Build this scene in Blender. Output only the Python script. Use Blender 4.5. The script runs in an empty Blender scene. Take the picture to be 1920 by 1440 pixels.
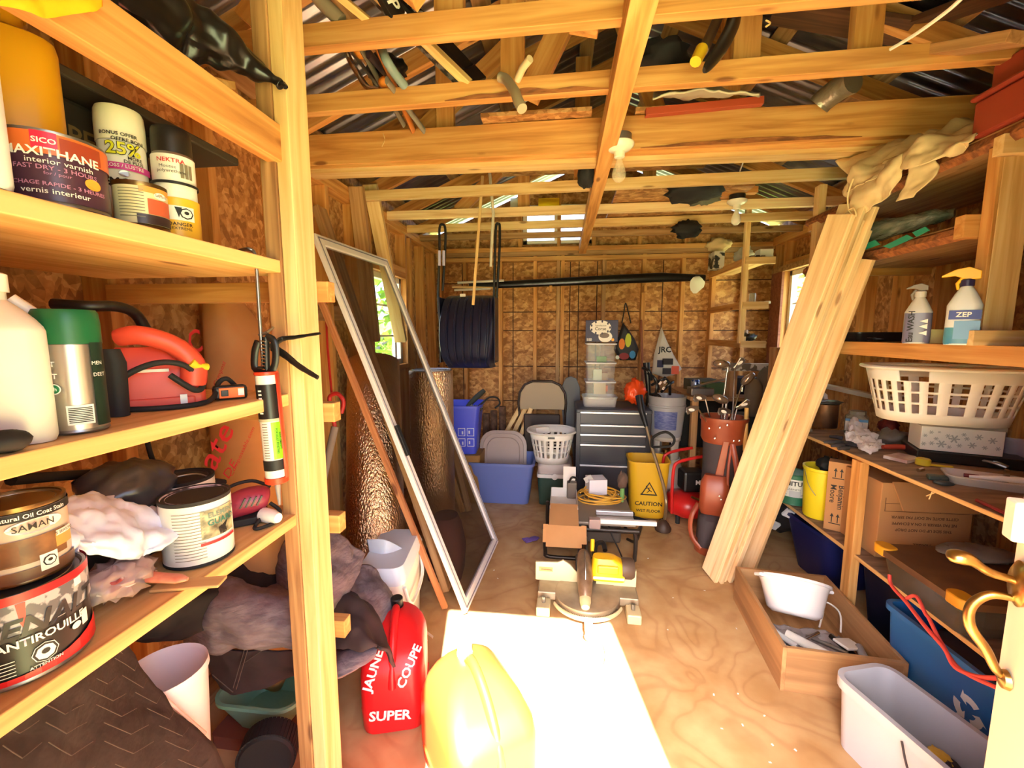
import bpy, math, random
from mathutils import Vector, Matrix
random.seed(7)
sc = bpy.context.scene
COL = sc.collection
PI = math.pi

# ------------------------------------------------------------------ camera
F, HC = 800.0, 1.44
TH = math.atan(95/800); PS = math.atan(95/800*math.cos(TH))
cam = bpy.data.cameras.new('camera'); camo = bpy.data.objects.new('camera', cam); COL.objects.link(camo)
cam.sensor_width = 36; cam.lens = F/1920*36; cam.clip_start = .02; cam.clip_end = 200
camo.location = (0, 0, HC)
camo.rotation_euler = (PI/2-TH, 0, PS)
sc.camera = camo
CM = Matrix.Rotation(PS, 3, 'Z') @ Matrix.Rotation(PI/2-TH, 3, 'X')
CO = Vector((0, 0, HC))
# ------------------------------------------------------------------ world, sun, exposure
w = bpy.data.worlds.new('sky'); sc.world = w; w.use_nodes = True
nt = w.node_tree; bg = nt.nodes['Background']
sky = nt.nodes.new('ShaderNodeTexSky'); sky.sky_type = 'NISHITA'; sky.sun_disc = False
sky.sun_elevation = math.radians(45); sky.sun_rotation = math.radians(190); sky.air_density = .8; sky.dust_density = 3
nt.links.new(sky.outputs[0], bg.inputs[0]); bg.inputs[1].default_value = .6
sl = bpy.data.lights.new('sun', 'SUN'); sl.energy = 32; sl.angle = math.radians(.55); sl.color = (.86, .94, 1)
so = bpy.data.objects.new('sun', sl); COL.objects.link(so)
so.rotation_euler = Vector((-.17, 1, -1.0)).to_track_quat('-Z', 'Y').to_euler()
so.location = (1, -6, 6)
vs = sc.view_settings
sc.display_settings.display_device = 'sRGB'
vs.view_transform = 'Standard'; vs.look = 'None'; vs.gamma = 1; vs.use_curve_mapping = False
vs.exposure = 1.66
sc.cycles.use_denoising = True
sc.cycles.max_bounces = 9; sc.cycles.diffuse_bounces = 6; sc.cycles.glossy_bounces = 3
sc.cycles.transparent_max_bounces = 12; sc.cycles.transmission_bounces = 5
sc.cycles.sample_clamp_indirect = 12; sc.cycles.caustics_reflective = False; sc.cycles.caustics_refractive = False

# ------------------------------------------------------------------ geometry helpers
def W(px, py, X=None, Y=None, Z=None):
    d = CM @ Vector((px-960, 720-py, -F))
    if X is not None: t = (X-CO.x)/d.x
    elif Y is not None: t = (Y-CO.y)/d.y
    else: t = (Z-CO.z)/d.z
    return CO + d*t
def dep(p): return -(CM.transposed() @ (Vector(p)-CO)).z
def S(p, px): return px*dep(p)/F
def facing(p): return math.atan2(-p[0], p[1])
def desat(c, k=.25):
    g = .35*c[0]+.5*c[1]+.15*c[2]; return tuple(x+(g-x)*k for x in c)
def lin(c):
    return tuple(((x/255)/12.92 if x/255 <= .04045 else ((x/255+.055)/1.055)**2.4) for x in c)

class MB:
    def __init__(s): s.v = []; s.f = []
    def add(s, vs_, fs):
        n = len(s.v); s.v += [tuple(p) for p in vs_]; s.f += [tuple(i+n for i in f) for f in fs]; return s
    def box(s, x0, y0, z0, x1, y1, z1, M=None):
        P = [Vector(p) for p in ((x0,y0,z0),(x1,y0,z0),(x1,y1,z0),(x0,y1,z0),(x0,y0,z1),(x1,y0,z1),(x1,y1,z1),(x0,y1,z1))]
        if M is not None: P = [M @ p for p in P]
        return s.add(P, [(0,3,2,1),(4,5,6,7),(0,1,5,4),(1,2,6,5),(2,3,7,6),(3,0,4,7)])
    def cbox(s, c, d, rz=0, rx=0, ry=0):
        M = Matrix.Translation(c) @ Matrix.Rotation(rz,4,'Z') @ Matrix.Rotation(ry,4,'Y') @ Matrix.Rotation(rx,4,'X')
        return s.box(-d[0]/2,-d[1]/2,-d[2]/2,d[0]/2,d[1]/2,d[2]/2,M)
    def rings(s, R, cap0=True, cap1=True, loop=False):
        n = len(R[0]); base = len(s.v)
        for r in R: s.v += [tuple(p) for p in r]
        m = len(R)
        for i in range(m if loop else m-1):
            a = base+i*n; b = base+((i+1) % m)*n
            for j in range(n):
                k = (j+1) % n
                s.f.append((a+j, a+k, b+k, b+j))
        if cap0: s.f.append(tuple(base+j for j in reversed(range(n))))
        if cap1: s.f.append(tuple(base+(m-1)*n+j for j in range(n)))
        return s
    def lathe(s, prof, c=(0,0,0), n=28, cap0=True, cap1=True, M=None):
        R = []
        for r, z in prof:
            ring = [Vector((c[0]+r*math.cos(2*PI*j/n), c[1]+r*math.sin(2*PI*j/n), c[2]+z)) for j in range(n)]
            if M is not None: ring = [M @ p for p in ring]
            R.append(ring)
        return s.rings(R, cap0, cap1)
    def tube(s, pts, r, n=8, closed=False, flat=1.0, up=None):
        pts = [Vector(p) for p in pts]; R = []
        m = len(pts); prev = Vector(up) if up else None
        for i, p in enumerate(pts):
            if closed: t = pts[(i+1) % m]-pts[i-1]
            else: t = pts[min(i+1, m-1)]-pts[max(i-1, 0)]
            if t.length < 1e-9: t = Vector((0,0,1))
            t.normalize()
            if prev is None: prev = Vector((0,0,1)) if abs(t.z) < .9 else Vector((1,0,0))
            u = (prev - t*prev.dot(t))
            if u.length < 1e-6: u = t.orthogonal()
            u.normalize(); v = t.cross(u); prev = u
            rr = r[i] if isinstance(r, (list, tuple)) else r
            R.append([p + u*(rr*math.cos(2*PI*j/n)) + v*(rr*flat*math.sin(2*PI*j/n)) for j in range(n)])
        return s.rings(R, not closed, not closed, closed)
    def prism(s, poly, h, M=None):
        n = len(poly)
        P = [Vector((x, y, 0)) for x, y in poly]+[Vector((x, y, h)) for x, y in poly]
        if M is not None: P = [M @ p for p in P]
        fs = [tuple(reversed(range(n))), tuple(range(n, 2*n))]
        for i in range(n):
            k = (i+1) % n; fs.append((i, k, n+k, n+i))
        return s.add(P, fs)
    def grid(s, fn, nu, nv):
        P = [fn(i/nu, j/nv) for i in range(nu+1) for j in range(nv+1)]
        fs = [(i*(nv+1)+j, (i+1)*(nv+1)+j, (i+1)*(nv+1)+j+1, i*(nv+1)+j+1) for i in range(nu) for j in range(nv)]
        return s.add(P, fs)
    def obj(s, name, m, parent=None, smooth=None, bevel=0, solid=0, sub=0, loc=None, rz=0, M=None):
        me = bpy.data.meshes.new(name); me.from_pydata(s.v, [], s.f); me.update()
        me.materials.append(m)
        if smooth is not None:
            me.polygons.foreach_set('use_smooth', [True]*len(me.polygons))
            try: me.set_sharp_from_angle(angle=math.radians(smooth))
            except Exception: pass
        o = bpy.data.objects.new(name, me); COL.objects.link(o)
        if parent is not None: o.parent = parent
        if M is not None: o.matrix_basis = M
        elif loc is not None: o.location = loc; o.rotation_euler = (0, 0, rz)
        if solid:
            q = o.modifiers.new('solid', 'SOLIDIFY'); q.thickness = solid; q.offset = 0
        if sub:
            q = o.modifiers.new('sub', 'SUBSURF'); q.levels = q.render_levels = sub
        if bevel:
            q = o.modifiers.new('bevel', 'BEVEL'); q.width = bevel; q.segments = 2; q.limit_method = 'ANGLE'
        return o

def rrect(w_, d_, r, z=0, n=5, cx=0, cy=0):
    out = []
    r = min(r, w_/2*.999, d_/2*.999)
    for (sx, sy, a0) in ((1,1,0),(-1,1,PI/2),(-1,-1,PI),(1,-1,1.5*PI)):
        for k in range(n+1):
            a = a0+PI/2*k/n
            out.append(Vector((cx+sx*(w_/2-r)+r*math.cos(a), cy+sy*(d_/2-r)+r*math.sin(a), z)))
    return out
def thing(name, label, cat, loc=(0,0,0), rz=0, group=None):
    o = bpy.data.objects.new(name, None); COL.objects.link(o); o.empty_display_size = .05
    o.location = loc; o.rotation_euler = (0, 0, rz); o['label'] = label; o['category'] = cat
    if group: o['group'] = group
    return o
def tag(o, label, cat, group=None):
    o['label'] = label; o['category'] = cat
    if group: o['group'] = group
    return o
def struct(o): o['kind'] = 'structure'; return o
def dup(root, loc, rz, label=None):
    r = root.copy(); COL.objects.link(r); r.location = loc; r.rotation_euler = (0, 0, rz)
    if label: r['label'] = label
    for ch in list(root.children):
        c = ch.copy(); COL.objects.link(c); c.parent = r
        for g in list(ch.children):
            d = g.copy(); COL.objects.link(d); d.parent = c
    return r
def smoothpath(pts, k=6):
    P = [Vector(p) for p in pts]; out = []
    for i in range(len(P)-1):
        a = P[max(i-1,0)]; b = P[i]; c = P[i+1]; d = P[min(i+2,len(P)-1)]
        for j in range(k):
            t = j/k
            out.append(.5*((2*b)+(c-a)*t+(2*a-5*b+4*c-d)*t*t+(3*b-a-3*c+d)*t**3))
    out.append(P[-1]); return out
def axes(o, x, y):
    x = Vector(x).normalized(); y = Vector(y); y = (y-x*x.dot(y)).normalized(); z = x.cross(y)
    M = Matrix((( x.x,y.x,z.x,o[0]),(x.y,y.y,z.y,o[1]),(x.z,y.z,z.z,o[2]),(0,0,0,1)))
    return M
def vn(p, s=1.0, seed=0):
    from mathutils import noise
    return noise.noise(Vector((p[0]*s+seed*3.17, p[1]*s+seed*1.3, p[2]*s-seed)))

# ------------------------------------------------------------------ materials
MATS = {}
def newmat(name):
    m = bpy.data.materials.new(name); m.use_nodes = True
    return m, m.node_tree, m.node_tree.nodes['Principled BSDF']
def pbr(name, col, rough=.5, metal=0, col2=None, scale=8, bump=0, alpha=1, trans=0, emit=0, coat=0, bscale=None, sheen=0, detail=3, sharp=False, stretch=None):
    if name in MATS: return MATS[name]
    m, t, b = newmat(name)
    c = lin(col)+(1,)
    b.inputs['Base Color'].default_value = c
    b.inputs['Roughness'].default_value = rough; b.inputs['Metallic'].default_value = metal
    b.inputs['Alpha'].default_value = alpha; b.inputs['Transmission Weight'].default_value = trans
    b.inputs['Coat Weight'].default_value = coat
    if emit: b.inputs['Emission Color'].default_value = c; b.inputs['Emission Strength'].default_value = emit
    if col2 is not None or bump:
        tc = t.nodes.new('ShaderNodeTexCoord'); src = tc.outputs['Object']
        if stretch:
            mp = t.nodes.new('ShaderNodeMapping'); mp.inputs['Scale'].default_value = stretch
            t.links.new(src, mp.inputs[0]); src = mp.outputs[0]
        n = t.nodes.new('ShaderNodeTexNoise'); n.inputs['Scale'].default_value = scale; n.inputs['Detail'].default_value = detail
        t.links.new(src, n.inputs['Vector'])
        if col2 is not None:
            r = t.nodes.new('ShaderNodeValToRGB')
            r.color_ramp.elements[0].position = .47 if sharp else .35; r.color_ramp.elements[1].position = .53 if sharp else .65
            r.color_ramp.elements[0].color = c; r.color_ramp.elements[1].color = lin(col2)+(1,)
            t.links.new(n.outputs[0], r.inputs[0]); t.links.new(r.outputs[0], b.inputs['Base Color'])
        if bump:
            if bscale:
                n = t.nodes.new('ShaderNodeTexNoise'); n.inputs['Scale'].default_value = bscale; t.links.new(src, n.inputs['Vector'])
            bp = t.nodes.new('ShaderNodeBump'); bp.inputs['Strength'].default_value = bump; bp.inputs['Distance'].default_value = .01
            t.links.new(n.outputs[0], bp.inputs['Height']); t.links.new(bp.outputs[0], b.inputs['Normal'])
    MATS[name] = m; return m
def wood(name, c1, c2, c3, rough=.65, knots=True, sc_=1.0):
    if name in MATS: return MATS[name]
    c1, c2, c3 = (desat(c, .12) for c in (c1, c2, c3))
    m, t, b = newmat(name); L = t.links; N = t.nodes.new
    tc = N('ShaderNodeTexCoord'); oi = N('ShaderNodeObjectInfo')
    ad = N('ShaderNodeVectorMath'); ad.operation = 'MULTIPLY_ADD'
    L.new(oi.outputs['Random'], ad.inputs[0]); ad.inputs[1].default_value = (9, 5, 7); L.new(tc.outputs['Object'], ad.inputs[2])
    mp = N('ShaderNodeMapping'); mp.inputs['Scale'].default_value = (1.2*sc_, 22*sc_, 22*sc_); L.new(ad.outputs[0], mp.inputs[0])
    n1 = N('ShaderNodeTexNoise'); n1.inputs['Scale'].default_value = 1.6; n1.inputs['Detail'].default_value = 5; n1.inputs['Distortion'].default_value = .7
    L.new(mp.outputs[0], n1.inputs['Vector'])
    r = N('ShaderNodeValToRGB'); e = r.color_ramp.elements
    e[0].position = .32; e[0].color = lin(c1)+(1,); e[1].position = .72; e[1].color = lin(c3)+(1,)
    k = e.new(.52); k.color = lin(c2)+(1,)
    L.new(n1.outputs[0], r.inputs[0])
    n2 = N('ShaderNodeTexNoise'); n2.inputs['Scale'].default_value = 2.3; L.new(ad.outputs[0], n2.inputs['Vector'])
    hs = N('ShaderNodeHueSaturation'); L.new(r.outputs[0], hs.inputs['Color'])
    mr = N('ShaderNodeMapRange'); mr.inputs[3].default_value = .82; mr.inputs[4].default_value = 1.18
    L.new(n2.outputs[0], mr.inputs[0])
    m2 = N('ShaderNodeMapRange'); m2.inputs[3].default_value = .86; m2.inputs[4].default_value = 1.1
    L.new(oi.outputs['Random'], m2.inputs[0])
    mm = N('ShaderNodeMath'); mm.operation = 'MULTIPLY'; L.new(mr.outputs[0], mm.inputs[0]); L.new(m2.outputs[0], mm.inputs[1])
    L.new(mm.outputs[0], hs.inputs['Value']); out = hs.outputs[0]
    if knots:
        m3 = N('ShaderNodeMapping'); m3.inputs['Scale'].default_value = (2.2, 7, 7); L.new(ad.outputs[0], m3.inputs[0])
        v = N('ShaderNodeTexVoronoi'); v.inputs['Scale'].default_value = 1.3; L.new(m3.outputs[0], v.inputs['Vector'])
        kr = N('ShaderNodeMapRange'); kr.inputs[1].default_value = .07; kr.inputs[2].default_value = .13; kr.inputs[3].default_value = .75; kr.inputs[4].default_value = 0
        L.new(v.outputs['Distance'], kr.inputs[0])
        mx = N('ShaderNodeMix'); mx.data_type = 'RGBA'; L.new(kr.outputs[0], mx.inputs[0]); L.new(out, mx.inputs[6])
        mx.inputs[7].default_value = lin((max(c3[0]-75,40), max(c3[1]-75,25), max(c3[2]-50,15)))+(1,)
        out = mx.outputs[2]
    L.new(out, b.inputs['Base Color']); b.inputs['Roughness'].default_value = rough
    MATS[name] = m; return m
def osb(name, ca, cb, cc, lines=()):
    ca, cb, cc = (desat(c, .08) for c in (ca, cb, cc))
    m, t, b = newmat(name); L = t.links; N = t.nodes.new
    tc = N('ShaderNodeTexCoord'); fac = None
    mix = None
    for i, rot in enumerate(((.3,.5,.2),(1.2,.2,1.0))):
        mp = N('ShaderNodeMapping'); mp.inputs['Rotation'].default_value = rot; mp.inputs['Scale'].default_value = (20,40,30)
        L.new(tc.outputs['Object'], mp.inputs[0])
        n = N('ShaderNodeTexNoise'); n.inputs['Scale'].default_value = .35; L.new(mp.outputs[0], n.inputs['Vector'])
        v = N('ShaderNodeTexVoronoi'); v.inputs['Scale'].default_value = 1; 
        ad = N('ShaderNodeVectorMath'); ad.operation = 'MULTIPLY_ADD'; L.new(n.outputs['Color'], ad.inputs[0]); ad.inputs[1].default_value = (2,2,2); L.new(mp.outputs[0], ad.inputs[2])
        L.new(ad.outputs[0], v.inputs['Vector'])
        sp = N('ShaderNodeSeparateColor'); L.new(v.outputs['Color'], sp.inputs[0])
        if fac is None: fac = sp.outputs[0]
        else:
            a = N('ShaderNodeMath'); a.operation = 'ADD'; L.new(fac, a.inputs[0]); L.new(sp.outputs[0], a.inputs[1])
            h = N('ShaderNodeMath'); h.operation = 'MULTIPLY'; L.new(a.outputs[0], h.inputs[0]); h.inputs[1].default_value = .5; fac = h.outputs[0]
    r = N('ShaderNodeValToRGB'); e = r.color_ramp.elements
    e[0].position = .28; e[0].color = lin(ca)+(1,); e[1].position = .68; e[1].color = lin(cc)+(1,)
    k = e.new(.45); k.color = lin(cb)+(1,)
    nf = N('ShaderNodeTexNoise'); nf.inputs['Scale'].default_value = 38; nf.inputs['Detail'].default_value = 6; L.new(tc.outputs['Object'], nf.inputs['Vector'])
    mf = N('ShaderNodeMix'); mf.inputs[0].default_value = .42; L.new(fac, mf.inputs[2]); L.new(nf.outputs[0], mf.inputs[3]); fac = mf.outputs[0]
    L.new(fac, r.inputs[0]); out = r.outputs[0]
    if lines:
        sx = N('ShaderNodeSeparateXYZ'); L.new(tc.outputs['Object'], sx.inputs[0])
        acc = None
        for ax, val in lines:
            s_ = N('ShaderNodeMath'); s_.operation = 'COMPARE'; L.new(sx.outputs[ax], s_.inputs[0]); s_.inputs[1].default_value = val; s_.inputs[2].default_value = .005
            if acc is None: acc = s_.outputs[0]
            else:
                a = N('ShaderNodeMath'); a.operation = 'MAXIMUM'; L.new(acc, a.inputs[0]); L.new(s_.outputs[0], a.inputs[1]); acc = a.outputs[0]
        mx = N('ShaderNodeMix'); mx.data_type = 'RGBA'; L.new(acc, mx.inputs[0]); L.new(out, mx.inputs[6]); mx.inputs[7].default_value = lin((60,32,15))+(1,)
        out = mx.outputs[2]
    L.new(out, b.inputs['Base Color']); b.inputs['Roughness'].default_value = .7
    MATS[name] = m; return m

LUM = wood('lumber', (232,174,98), (216,148,72), (184,114,48))
LUM2 = wood('pale_lumber', (244,212,150), (232,190,122), (210,158,88))
LUM3 = wood('aged_lumber', (206,160,106), (184,134,82), (146,98,56))
NEWP = wood('new_planed_pine', (250,222,172), (240,204,148), (222,176,116))
BARK = pbr('bark_edge', (120,72,44), .9, col2=(170,105,60), scale=14, bump=.6, stretch=(1,4,4))
EDGE = wood('shelf_edge_pine', (238,190,120), (226,170,98), (200,140,74))
black = pbr('black_plastic', (24,23,24), .4)
blackr = pbr('black_rubber', (30,28,28), .75)
white = pbr('white_plastic', (238,236,232), .35)
chrome = pbr('chrome', (210,208,205), .22, 1)
steel = pbr('grey_steel', (150,148,145), .35, .9)
ink = pbr('black_print', (22,20,20), .6)
wink = pbr('white_print', (240,238,235), .5)
red = pbr('red_print', (205,30,40), .5)
kraft = pbr('kraft_cardboard', (190,140,92), .85, col2=(178,128,82), scale=4)

def lumber(name, p0, p1, w_, t_, m=None, parent=None, up=(0,0,1), bevel=.002, off=(0,0)):
    """board from p0 to p1; t_ is size along up, w_ across."""
    p0 = Vector(p0); p1 = Vector(p1); x = (p1-p0); L = x.length; x.normalize()
    u = Vector(up); u = (u-x*x.dot(u)).normalized(); y = u.cross(x)
    M = Matrix(((x.x,y.x,u.x,p0.x),(x.y,y.y,u.y,p0.y),(x.z,y.z,u.z,p0.z),(0,0,0,1)))
    b = MB(); b.box(0, off[0]-w_/2, off[1]-t_/2, L, off[0]+w_/2, off[1]+t_/2)
    o = b.obj(name, m or LUM, parent, bevel=bevel)
    if parent is not None:
        M = parent.matrix_basis.inverted() @ M if False else M
    o.matrix_basis = M
    return o

def textmesh(s, size, bold=0, align='CENTER', shear=0, sx=1.0):
    cu = bpy.data.curves.new('lettering', 'FONT'); cu.body = s; cu.size = size; cu.align_x = align; cu.align_y = 'CENTER'
    cu.offset = bold*size*.02; cu.shear = shear; cu.resolution_u = 2; cu.fill_mode = 'FRONT'
    ob = bpy.data.objects.new('lettering', cu)
    me = bpy.data.meshes.new_from_object(ob)
    bpy.data.objects.remove(ob); bpy.data.curves.remove(cu)
    if sx != 1:
        for v in me.vertices: v.co.x *= sx
    return me
def text_flat(parent, s, size, m, o, x, y, bold=0, align='CENTER', shear=0, sx=1.0, name='lettering'):
    me = textmesh(s, size, bold, align, shear, sx); me.materials.clear(); me.materials.append(m)
    ob = bpy.data.objects.new(name, me); COL.objects.link(ob); ob.parent = parent
    ob.matrix_basis = axes(o, x, y); return ob
def text_cyl(parent, s, size, m, r, a, z, bold=0, shear=0, sx=1.0, rot=0, tap=0):
    me = textmesh(s, size, bold, 'CENTER', shear, sx); me.materials.clear(); me.materials.append(m)
    for v in me.vertices:
        x, y = v.co.x, v.co.y
        if rot: x, y = x*math.cos(rot)-y*math.sin(rot), x*math.sin(rot)+y*math.cos(rot)
        an = a + x/r; rr = r+.0018+tap*y
        v.co = (rr*math.sin(an), -rr*math.cos(an), z+y)
    ob = bpy.data.objects.new('lettering', me); COL.objects.link(ob); ob.parent = parent; return ob
def patch_cyl(parent, name, m, r, a0, a1, z0, z1, off=.0003, n=12):
    b = MB(); R = r+off+.0006; n = max(4, int(abs(a1-a0)/.12))
    b.grid(lambda u, v: (R*math.sin(a0+(a1-a0)*u), -R*math.cos(a0+(a1-a0)*u), z0+(z1-z0)*v), n, 1)
    return b.obj(name, m, parent, smooth=60)
def poly_cyl(parent, name, m, r, pts, off=.0005):
    """polygon given as (angle, z) on a cylinder"""
    b = MB(); R = r+off+.0008
    b.add([(R*math.sin(a), -R*math.cos(a), z) for a, z in pts], [tuple(range(len(pts)))])
    return b.obj(name, m, parent)
def loftbox(b, w0, d0, w1, d1, h, r, wall, z0=0, rim=.0, rimh=.015, floor=.01):
    """open-topped tapering bin as one closed skin"""
    R = [rrect(w0, d0, r, z0), rrect(w0+(w1-w0)*.05, d0+(d1-d0)*.05, r, z0+h*.05), rrect(w1, d1, r, z0+h-rimh)]
    if rim: R += [rrect(w1+2*rim, d1+2*rim, r+rim, z0+h-rimh), rrect(w1+2*rim, d1+2*rim, r+rim, z0+h)]
    else: R += [rrect(w1, d1, r, z0+h)]
    R += [rrect(w1-2*wall, d1-2*wall, max(r-wall,.004), z0+h), rrect(w0-2*wall, d0-2*wall, max(r-wall,.004), z0+floor)]
    return b.rings(R)
# ================================================================== THE SETTING
YB, XL, XR = 4.5, -1.34, 2.0
OSBL = osb('osb_sheathing_side', (224,176,116), (200,144,84), (156,104,58))
BL = [(2,W(1000,y,Y=YB+.089).z) for y in (752,687,620,585,530,478)] + [(0,W(px,600,Y=YB+.089).x) for px in (868,962,1068,1084,1118,1240)]
OSBB = osb('osb_sheathing_back', (228,178,112), (204,144,80), (156,100,52), BL)
def plywood_floor():
    m, t, b = newmat('plywood_floor'); L = t.links; N = t.nodes.new
    tc = N('ShaderNodeTexCoord')
    n = N('ShaderNodeTexNoise'); n.inputs['Scale'].default_value = 2.2; n.inputs['Detail'].default_value = 2; n.inputs['Distortion'].default_value = 1.0
    L.new(tc.outputs['Object'], n.inputs['Vector'])
    mu = N('ShaderNodeMath'); mu.operation = 'MULTIPLY'; mu.inputs[1].default_value = 42; L.new(n.outputs[0], mu.inputs[0])
    si = N('ShaderNodeMath'); si.operation = 'SINE'; L.new(mu.outputs[0], si.inputs[0])
    r = N('ShaderNodeValToRGB'); e = r.color_ramp.elements; e[0].position = .0; e[0].color = lin((204,170,124))+(1,); e[1].position = 1; e[1].color = lin((190,152,108))+(1,)
    k = e.new(.8); k.color = lin((200,164,118))+(1,)
    mr = N('ShaderNodeMapRange'); mr.inputs[1].default_value = -1; L.new(si.outputs[0], mr.inputs[0]); L.new(mr.outputs[0], r.inputs[0])
    n2 = N('ShaderNodeTexNoise'); n2.inputs['Scale'].default_value = 5; n2.inputs['Detail'].default_value = 8; L.new(tc.outputs['Object'], n2.inputs['Vector'])
    r2 = N('ShaderNodeValToRGB'); e = r2.color_ramp.elements; e[0].position = .35; e[0].color = lin((214,192,166))+(1,); e[1].position = .7; e[1].color = (1,1,1,1)
    L.new(n2.outputs[0], r2.inputs[0])
    mx = N('ShaderNodeMix'); mx.data_type = 'RGBA'; mx.blend_type = 'MULTIPLY'; mx.inputs[0].default_value = .8
    L.new(r.outputs[0], mx.inputs[6]); L.new(r2.outputs[0], mx.inputs[7]); L.new(mx.outputs[2], b.inputs['Base Color'])
    b.inputs['Roughness'].default_value = .55
    return m
struct(MB().box(XL-.13,-.05,-.04,XR+.13,YB+.13,0).obj('floor', plywood_floor()))
GR = pbr('dry_grass', (150,165,90), .9, col2=(190,175,120), scale=6)
struct(MB().box(-14,-14,-.12,14,14,-.05).obj('ground', GR))
def stud(par, x, y, z0, z1, dx, dy, m=None):
    return lumber('stud', (x,y,z0), (x,y,z1), dx, dy, m or LUM, par, up=(0,1,0))
# left wall with its window opening
def sidewall(name, X, sgn, wy0, wy1, wz0, wz1, studs, h=2.31):
    e = bpy.data.objects.new(name, None); COL.objects.link(e); struct(e)
    x0, x1 = sorted((X+sgn*.089, X+sgn*.101))
    b = MB(); b.box(x0,0,0,x1,wy0,h); b.box(x0,wy1,0,x1,YB+.1,h); b.box(x0,wy0,0,x1,wy1,wz0); b.box(x0,wy0,wz1,x1,wy1,h)
    b.obj('sheathing', OSBL, e)
    xc = X+sgn*.0445
    for y in studs:
        if wy0-.04 < y < wy1+.04:
            stud(e, xc, y, 0.04, wz0-.04, .089, .038); 
            if wz1+.09 < h-.08: stud(e, xc, y, wz1+.09, h-.04, .089, .038)
        else: stud(e, xc, y, .04, h-.04, .089, .038)
    lumber('sole_plate', (xc,0.05,.02), (xc,YB,.02), .089, .038, LUM3, e)
    lumber('top_plate', (xc,0.05,h-.02), (xc,YB,h-.02), .089, .038, LUM, e)
    lumber('top_plate', (xc,0.05,h+.018), (xc,YB,h+.018), .089, .038, LUM, e)
    lumber('sill_plate', (xc,wy0-.04,wz0-.02), (xc,wy1+.04,wz0-.02), .089, .038, LUM, e)
    lumber('header', (xc,wy0-.04,wz1+.045), (xc,wy1+.04,wz1+.045), .085, .089, LUM, e)
    for y in (wy0-.02, wy1+.02): stud(e, xc, y, .04, h-.04, .089, .038)
    return e
LW = sidewall('wall_left', XL, -1, 2.95, 3.6, 1.18, 1.90, [.35,.75,1.16,1.57,1.98,2.39,2.75,3.25,3.75,4.1,4.45])
RW = sidewall('wall_right', XR, 1, 3.47, 4.24, 1.12, 2.0, [.35,.75,1.16,1.5,1.8,2.1,2.35,2.6,2.9,3.2,3.8,4.45])
lumber('nailer', W(560,585,X=XL-.03), W(700,590,X=XL-.03), .03, .089, LUM3, LW)
# back wall with gable
e = bpy.data.objects.new('wall_back', None); COL.objects.link(e); struct(e); BW = e
b = MB(); b.box(XL-.1,YB+.089,0,XR+.1,YB+.101,2.30); b.obj('sheathing', OSBB, e)
for px in (812, 826, 872, 938, 1003, 1046, 1054, 1131, 1205, 1278, 1335, 1395):
    X = W(px,600,Y=YB).x
    stud(e, X, YB+.0445, .04, 2.26, .038, .089, LUM if px not in (1046, 1131) else LUM3)
lumber('sole_plate', (XL,YB+.044,.02), (XR,YB+.044,.02), .089, .038, LUM3, e)
for k, z in enumerate((2.20, 2.25, 2.295)):
    lumber('top_plate', (XL,YB+.04-k*.004,z), (XR,YB+.04,z), .089, .045, LUM3 if k == 1 else LUM, e)
RX, RZ, EZ, EXL, EXR = .36, 3.2, 2.36, -1.62, 2.28
g = MB()
def slopez(x): return EZ+(RZ-EZ)*(x-EXL)/(RX-EXL) if x < RX else RZ-(RZ-EZ)*(x-RX)/(EXR-RX)
M_ = Matrix(((1,0,0,0),(0,0,1,YB+.089),(0,1,0,0),(0,0,0,1)))
g.prism([(-1.44,2.30),(-.42,2.30),(-.42,2.72),(-.42,slopez(-.42)),(-1.44,slopez(-1.44))], .012, M_)
g.prism([(.28,2.30),(2.1,2.30),(2.1,slopez(2.1)),(RX,RZ),(.28,slopez(.28))], .012, M_)
g.prism([(-.42,2.74),(.28,2.74),(.28,slopez(.28)),(-.42,slopez(-.42))], .012, M_)
g.prism([(-.42,2.30),(.28,2.30),(.28,2.36),(-.42,2.36)], .012, M_)
g.obj('gable_sheathing', OSBL, e)
for x in (-.9,-.45,-.05,.3,.75,1.2): stud(e, x, YB+.044, 2.31 if x!=-.05 else 2.31, slopez(x)-.05, .038, .07)
# front wall round the doorway the sun comes through
e = bpy.data.objects.new('wall_front', None); COL.objects.link(e); struct(e)
DX0, DX1, DZ = -.24, .60, 2.02
b = MB(); b.box(XL-.1,0,0,DX0,.1,2.3); b.box(DX1,0,0,XR+.1,.1,2.3); b.box(DX0,0,DZ,DX1,.1,2.31)
b.prism([(-1.44,2.30),(2.1,2.30),(2.1,slopez(2.1)),(RX,RZ),(-1.44,slopez(-1.44))], .012, Matrix(((1,0,0,0),(0,0,1,.04),(0,1,0,0),(0,0,0,1))))
b.obj('sheathing', OSBL, e)
# ---- ceiling joists (front bottom edge read at two points, undersides level)
ZJ = 2.30
def joist(pl, pr, h, z=ZJ, m=None, t=.038, x0=XL, x1=XR, name='ceiling_joist'):
    a = W(pl[0], pl[1], Z=z); c = W(pr[0], pr[1], Z=z)
    d = (c-a)/(c.x-a.x)
    A = a+d*(x0-a.x); C = a+d*(x1-a.x)
    yv = Vector((0,1,0))*t/2
    o = lumber(name, A+Vector((0,t/2,h/2)), C+Vector((0,t/2,h/2)), t, h, m or LUM, None)
    struct(o); return (A, C)
JO = []
for (pl, pr, h, m) in (((530,93),(1218,29),.066,LUM), ((539,214),(1184,164),.066,LUM), ((714,374),(1180,352),.06,LUM2),
                       ((742,411),(1180,397),.06,NEWP), ((784,435),(1180,422),.06,LUM2)):
    JO.append(joist(pl, pr, h, m=m))
JO.append(joist((561,312),(1180,280),.15, m=LUM, t=.038))
JO.append(joist((563,318),(1180,290),.055, z=2.285, m=LUM, t=.038))
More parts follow.
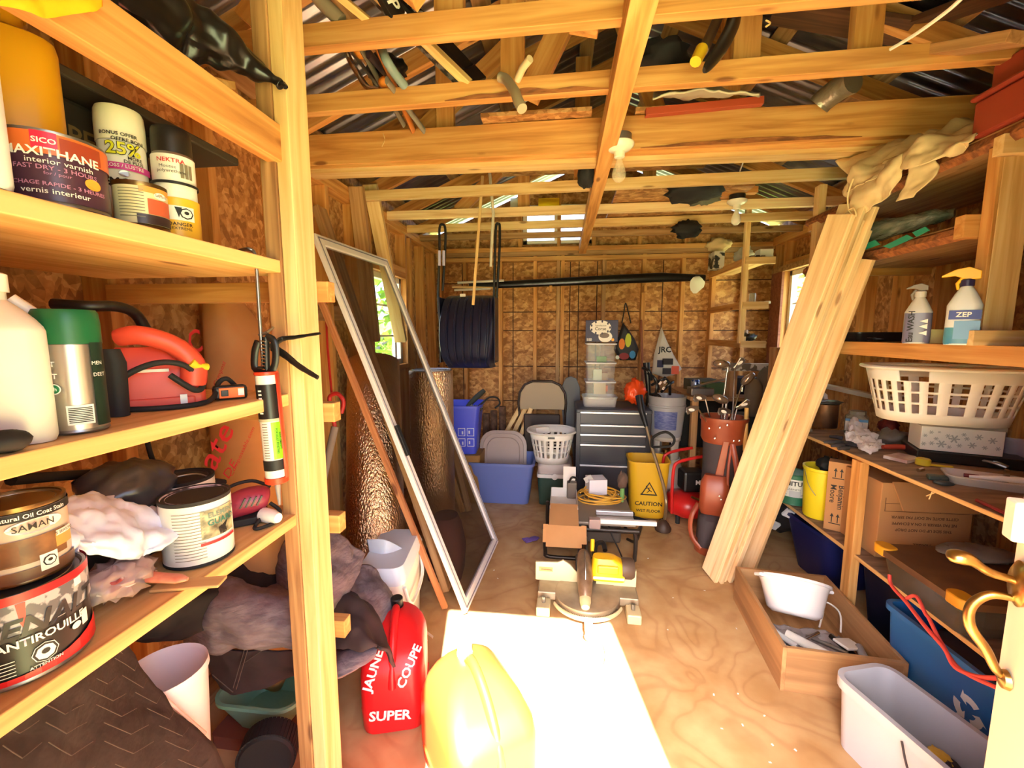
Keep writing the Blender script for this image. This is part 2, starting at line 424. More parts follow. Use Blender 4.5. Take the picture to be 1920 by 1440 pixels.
JO.append(joist((565,326),(1180,301),.04, z=2.265, m=LUM2, t=.089))
JO.append(joist((838,450),(1180,441),.05, z=2.30, m=LUM3))
for A, C in JO: pass
# bark strip along the big beam and second joist
for (y0, z0, xa, xb) in ((JO[5][1].y-.0, ZJ, .35, 1.3), (JO[1][1].y, ZJ, -.45, .15)):
    A, C = JO[5] if z0 and xa > 0 else JO[1]
    f = lambda x: A+(C-A)*((x-A.x)/(C.x-A.x))
    bb = MB(); n = 26
    top = []; 
    for i in range(n+1):
        u = i/n; x = xa+(xb-xa)*u; p = f(x); hh = .004+.026*abs(math.sin(PI*u))*(0.7+.5*vn((x*5,0,0),2))
        top.append((p, hh))
    vsb = []
    for p, hh in top: vsb += [(p.x,p.y-.003,p.z+.0),(p.x,p.y-.003,p.z+hh)]
    bb.add(vsb, [(2*i,2*i+2,2*i+3,2*i+1) for i in range(n)])
    o = bb.obj('bark_edge_strip', BARK); struct(o)
struct(lumber('ceiling_runner', (.186,.1,2.24+.0445), (.186,YB,2.24+.0445), .07, .089, LUM))
# ---- roof: rafters, strapping, corrugated metal
METAL = pbr('corrugated_steel', (176,176,178), .3, 1, col2=(140,140,144), scale=3)
def roofpanel(name, xe, ze, sgn, gaps=()):
    b = MB(); ny = 230
    def fn(u, v):
        y = -.15+(YB+.45)*v; x = xe+(RX-xe)*u; z = ze+(RZ-ze)*u+.10+.010*math.sin(y*2*PI/.075)
        return (x, y, z)
    b.grid(fn, 1, ny*2)
    return struct(b.obj(name, METAL, smooth=80))
roofpanel('roof_left', EXL, EZ, 1); roofpanel('roof_right', EXR, EZ, -1)
for xx in (XL-.1,XR+.1): struct(MB().box(xx-.01,0,2.27,xx+.01,YB+.1,slopez(xx)+.075).obj('eave_board', OSBL))
for yy in (.35,.75,1.2,1.52,2.1,2.5,3.0,3.55,4.1):
    struct(lumber('roof_rafter', (EXL+.1,yy,EZ+.0), (RX,yy,RZ-.04), .038, .089, LUM))
    struct(lumber('roof_rafter', (EXR-.1,yy,EZ+.0), (RX,yy,RZ-.04), .038, .089, LUM))
for s_, xe in ((1,EXL),(-1,EXR)):
    for u in (.12,.36,.62,.88):
        x = xe+(RX-xe)*u; z = EZ+(RZ-EZ)*u+.062
        struct(lumber('roof_strapping', (x,-.1,z), (x,YB+.2,z), .089, .019, LUM3, up=((RZ-EZ)*(-s_)*1, 0, 1.7)))
for jj, x in ((0,-.35),(0,.55),(5,-.6),(5,.75),(2,.1),(1,1.0),(1,.62),(3,-.3),(3,.6),(1,-.2)):
    A, C = JO[jj]; yy = (A+(C-A)*((x-A.x)/(C.x-A.x))).y+.038
    struct(lumber('roof_strut', (x,yy+.021,ZJ+.045), (x,yy+.021,slopez(x)-.02), .089, .038, LUM, up=(0,1,0)))
for (a, c) in (((-.45,1.25,2.36),(.1,1.25,3.0)),((-.95,1.3,2.36),(-.6,1.3,2.75)),((-.15,1.8,2.36),(.18,1.8,3.0)),((.05,1.45,2.36),(.2,1.45,3.0)),
               ((-.9,2.3,2.36),(-.3,2.3,2.85)),((.5,2.3,2.36),(.25,2.3,3.0)),((-.8,3.3,2.36),(-.3,3.3,2.8))):
    struct(lumber('roof_brace', a, c, .038, .089, LUM))
struct(lumber('ridge_board', (RX,0,RZ-.03), (RX,YB+.1,RZ-.03), .025, .14, LUM3))
# loft boards lying on the joists
for (nm, x0, x1, y0, y1, z) in (('loft_panel',-.40,.12,2.12,2.9,2.455),('loft_panel',.32,.85,2.15,2.9,2.455),('loft_panel',.34,1.2,3.0,4.0,2.37)):
    struct(MB().box(x0,y0,z,x1,y1,z+.018).obj(nm, OSBL))
# ---- windows
PVC = pbr('window_vinyl', (240,240,238), .4)
m, t, bn = newmat('window_glass'); MATS['window_glass'] = m
bn.inputs['Base Color'].default_value = (1,1,1,1); bn.inputs['Roughness'].default_value = .02; bn.inputs['Alpha'].default_value = .12
GLASS = m
def window(name, X, sgn, y0, y1, z0, z1, mull=None):
    e = bpy.data.objects.new(name, None); COL.objects.link(e); struct(e)
    b = MB(); t_ = .045; xa, xb = sorted((X+sgn*.045, X+sgn*.095))
    b.box(xa,y0,z0,xb,y0+t_,z1); b.box(xa,y1-t_,z0,xb,y1,z1); b.box(xa,y0,z0,xb,y1,z0+t_); b.box(xa,y0,z1-t_,xb,y1,z1)
    b.obj('window_frame', PVC, e, bevel=.003)
    b = MB(); ym = (y0+y1)/2 if mull is None else mull
    xm = (xa+xb)/2
    b.box(xm-.012,ym-.02,z0+t_,xm+.012,ym+.02,z1-t_); b.obj('sash_bar', PVC, e)
    b = MB()
    for z in [z0+(z1-z0)*k/3 for k in (1,2)]: b.box(xm-.006,y0+t_,z-.008,xm+.006,y1-t_,z+.008)
    b.obj('muntin', PVC, e)
    MB().box(xm-.002,y0+t_,z0+t_,xm+.002,y1-t_,z1-t_).obj('pane', GLASS, e)
window('window_1', XL, -1, 2.95, 3.6, 1.18, 1.90, 3.48)
window('window_2', XR, 1, 3.47, 4.24, 1.12, 2.0)
DARKTRIM = wood('dark_window_casing', (150,88,66), (134,74,54), (110,58,42), knots=False)
struct(MB().box(XR-.02,4.24,1.05,XR+.0,4.44,2.04).obj('trim_1', DARKTRIM))
struct(MB().box(XR-.022,3.4,2.0,XR+.0,4.44,2.05).obj('trim_2', LUM3))
# gable window at the back, with a yellow pane of film
e = bpy.data.objects.new('window_3', None); COL.objects.link(e); struct(e)
b = MB(); b.box(-.42,YB+.05,2.36,-.38,YB+.1,2.74); b.box(.24,YB+.05,2.36,.28,YB+.1,2.74); b.box(-.42,YB+.05,2.36,.28,YB+.1,2.39); b.box(-.42,YB+.05,2.71,.28,YB+.1,2.74)
b.obj('window_frame', PVC, e); b = MB(); b.box(-.1,YB+.06,2.39,-.07,YB+.09,2.71); b.obj('sash_bar', PVC, e)
MB().box(-.38,YB+.074,2.39,.24,YB+.078,2.71).obj('pane', GLASS, e)
# outside planting seen through the windows
LEAF = pbr('sunlit_leaves', (170,205,70), .7, col2=(110,160,45), scale=9)
def bush(loc, r, label, seed):
    rnd = random.Random(seed); b = MB()
    for _ in range(2200):
        a = rnd.uniform(0,2*PI); c = rnd.uniform(-1,1); rr = r*rnd.uniform(.55,1)
        q = Vector((math.cos(a)*math.sqrt(1-c*c), math.sin(a)*math.sqrt(1-c*c), c*1.25))*rr
        n = Vector((rnd.uniform(-1,1),rnd.uniform(-1,1),rnd.uniform(-1,1))).normalized(); u = n.orthogonal().normalized(); v = n.cross(u)
        s = r*.075
        b.add([q-u*s, q+v*s*.5, q+u*s, q-v*s*.5], [(0,1,2,3)])
    t_ = thing('garden_bush', label, 'bush', loc)
    b.obj('foliage', LEAF, t_)
    MB().tube([(0,0,-loc[2]),(0,0,0),(.1,.1,r*.5)], [.06,.05,.02], 6).obj('stem', BARK, t_)
bush((-3.0,7.4,1.6), 1.7, 'leafy green bush outside the left window', 3)
bush((4.0,8.2,1.5), 1.7, 'green bush outside the right window behind the leaning planks', 5)
# ---- the door leaf, swung open on the right, with its handle set
DOORM = pbr('cream_door_paint', (236,214,186), .45)
BRASS = pbr('worn_brass', (205,165,95), .3, 1, col2=(150,120,75), scale=20)
d0 = Vector((.575,.12,0)); d1 = Vector((.843,.858,0)); dx = (d1-d0).normalized(); dl = (d1-d0).length
e = bpy.data.objects.new('door_1', None); COL.objects.link(e); struct(e)
e.matrix_basis = axes(d0, dx, Vector((-dx.y,dx.x,0)))
b = MB(); b.box(0,-.045,.01,dl,0,2.0); b.obj('door_leaf', DOORM, e, bevel=.003)
hz = .99
h = MB(); hx = dl-.035
h.lathe([(.0,.0),(.026,.0),(.027,.006),(.02,.012),(0,.014)], n=24, M=Matrix.Translation((hx,0,hz)) @ Matrix.Rotation(-PI/2,4,'X') @ Matrix.Diagonal((1,1.6,1,1)))
hobj = h.obj('door_handle', BRASS, e, smooth=40)
h = MB(); pts = smoothpath([(hx,.012,hz+.005),(hx,.045,hz+.012),(hx,.075,hz+.03),(hx-.002,.105,hz+.03)], 5)
h.tube(pts, [.007]*4+[.008]*4+[.009,.011,.012,.013,.013,.012,.010,.004][:len(pts)-8], 8, flat=1.4); h.obj('thumb_latch', BRASS, hobj, smooth=60)
h = MB(); pts = smoothpath([(hx,.006,hz-.03),(hx,.04,hz-.032),(hx,.062,hz-.06),(hx,.06,hz-.10),(hx,.035,hz-.14),(hx,.018,hz-.175),(hx,.006,hz-.185)], 5)
h.tube(pts, [.006+.003*math.sin(PI*i/(len(pts)-1)) for i in range(len(pts))], 8); h.lathe([(0,0),(.018,.002),(.016,.01),(0,.014)], M=Matrix.Translation((hx,0,hz-.19)) @ Matrix.Rotation(-PI/2,4,'X')); h.obj('pull_grip', BRASS, hobj, smooth=60)
MB().box(dl-.035,-.002,hz+.075,dl+.0,.022,hz+.15).obj('strike_box', pbr('cream_plastic',(244,226,206),.5), e, bevel=.004)
# ================================================================== LEFT SHELVES
SX = -.70
ZS = (1.62, 1.285, .96)
t = thing('shelf_unit', 'home-built pine shelving along the left wall, paint cans on it', 'shelf unit', (0,0,0))
lumber('post', (-.677,1.06,0), (-.677,1.06,2.30), .036, .085, LUM2, t, up=(0,1,0))
lumber('post', (-.716,1.057,0), (-.716,1.057,2.30), .040, .088, LUM3, t, up=(0,1,0))  # second, darker post: shade of the front face put into the wood colour
for i, z in enumerate(ZS):
    w_ = .56; o = MB().box(-SX*-1-w_,.12,-.03,SX,1.035 if i<2 else 1.09,0) if False else None
    b = MB(); b.box(0,-w_/2,-.03,.97,w_/2,0)
    s_ = b.obj('shelf_board', EDGE, t, bevel=.002)
    s_.matrix_basis = axes((SX-w_/2-.0,.10,z), (0,1,0), (-1,0,0))
for z in (1.555, 1.215, .88, .545):
    lumber('crossbar', (XL,1.15,z), (-.645,1.15,z), .038, .055, LUM, t)
lumber('shelf_rail', (-.70,.1,1.895), (-.70,1.03,1.895), .038, .085, LUM, t)
b = MB(); n = 20
pts = [(XL,.0)]+[(XL+.5*i/n, -.02+.025*vn((i*.35,0,0),1,4)) for i in range(n+1)]
b.prism([(XL,.13)]+[(XL+.0,-.02)]+[(XL+.52*i/n, -.0+.03*vn((i*.4,0,0),1,4)) for i in range(1,n+1)]+[(XL+.52,.13)], .02, Matrix.Translation((0,1.09,.575)))
b.obj('shelf_board', EDGE, t, bevel=.002)

def can(name, label, cat, p, r, h, body, rim=steel, lidm=steel, group=None, lid=True, inset=.006):
    t = thing(name, label, cat, p, facing(p), group)
    b = MB(); b.lathe([(r-.003,0),(r,.002),(r,.005),(r-.0012,.007),(r-.0012,h-.008),(r,h-.006),(r,h),(r-.004,h),(r-.004,h-.004)], n=40); b.obj('can_body', rim, t, smooth=40)
    MB().lathe([(r-.0006,.008),(r-.0006,h-.008)], n=96, cap0=False, cap1=False).obj('label_wrap', body, t, smooth=60)
    if lid:
        b = MB(); b.lathe([(0,h-.006),(r*.78,h-.006),(r*.8,h-.003),(r*.86,h-.009),(r*.93,h-.002),(r-.003,h-.001)], n=40, cap1=False); b.obj('lid', lidm, t, smooth=50)
    return t
def ellp(parent, m, r, a, z, ra, rz_, off=.0007, name='emblem', n=22):
    return poly_cyl(parent, name, m, r, [(a+ra/r*math.cos(2*PI*i/n), z+rz_*math.sin(2*PI*i/n)) for i in range(n)], off)
def strip(parent, m, r, a, z, w_, h, off=.0006, name='label_band'):
    return patch_cyl(parent, name, m, r, a-w_/r/2, a+w_/r/2, z-h/2, z+h/2, off)
def hazard(parent, r, a, z, s, m=ink, m2=white):
    ellp(parent, m, r, a, z, s, s, .0007, 'hazard_symbol', 8); ellp(parent, m2, r, a, z, s*.8, s*.8, .0010, 'hazard_symbol', 8); ellp(parent, m, r, a, z+s*.1, s*.35, s*.3, .0013, 'hazard_symbol', 10)
# -- varnish quart
def onshelf(px, X, z):
    q = W(px, 300, X=X); q.z = z+.001
    for _ in range(8):
        d = Vector(q)
        # same x, slide along the shelf until the base projects to px
        v = CM.transposed() @ (d-CO); u = 960-F*v.x/v.z
        q.y += (u-px)*-.0006 if False else 0
        lo, hi = .05, 5.0
        for _k in range(40):
            mid = (lo+hi)/2; v = CM.transposed() @ (Vector((X, mid, z))-CO)
            if v.z > -1e-4: lo = mid; continue
            u = 960-F*v.x/v.z
            if (u < px) == (X < 0): lo = mid
            else: hi = mid
        q.y = (lo+hi)/2; break
    return q
p = onshelf(112, -.768, ZS[0])
tinmat = pbr('varnish_label', (72,42,62), .35)
t = can('varnish_can', 'quart tin of interior varnish with orange and plum label on the top shelf', 'paint can', p, .060, .114, tinmat); t.scale=(1,1,.9); RV=.060
strip(t, pbr('varnish_orange',(206,104,48),.35), .060, 0, .093, .36, .032)
strip(t, pbr('varnish_plank_brown',(150,62,40),.35), .060, .55, .092, .05, .026, .0009)
strip(t, pbr('varnish_redtab',(214,40,72),.35), .060, -.12, .097, .026, .026, .0009)
text_cyl(t,'SICO',.011,wink,.060,-.12,.096,bold=1); text_cyl(t,'MAXITHANE',.0185,wink,.060,.0,.079,bold=1)
text_cyl(t,'interior varnish',.0115,wink,.060,.12,.066); pk = pbr('varnish_pinktext',(190,130,170),.5)
text_cyl(t,'FAST DRY - 3 HOURS',.0095,pk,.060,.05,.056,bold=.5); text_cyl(t,'for / pour',.007,pk,.060,.05,.048)
text_cyl(t,'SECHAGE RAPIDE - 3 HEURES',.0085,pk,.060,.05,.032,bold=.5); text_cyl(t,'vernis interieur',.0115,wink,.060,.0,.021,bold=.3)
ellp(t, pbr('orange_seal',(240,160,60),.5), .060, .7, .045, .011, .009)
# -- yellow jug behind
def bottle(name, label, p, w_, d_, h, m, sh=.75, neck=.02, capm=None, caph=.02, cat='jug', r=.03, rz=None, group=None, cap=True):
    t = thing(name, label, cat, p, facing(p) if rz is None else rz, group)
    b = MB(); R = [rrect(w_*.94,d_*.94,r*.9,0), rrect(w_,d_,r,.008), rrect(w_,d_,r,h*sh*.96), rrect(w_*.96,d_*.96,r,h*sh)]
    for k in range(1,6):
        u = k/5; ww = w_*.96*(1-u)+neck*2*u; dd = d_*.96*(1-u)+neck*2*u
        R.append(rrect(ww, dd, max(r*(1-u)+neck*u*.98, .004), h*sh+(h*.93-h*sh)*(u**.8 if u<1 else 1)))
    R.append(rrect(neck*2,neck*2,neck*.98,h))
    b.rings(R); b.obj('bottle_body', m, t, smooth=35)
    if cap: MB().lathe([(neck*1.2,h-.004),(neck*1.2,h+caph),(neck*1.0,h+caph+.002)], n=24).obj('cap', capm or white, t, smooth=35)
    return t
YJ = pbr('mustard_plastic', (226,160,24), .4)
p = onshelf(58, -.845, ZS[0]); pp = p.copy()
t = bottle('yellow_jug', 'tall mustard yellow plastic bottle standing behind the varnish tin', p, .105, .07, .30, YJ, .9, .018, YJ, .01, r=.033)
p = onshelf(-75, -.75, ZS[0])
bottle('white_jug', 'white plastic jug cut off at the left end of the top shelf', p, .09, .09, .26, pbr('pale_blue_white',(222,224,230),.4), .6, .02)
def spray(name, label, p, r, h, body, capm, capr=None, caph=.04, caplow=False):
    t = thing(name, label, 'spray can', p, facing(p)); cr = capr or r
    b = MB(); b.lathe([(r-.003,0),(r,.003),(r-.001,.006),(r-.001,h-.012),(r*.86,h-.002),(r*.8,h)], n=36); b.obj('can_body', steel, t, smooth=35)
    MB().lathe([(r-.0004,.007),(r-.0004,h-.013)], n=80, cap0=False, cap1=False).obj('label_wrap', body, t, smooth=60)
    b = MB(); z = h-.012
    b.lathe([(cr,z),(cr,z+caph*.6),(cr*.97,z+caph*.9),(cr*.9,z+caph),(0,z+caph)], n=36); b.obj('cap', capm, t, smooth=40)
    return t
p = onshelf(246, -.84, ZS[0]); WL = pbr('white_label',(232,230,222),.4)
t = spray('rust_paint_spray_can', 'white capped spray can with yellow 25% bonus lettering', p, .036, .185, WL, pbr('ivory_cap',(232,228,206),.4), .0372, .062)
yt = pbr('yellow_print',(214,212,40),.5); text_cyl(t,'BONUS OFFER',.0085,ink,.0385,-.1,.182,bold=1); text_cyl(t,'OFFRE BONI',.0085,ink,.0385,.25,.173,bold=1)
text_cyl(t,'25%',.030,ink,.0382,.05,.156,bold=2.6); text_cyl(t,'25%',.030,yt,.0387,.05,.156,bold=1.0); text_cyl(t,'MORE',.008,ink,.0385,.45,.142,bold=1); text_cyl(t,'DE PLUS',.008,ink,.0385,.4,.135,bold=1)
strip(t, pbr('magenta_band',(206,60,150),.4), .038, 0, .126, .10, .012); text_cyl(t,'GLOSS / LUSTRE',.0085,wink,.0389,0,.126,bold=.5)
text_cyl(t,'REMCLAD',.019,ink,.0365,.0,.097,bold=2); ellp(t, steel, .0384, 0, .113, .008, .006)
p = onshelf(270, -.75, ZS[0])
t = can('wood_stain_can', 'small half pint tin with cream and black label beside the spray cans', 'paint can', p, .0385, .078, pbr('cream_label',(222,210,170),.4), rim=pbr('dark_gold_rim',(120,95,60),.3,.9))
strip(t, pbr('wl_orange',(226,150,70),.4), .0385, .6, .066, .05, .01); ellp(t, white, .0388, .75, .058, .011, .006); text_cyl(t,'SAMAN',.006,ink,.0397,.75,.058)
strip(t, pbr('wl_red',(186,88,60),.4), .0385, .75, .038, .04, .026); strip(t, pbr('wl_plum',(50,30,34),.4), .0385, .6, .016, .06, .016)
for k in range(10): strip(t, pbr('grey_print',(120,112,95),.6), .0386, -.35, .064-.005*k, .036, .0012)
p = onshelf(338, -.78, ZS[0])
t = spray('foam_sealant_can', 'foam can with black cap and yellow lower label, right end of top shelf', p, .037, .195, WL, black, .034, .06); t.scale=(.97,.97,.9)
strip(t, pbr('amber_label',(238,182,50),.4), .038, 0, .05, .22, .085); strip(t, ink, .038, 0, .1235, .2, .006,.001)
text_cyl(t,'NEKTRA',.012,red,.0385,-.1,.168,bold=.6); text_cyl(t,'Mousse',.009,ink,.0385,-.25,.155); text_cyl(t,'polyurethane',.009,ink,.0385,-.1,.146)
for k in range(3): strip(t, pbr('grey_print',(120,112,95),.6), .0385, .35+.2*k, .15, .006, .03)
text_cyl(t,'TOUTES SAISONS',.008,wink,.0389,0,.108,bold=.6); strip(t, white, .038, .1, .06, .05, .03,.001); hazard(t,.0395,.38,.06,.012)
poly_cyl(t,'hazard_symbol',ink,.0395,[(-.1,.072),(.2,.072),(.05,.05)],.0008); text_cyl(t,'DANGER',.010,ink,.0389,.1,.036,bold=.6); text_cyl(t,'EXTREME',.008,ink,.0389,.15,.027)
# -- things stored above the rail
def blob(name, m, parent, c, d, seed=1, amp=.18, s=3.0, n=22, sub=0, rot=None, flatb=False, fold=0):
    b = MB(); mtx = rot or Matrix.Identity(3)
    def fn(u, v):
        a = 2*PI*u; e_ = PI*(v-.5); q = Vector((math.cos(a)*math.cos(e_), math.sin(a)*math.cos(e_), math.sin(e_)))
        k = 1+amp*vn(q, s, seed)*2 + (fold*math.sin(7*a+5*vn(q,2,seed)) if fold else 0)
        q = Vector((q.x*d[0]/2*k, q.y*d[1]/2*k, q.z*d[2]/2*k))
        if flatb and q.z < -d[2]*.3: q.z = -d[2]*.3
        return Vector(c)+mtx @ q
    nv = n//2
    P = [fn(i/n, j/nv) for j in range(nv+1) for i in range(n)]
    fs = [(j*n+i, j*n+(i+1) % n, (j+1)*n+(i+1) % n, (j+1)*n+i) for j in range(nv) for i in range(n)]
    b.add(P, fs); return b.obj(name, m, parent, smooth=180 if not fold else 60, sub=sub)
def cloth(name, m, parent, P, nu=24, nv=18, amp=.012, freq=9, seed=1, thick=.004, smooth=60):
    """P: grid of control rows (list of lists) bilinearly smoothed with wrinkles along normals"""
    rows = [smoothpath(r, 12) for r in P]; k = len(rows[0])
    cols = [smoothpath([rows[i][j] for i in range(len(rows))], 12) for j in range(k)]
    b = MB(); nn = len(cols[0]); V = []
    for j in range(k):
        for i in range(nn):
            q = cols[j][i]; a = cols[min(j+1,k-1)][i]-cols[max(j-1,0)][i]; c = cols[j][min(i+1,nn-1)]-cols[j][max(i-1,0)]
            nr = a.cross(c); nr = nr.normalized() if nr.length > 1e-9 else Vector((0,0,1))
            V.append(q+nr*amp*(vn(q, freq, seed)*1.6+.6*vn(q, freq*2.3, seed+3)+.25*vn(q, freq*5.1, seed+5)))
    b.add(V, [(j*nn+i, (j+1)*nn+i, (j+1)*nn+i+1, j*nn+i+1) for j in range(k-1) for i in range(nn-1)])
    return b.obj(name, m, parent, smooth=smooth, solid=thick)
GBAG = pbr('black_bin_bag', (22,21,22), .28, bump=.5, scale=7, detail=4)
def P4(rows, X=None, Y=None):
    return [[W(a,c,X=d) if X is None and Y is None else W(a,c,X=X,Y=Y) for a,c,d in r] for r in rows]
t = thing('bin_bag', 'black plastic bin bag stuffed with junk, lying over the shelf rail and joists', 'bag', (0,0,0))
pts = [W(150,-70,Y=.72),W(255,-10,Y=.78),W(330,45,Y=.86),W(400,85,Y=.92),W(470,125,Y=.975),W(515,150,Y=.99),W(528,162,Y=.99)]
sp = smoothpath(pts,6); rr = [.085,.082,.08,.078,.07,.066,.062,.062,.064,.066,.064,.06,.058,.058,.06,.058,.055,.05,.05,.052,.05,.046,.04,.036,.034,.03,.026,.022,.018,.014,.013,.014,.013,.012,.012,.012,.012]
b = MB(); b.tube(sp, rr[:len(sp)], 26, flat=.8)
for i, v in enumerate(b.v):
    q = Vector(v); k = i//26; c = sp[min(k,len(sp)-1)]; dd = q-c
    b.v[i] = tuple(c+dd*(1+.5*vn(q,9,2)+.5*vn(q,22,5)+.3*vn(q,50,6)))
b.obj('bag_film', GBAG, t, smooth=50, sub=1)
MB().tube([W(524,158,Y=.985),W(532,158,Y=.985),W(536,164,Y=.985)],.006,6).obj('knot', GBAG, t, smooth=60)
t = thing('yellow_cloth_bag', 'bright yellow fabric bundle draped over the rail at top left', 'bag', (0,0,0))
YC = pbr('yellow_fabric', (246,180,20), .6, bump=.2, scale=5)
cloth('fabric', YC, t, [[W(a_,b_,X=-.655-c_) for a_,b_,c_ in r_] for r_ in [[(-60,-70,.05),(40,-70,.06),(130,-70,.06),(200,-60,.06)],[(-60,-25,0),(40,-15,0),(120,-15,0),(190,-20,0)],[(-60,0,0),(40,18,0),(95,34,0),(186,12,0)]]], amp=.008, freq=14, seed=3)
t = thing('equipment_case', 'dark case with faint capital lettering deep on the top shelf', 'case', (-1.08,.86,ZS[0]+.001), 0)
MB().cbox((0,0,.13),(.3,.34,.26)).obj('case_body', pbr('charcoal_card',(40,34,32),.7), t, bevel=.01)
MB().cbox((.03,.03,.275),(.36,.45,.02)).obj('case_lid', pbr('charcoal_lid',(70,58,50),.6), t, bevel=.004)
text_flat(t,'SPECIALITY',.05,pbr('gold_print',(120,95,60),.6),(.152,-.01,.19),(0,1,0),(0,0,1),bold=.8)
o = MB().tube(smoothpath([W(245,40,Y=.9),W(270,70,Y=.9),W(282,100,Y=.93),W(270,125,Y=.95)],6),.003,6).obj('hanging_strap', pbr('grey_web',(160,150,130),.7), smooth=60); tag(o,'thin grey strap hanging from the black bag above the rail','strap')
t = thing('stored_board', 'offcut of board lying under the black bin bag', 'board', (0,0,0))
lumber('board', W(395,150,Y=1.0)+Vector((-.0,0,0)), W(440,255,Y=1.6), .1, .018, LUM, t)
# ---------------- middle shelf
p = onshelf(16, -.785, ZS[1])
t = bottle('white_jug', 'large white jug with yellowed plastic on the middle shelf', p, .098, .098, .215, pbr('yellowed_white_plastic',(232,226,214),.38,col2=(212,208,202),scale=6), .76, .017, white, .02, r=.022)
MB().tube(smoothpath([(.02,.04,.205),(.05,.04,.17),(.055,.045,.12),(.05,.04,.08)],5),.009,8).obj('handle', white, t, smooth=60)
o = blob('black_cap_lump', blackr, None, (0,0,0), (.04,.05,.03), 5, .06); pp = W(8,805,X=-.715); o.location = (pp.x,pp.y,ZS[1]+.016); tag(o,'small black rubber stopper at the near end of the middle shelf','stopper'); o.name='rubber_stopper'
p = onshelf(148, -.765, ZS[1]); r = .038
t = spray('insect_spray_can', 'silver spray can with dark green cap and barcode', p, r, .150, pbr('brushed_silver_label',(196,196,192),.28,.9), pbr('dark_green_cap',(20,94,56),.4), r*1.02, .052)
gp = pbr('green_print',(30,110,70),.5); dk = pbr('dark_green_band',(40,60,50),.35,.5)
strip(t, dk, r, -.95, .075, .026, .13); strip(t, dk, r, .95, .075, .026, .13)
strip(t, white, r, .12, .030, .030, .030,.001)
for k in range(9): strip(t, ink, r, .12, .019+.0027*k, .026, .0014,.0014)
text_cyl(t,'OFF',.008,red,r,-.85,.13,bold=1); text_cyl(t,'LENT',.0105,wink,r+.0005,-.75,.108,bold=1); text_cyl(t,'SWEET',.0105,wink,r+.0005,-.82,.09,bold=1); text_cyl(t,'MEN',.008,wink,r+.0005,.8,.108); text_cyl(t,'DEET',.008,wink,r+.0005,.85,.09)
ellp(t, wink, r, -.55, .071, .008, .008,.001); ellp(t, gp, r, -.55, .071, .0066, .0066,.0013); text_cyl(t,'8h',.008,wink,r+.001,-.55,.071,bold=.6)
p = onshelf(212,-.835,ZS[1]); o = MB(); o.rings([rrect(.05,.03,.012,0),rrect(.055,.032,.012,.1),rrect(.04,.03,.012,.125)]); o = o.obj('black_pouch', pbr('black_nylon',(34,32,34),.8,bump=.3,scale=12), smooth=50); o.location=(p.x,p.y,ZS[1]+.001); o.rotation_euler=(0,0,.3); tag(o,'black nylon pouch between the spray can and the orange sander','pouch')
# orange-red sander
OR = pbr('coral_red_plastic', (222,78,56), .45)
p = onshelf(300, -.865, ZS[1])
t = thing('belt_sander', 'coral red power sander lying on its side with black cord', 'power tool', p, facing(p)); 
b = MB(); b.rings([[Vector((x,y,0)) for x,y in q] for q in ()] ) if False else None
def loftz(b, secs, n=5):
    return b.rings([[Vector((s_[3],s_[4],0))+q for q in rrect(s_[0],s_[1],s_[2],s_[5],n)] for s_ in secs])
b = MB(); loftz(b, [(.16,.10,.012,0,0,0),(.16,.10,.012,0,0,.03),(.145,.095,.02,-.004,0,.065),(.115,.085,.02,-.014,0,.105),(.08,.06,.02,-.022,0,.125)]); b.obj('motor_housing', OR, t, smooth=40)
b = MB(); b.tube(smoothpath([(-.055,-.035,.145),(-.02,-.05,.15),(.03,-.055,.13),(.06,-.055,.09),(.058,-.055,.045)],6), [.016,.017,.018,.018,.019,.019,.019,.019,.019,.019,.019,.019,.019,.02,.02,.021,.022,.022,.023,.023,.024,.024,.024,.024,.024][:25], 14); b.obj('handle', OR, t, smooth=60)
b = MB(); b.cbox((.0,-.052,.012),(.12,.01,.018)); b.obj('guide_foot', OR, t, bevel=.003)
MB().cbox((.04,-.058,.015),(.012,.003,.022)).obj('slot', white, t)
b = MB(); b.box(-.07,-.052,.075,.02,-.0505,.081); b.obj('seam_stripe', wink, t)
b = MB(); b.tube(smoothpath([(-.09,-.06,.02),(-.05,-.08,.07),(.0,-.085,.095),(.045,-.08,.088),(.075,-.06,.05),(.06,-.08,.035),(.02,-.085,.07)],7), .006, 8); b.obj('power_cord', blackr, t, smooth=60)
b = MB(); b.tube([(.055,-.075,.094),(.065,-.07,.085),(.085,-.06,.082)], [.011,.009,.008], 8); b.obj('cord_plug', pbr('yellow_plug',(222,190,40),.5), t, smooth=60)
a = t.matrix_basis
o = MB(); o.tube(smoothpath([W(230,768,Z=ZS[1]+.006),W(290,766,Z=ZS[1]+.006),W(370,758,Z=ZS[1]+.006),W(400,745,Z=ZS[1]+.012),W(410,718,X=-.80),W(425,710,X=-.79),W(440,722,X=-.79)],7),.0055,8); o=o.obj('black_power_cord',blackr,None,smooth=60); tag(o,'black power cord lying along the middle shelf to the tape measure','cord')
o = MB(); o.tube(smoothpath([W(100,570,X=-1.0),W(160,574,X=-.95),W(220,575,X=-.93),W(255,590,X=-.93),W(278,625,X=-.93),W(300,650,X=-.93)],7),[.011]*60,10); o=o.obj('ribbed_hose',black,None,smooth=60); tag(o,'thick black hose arching behind the red sander','hose')
for v in []: pass
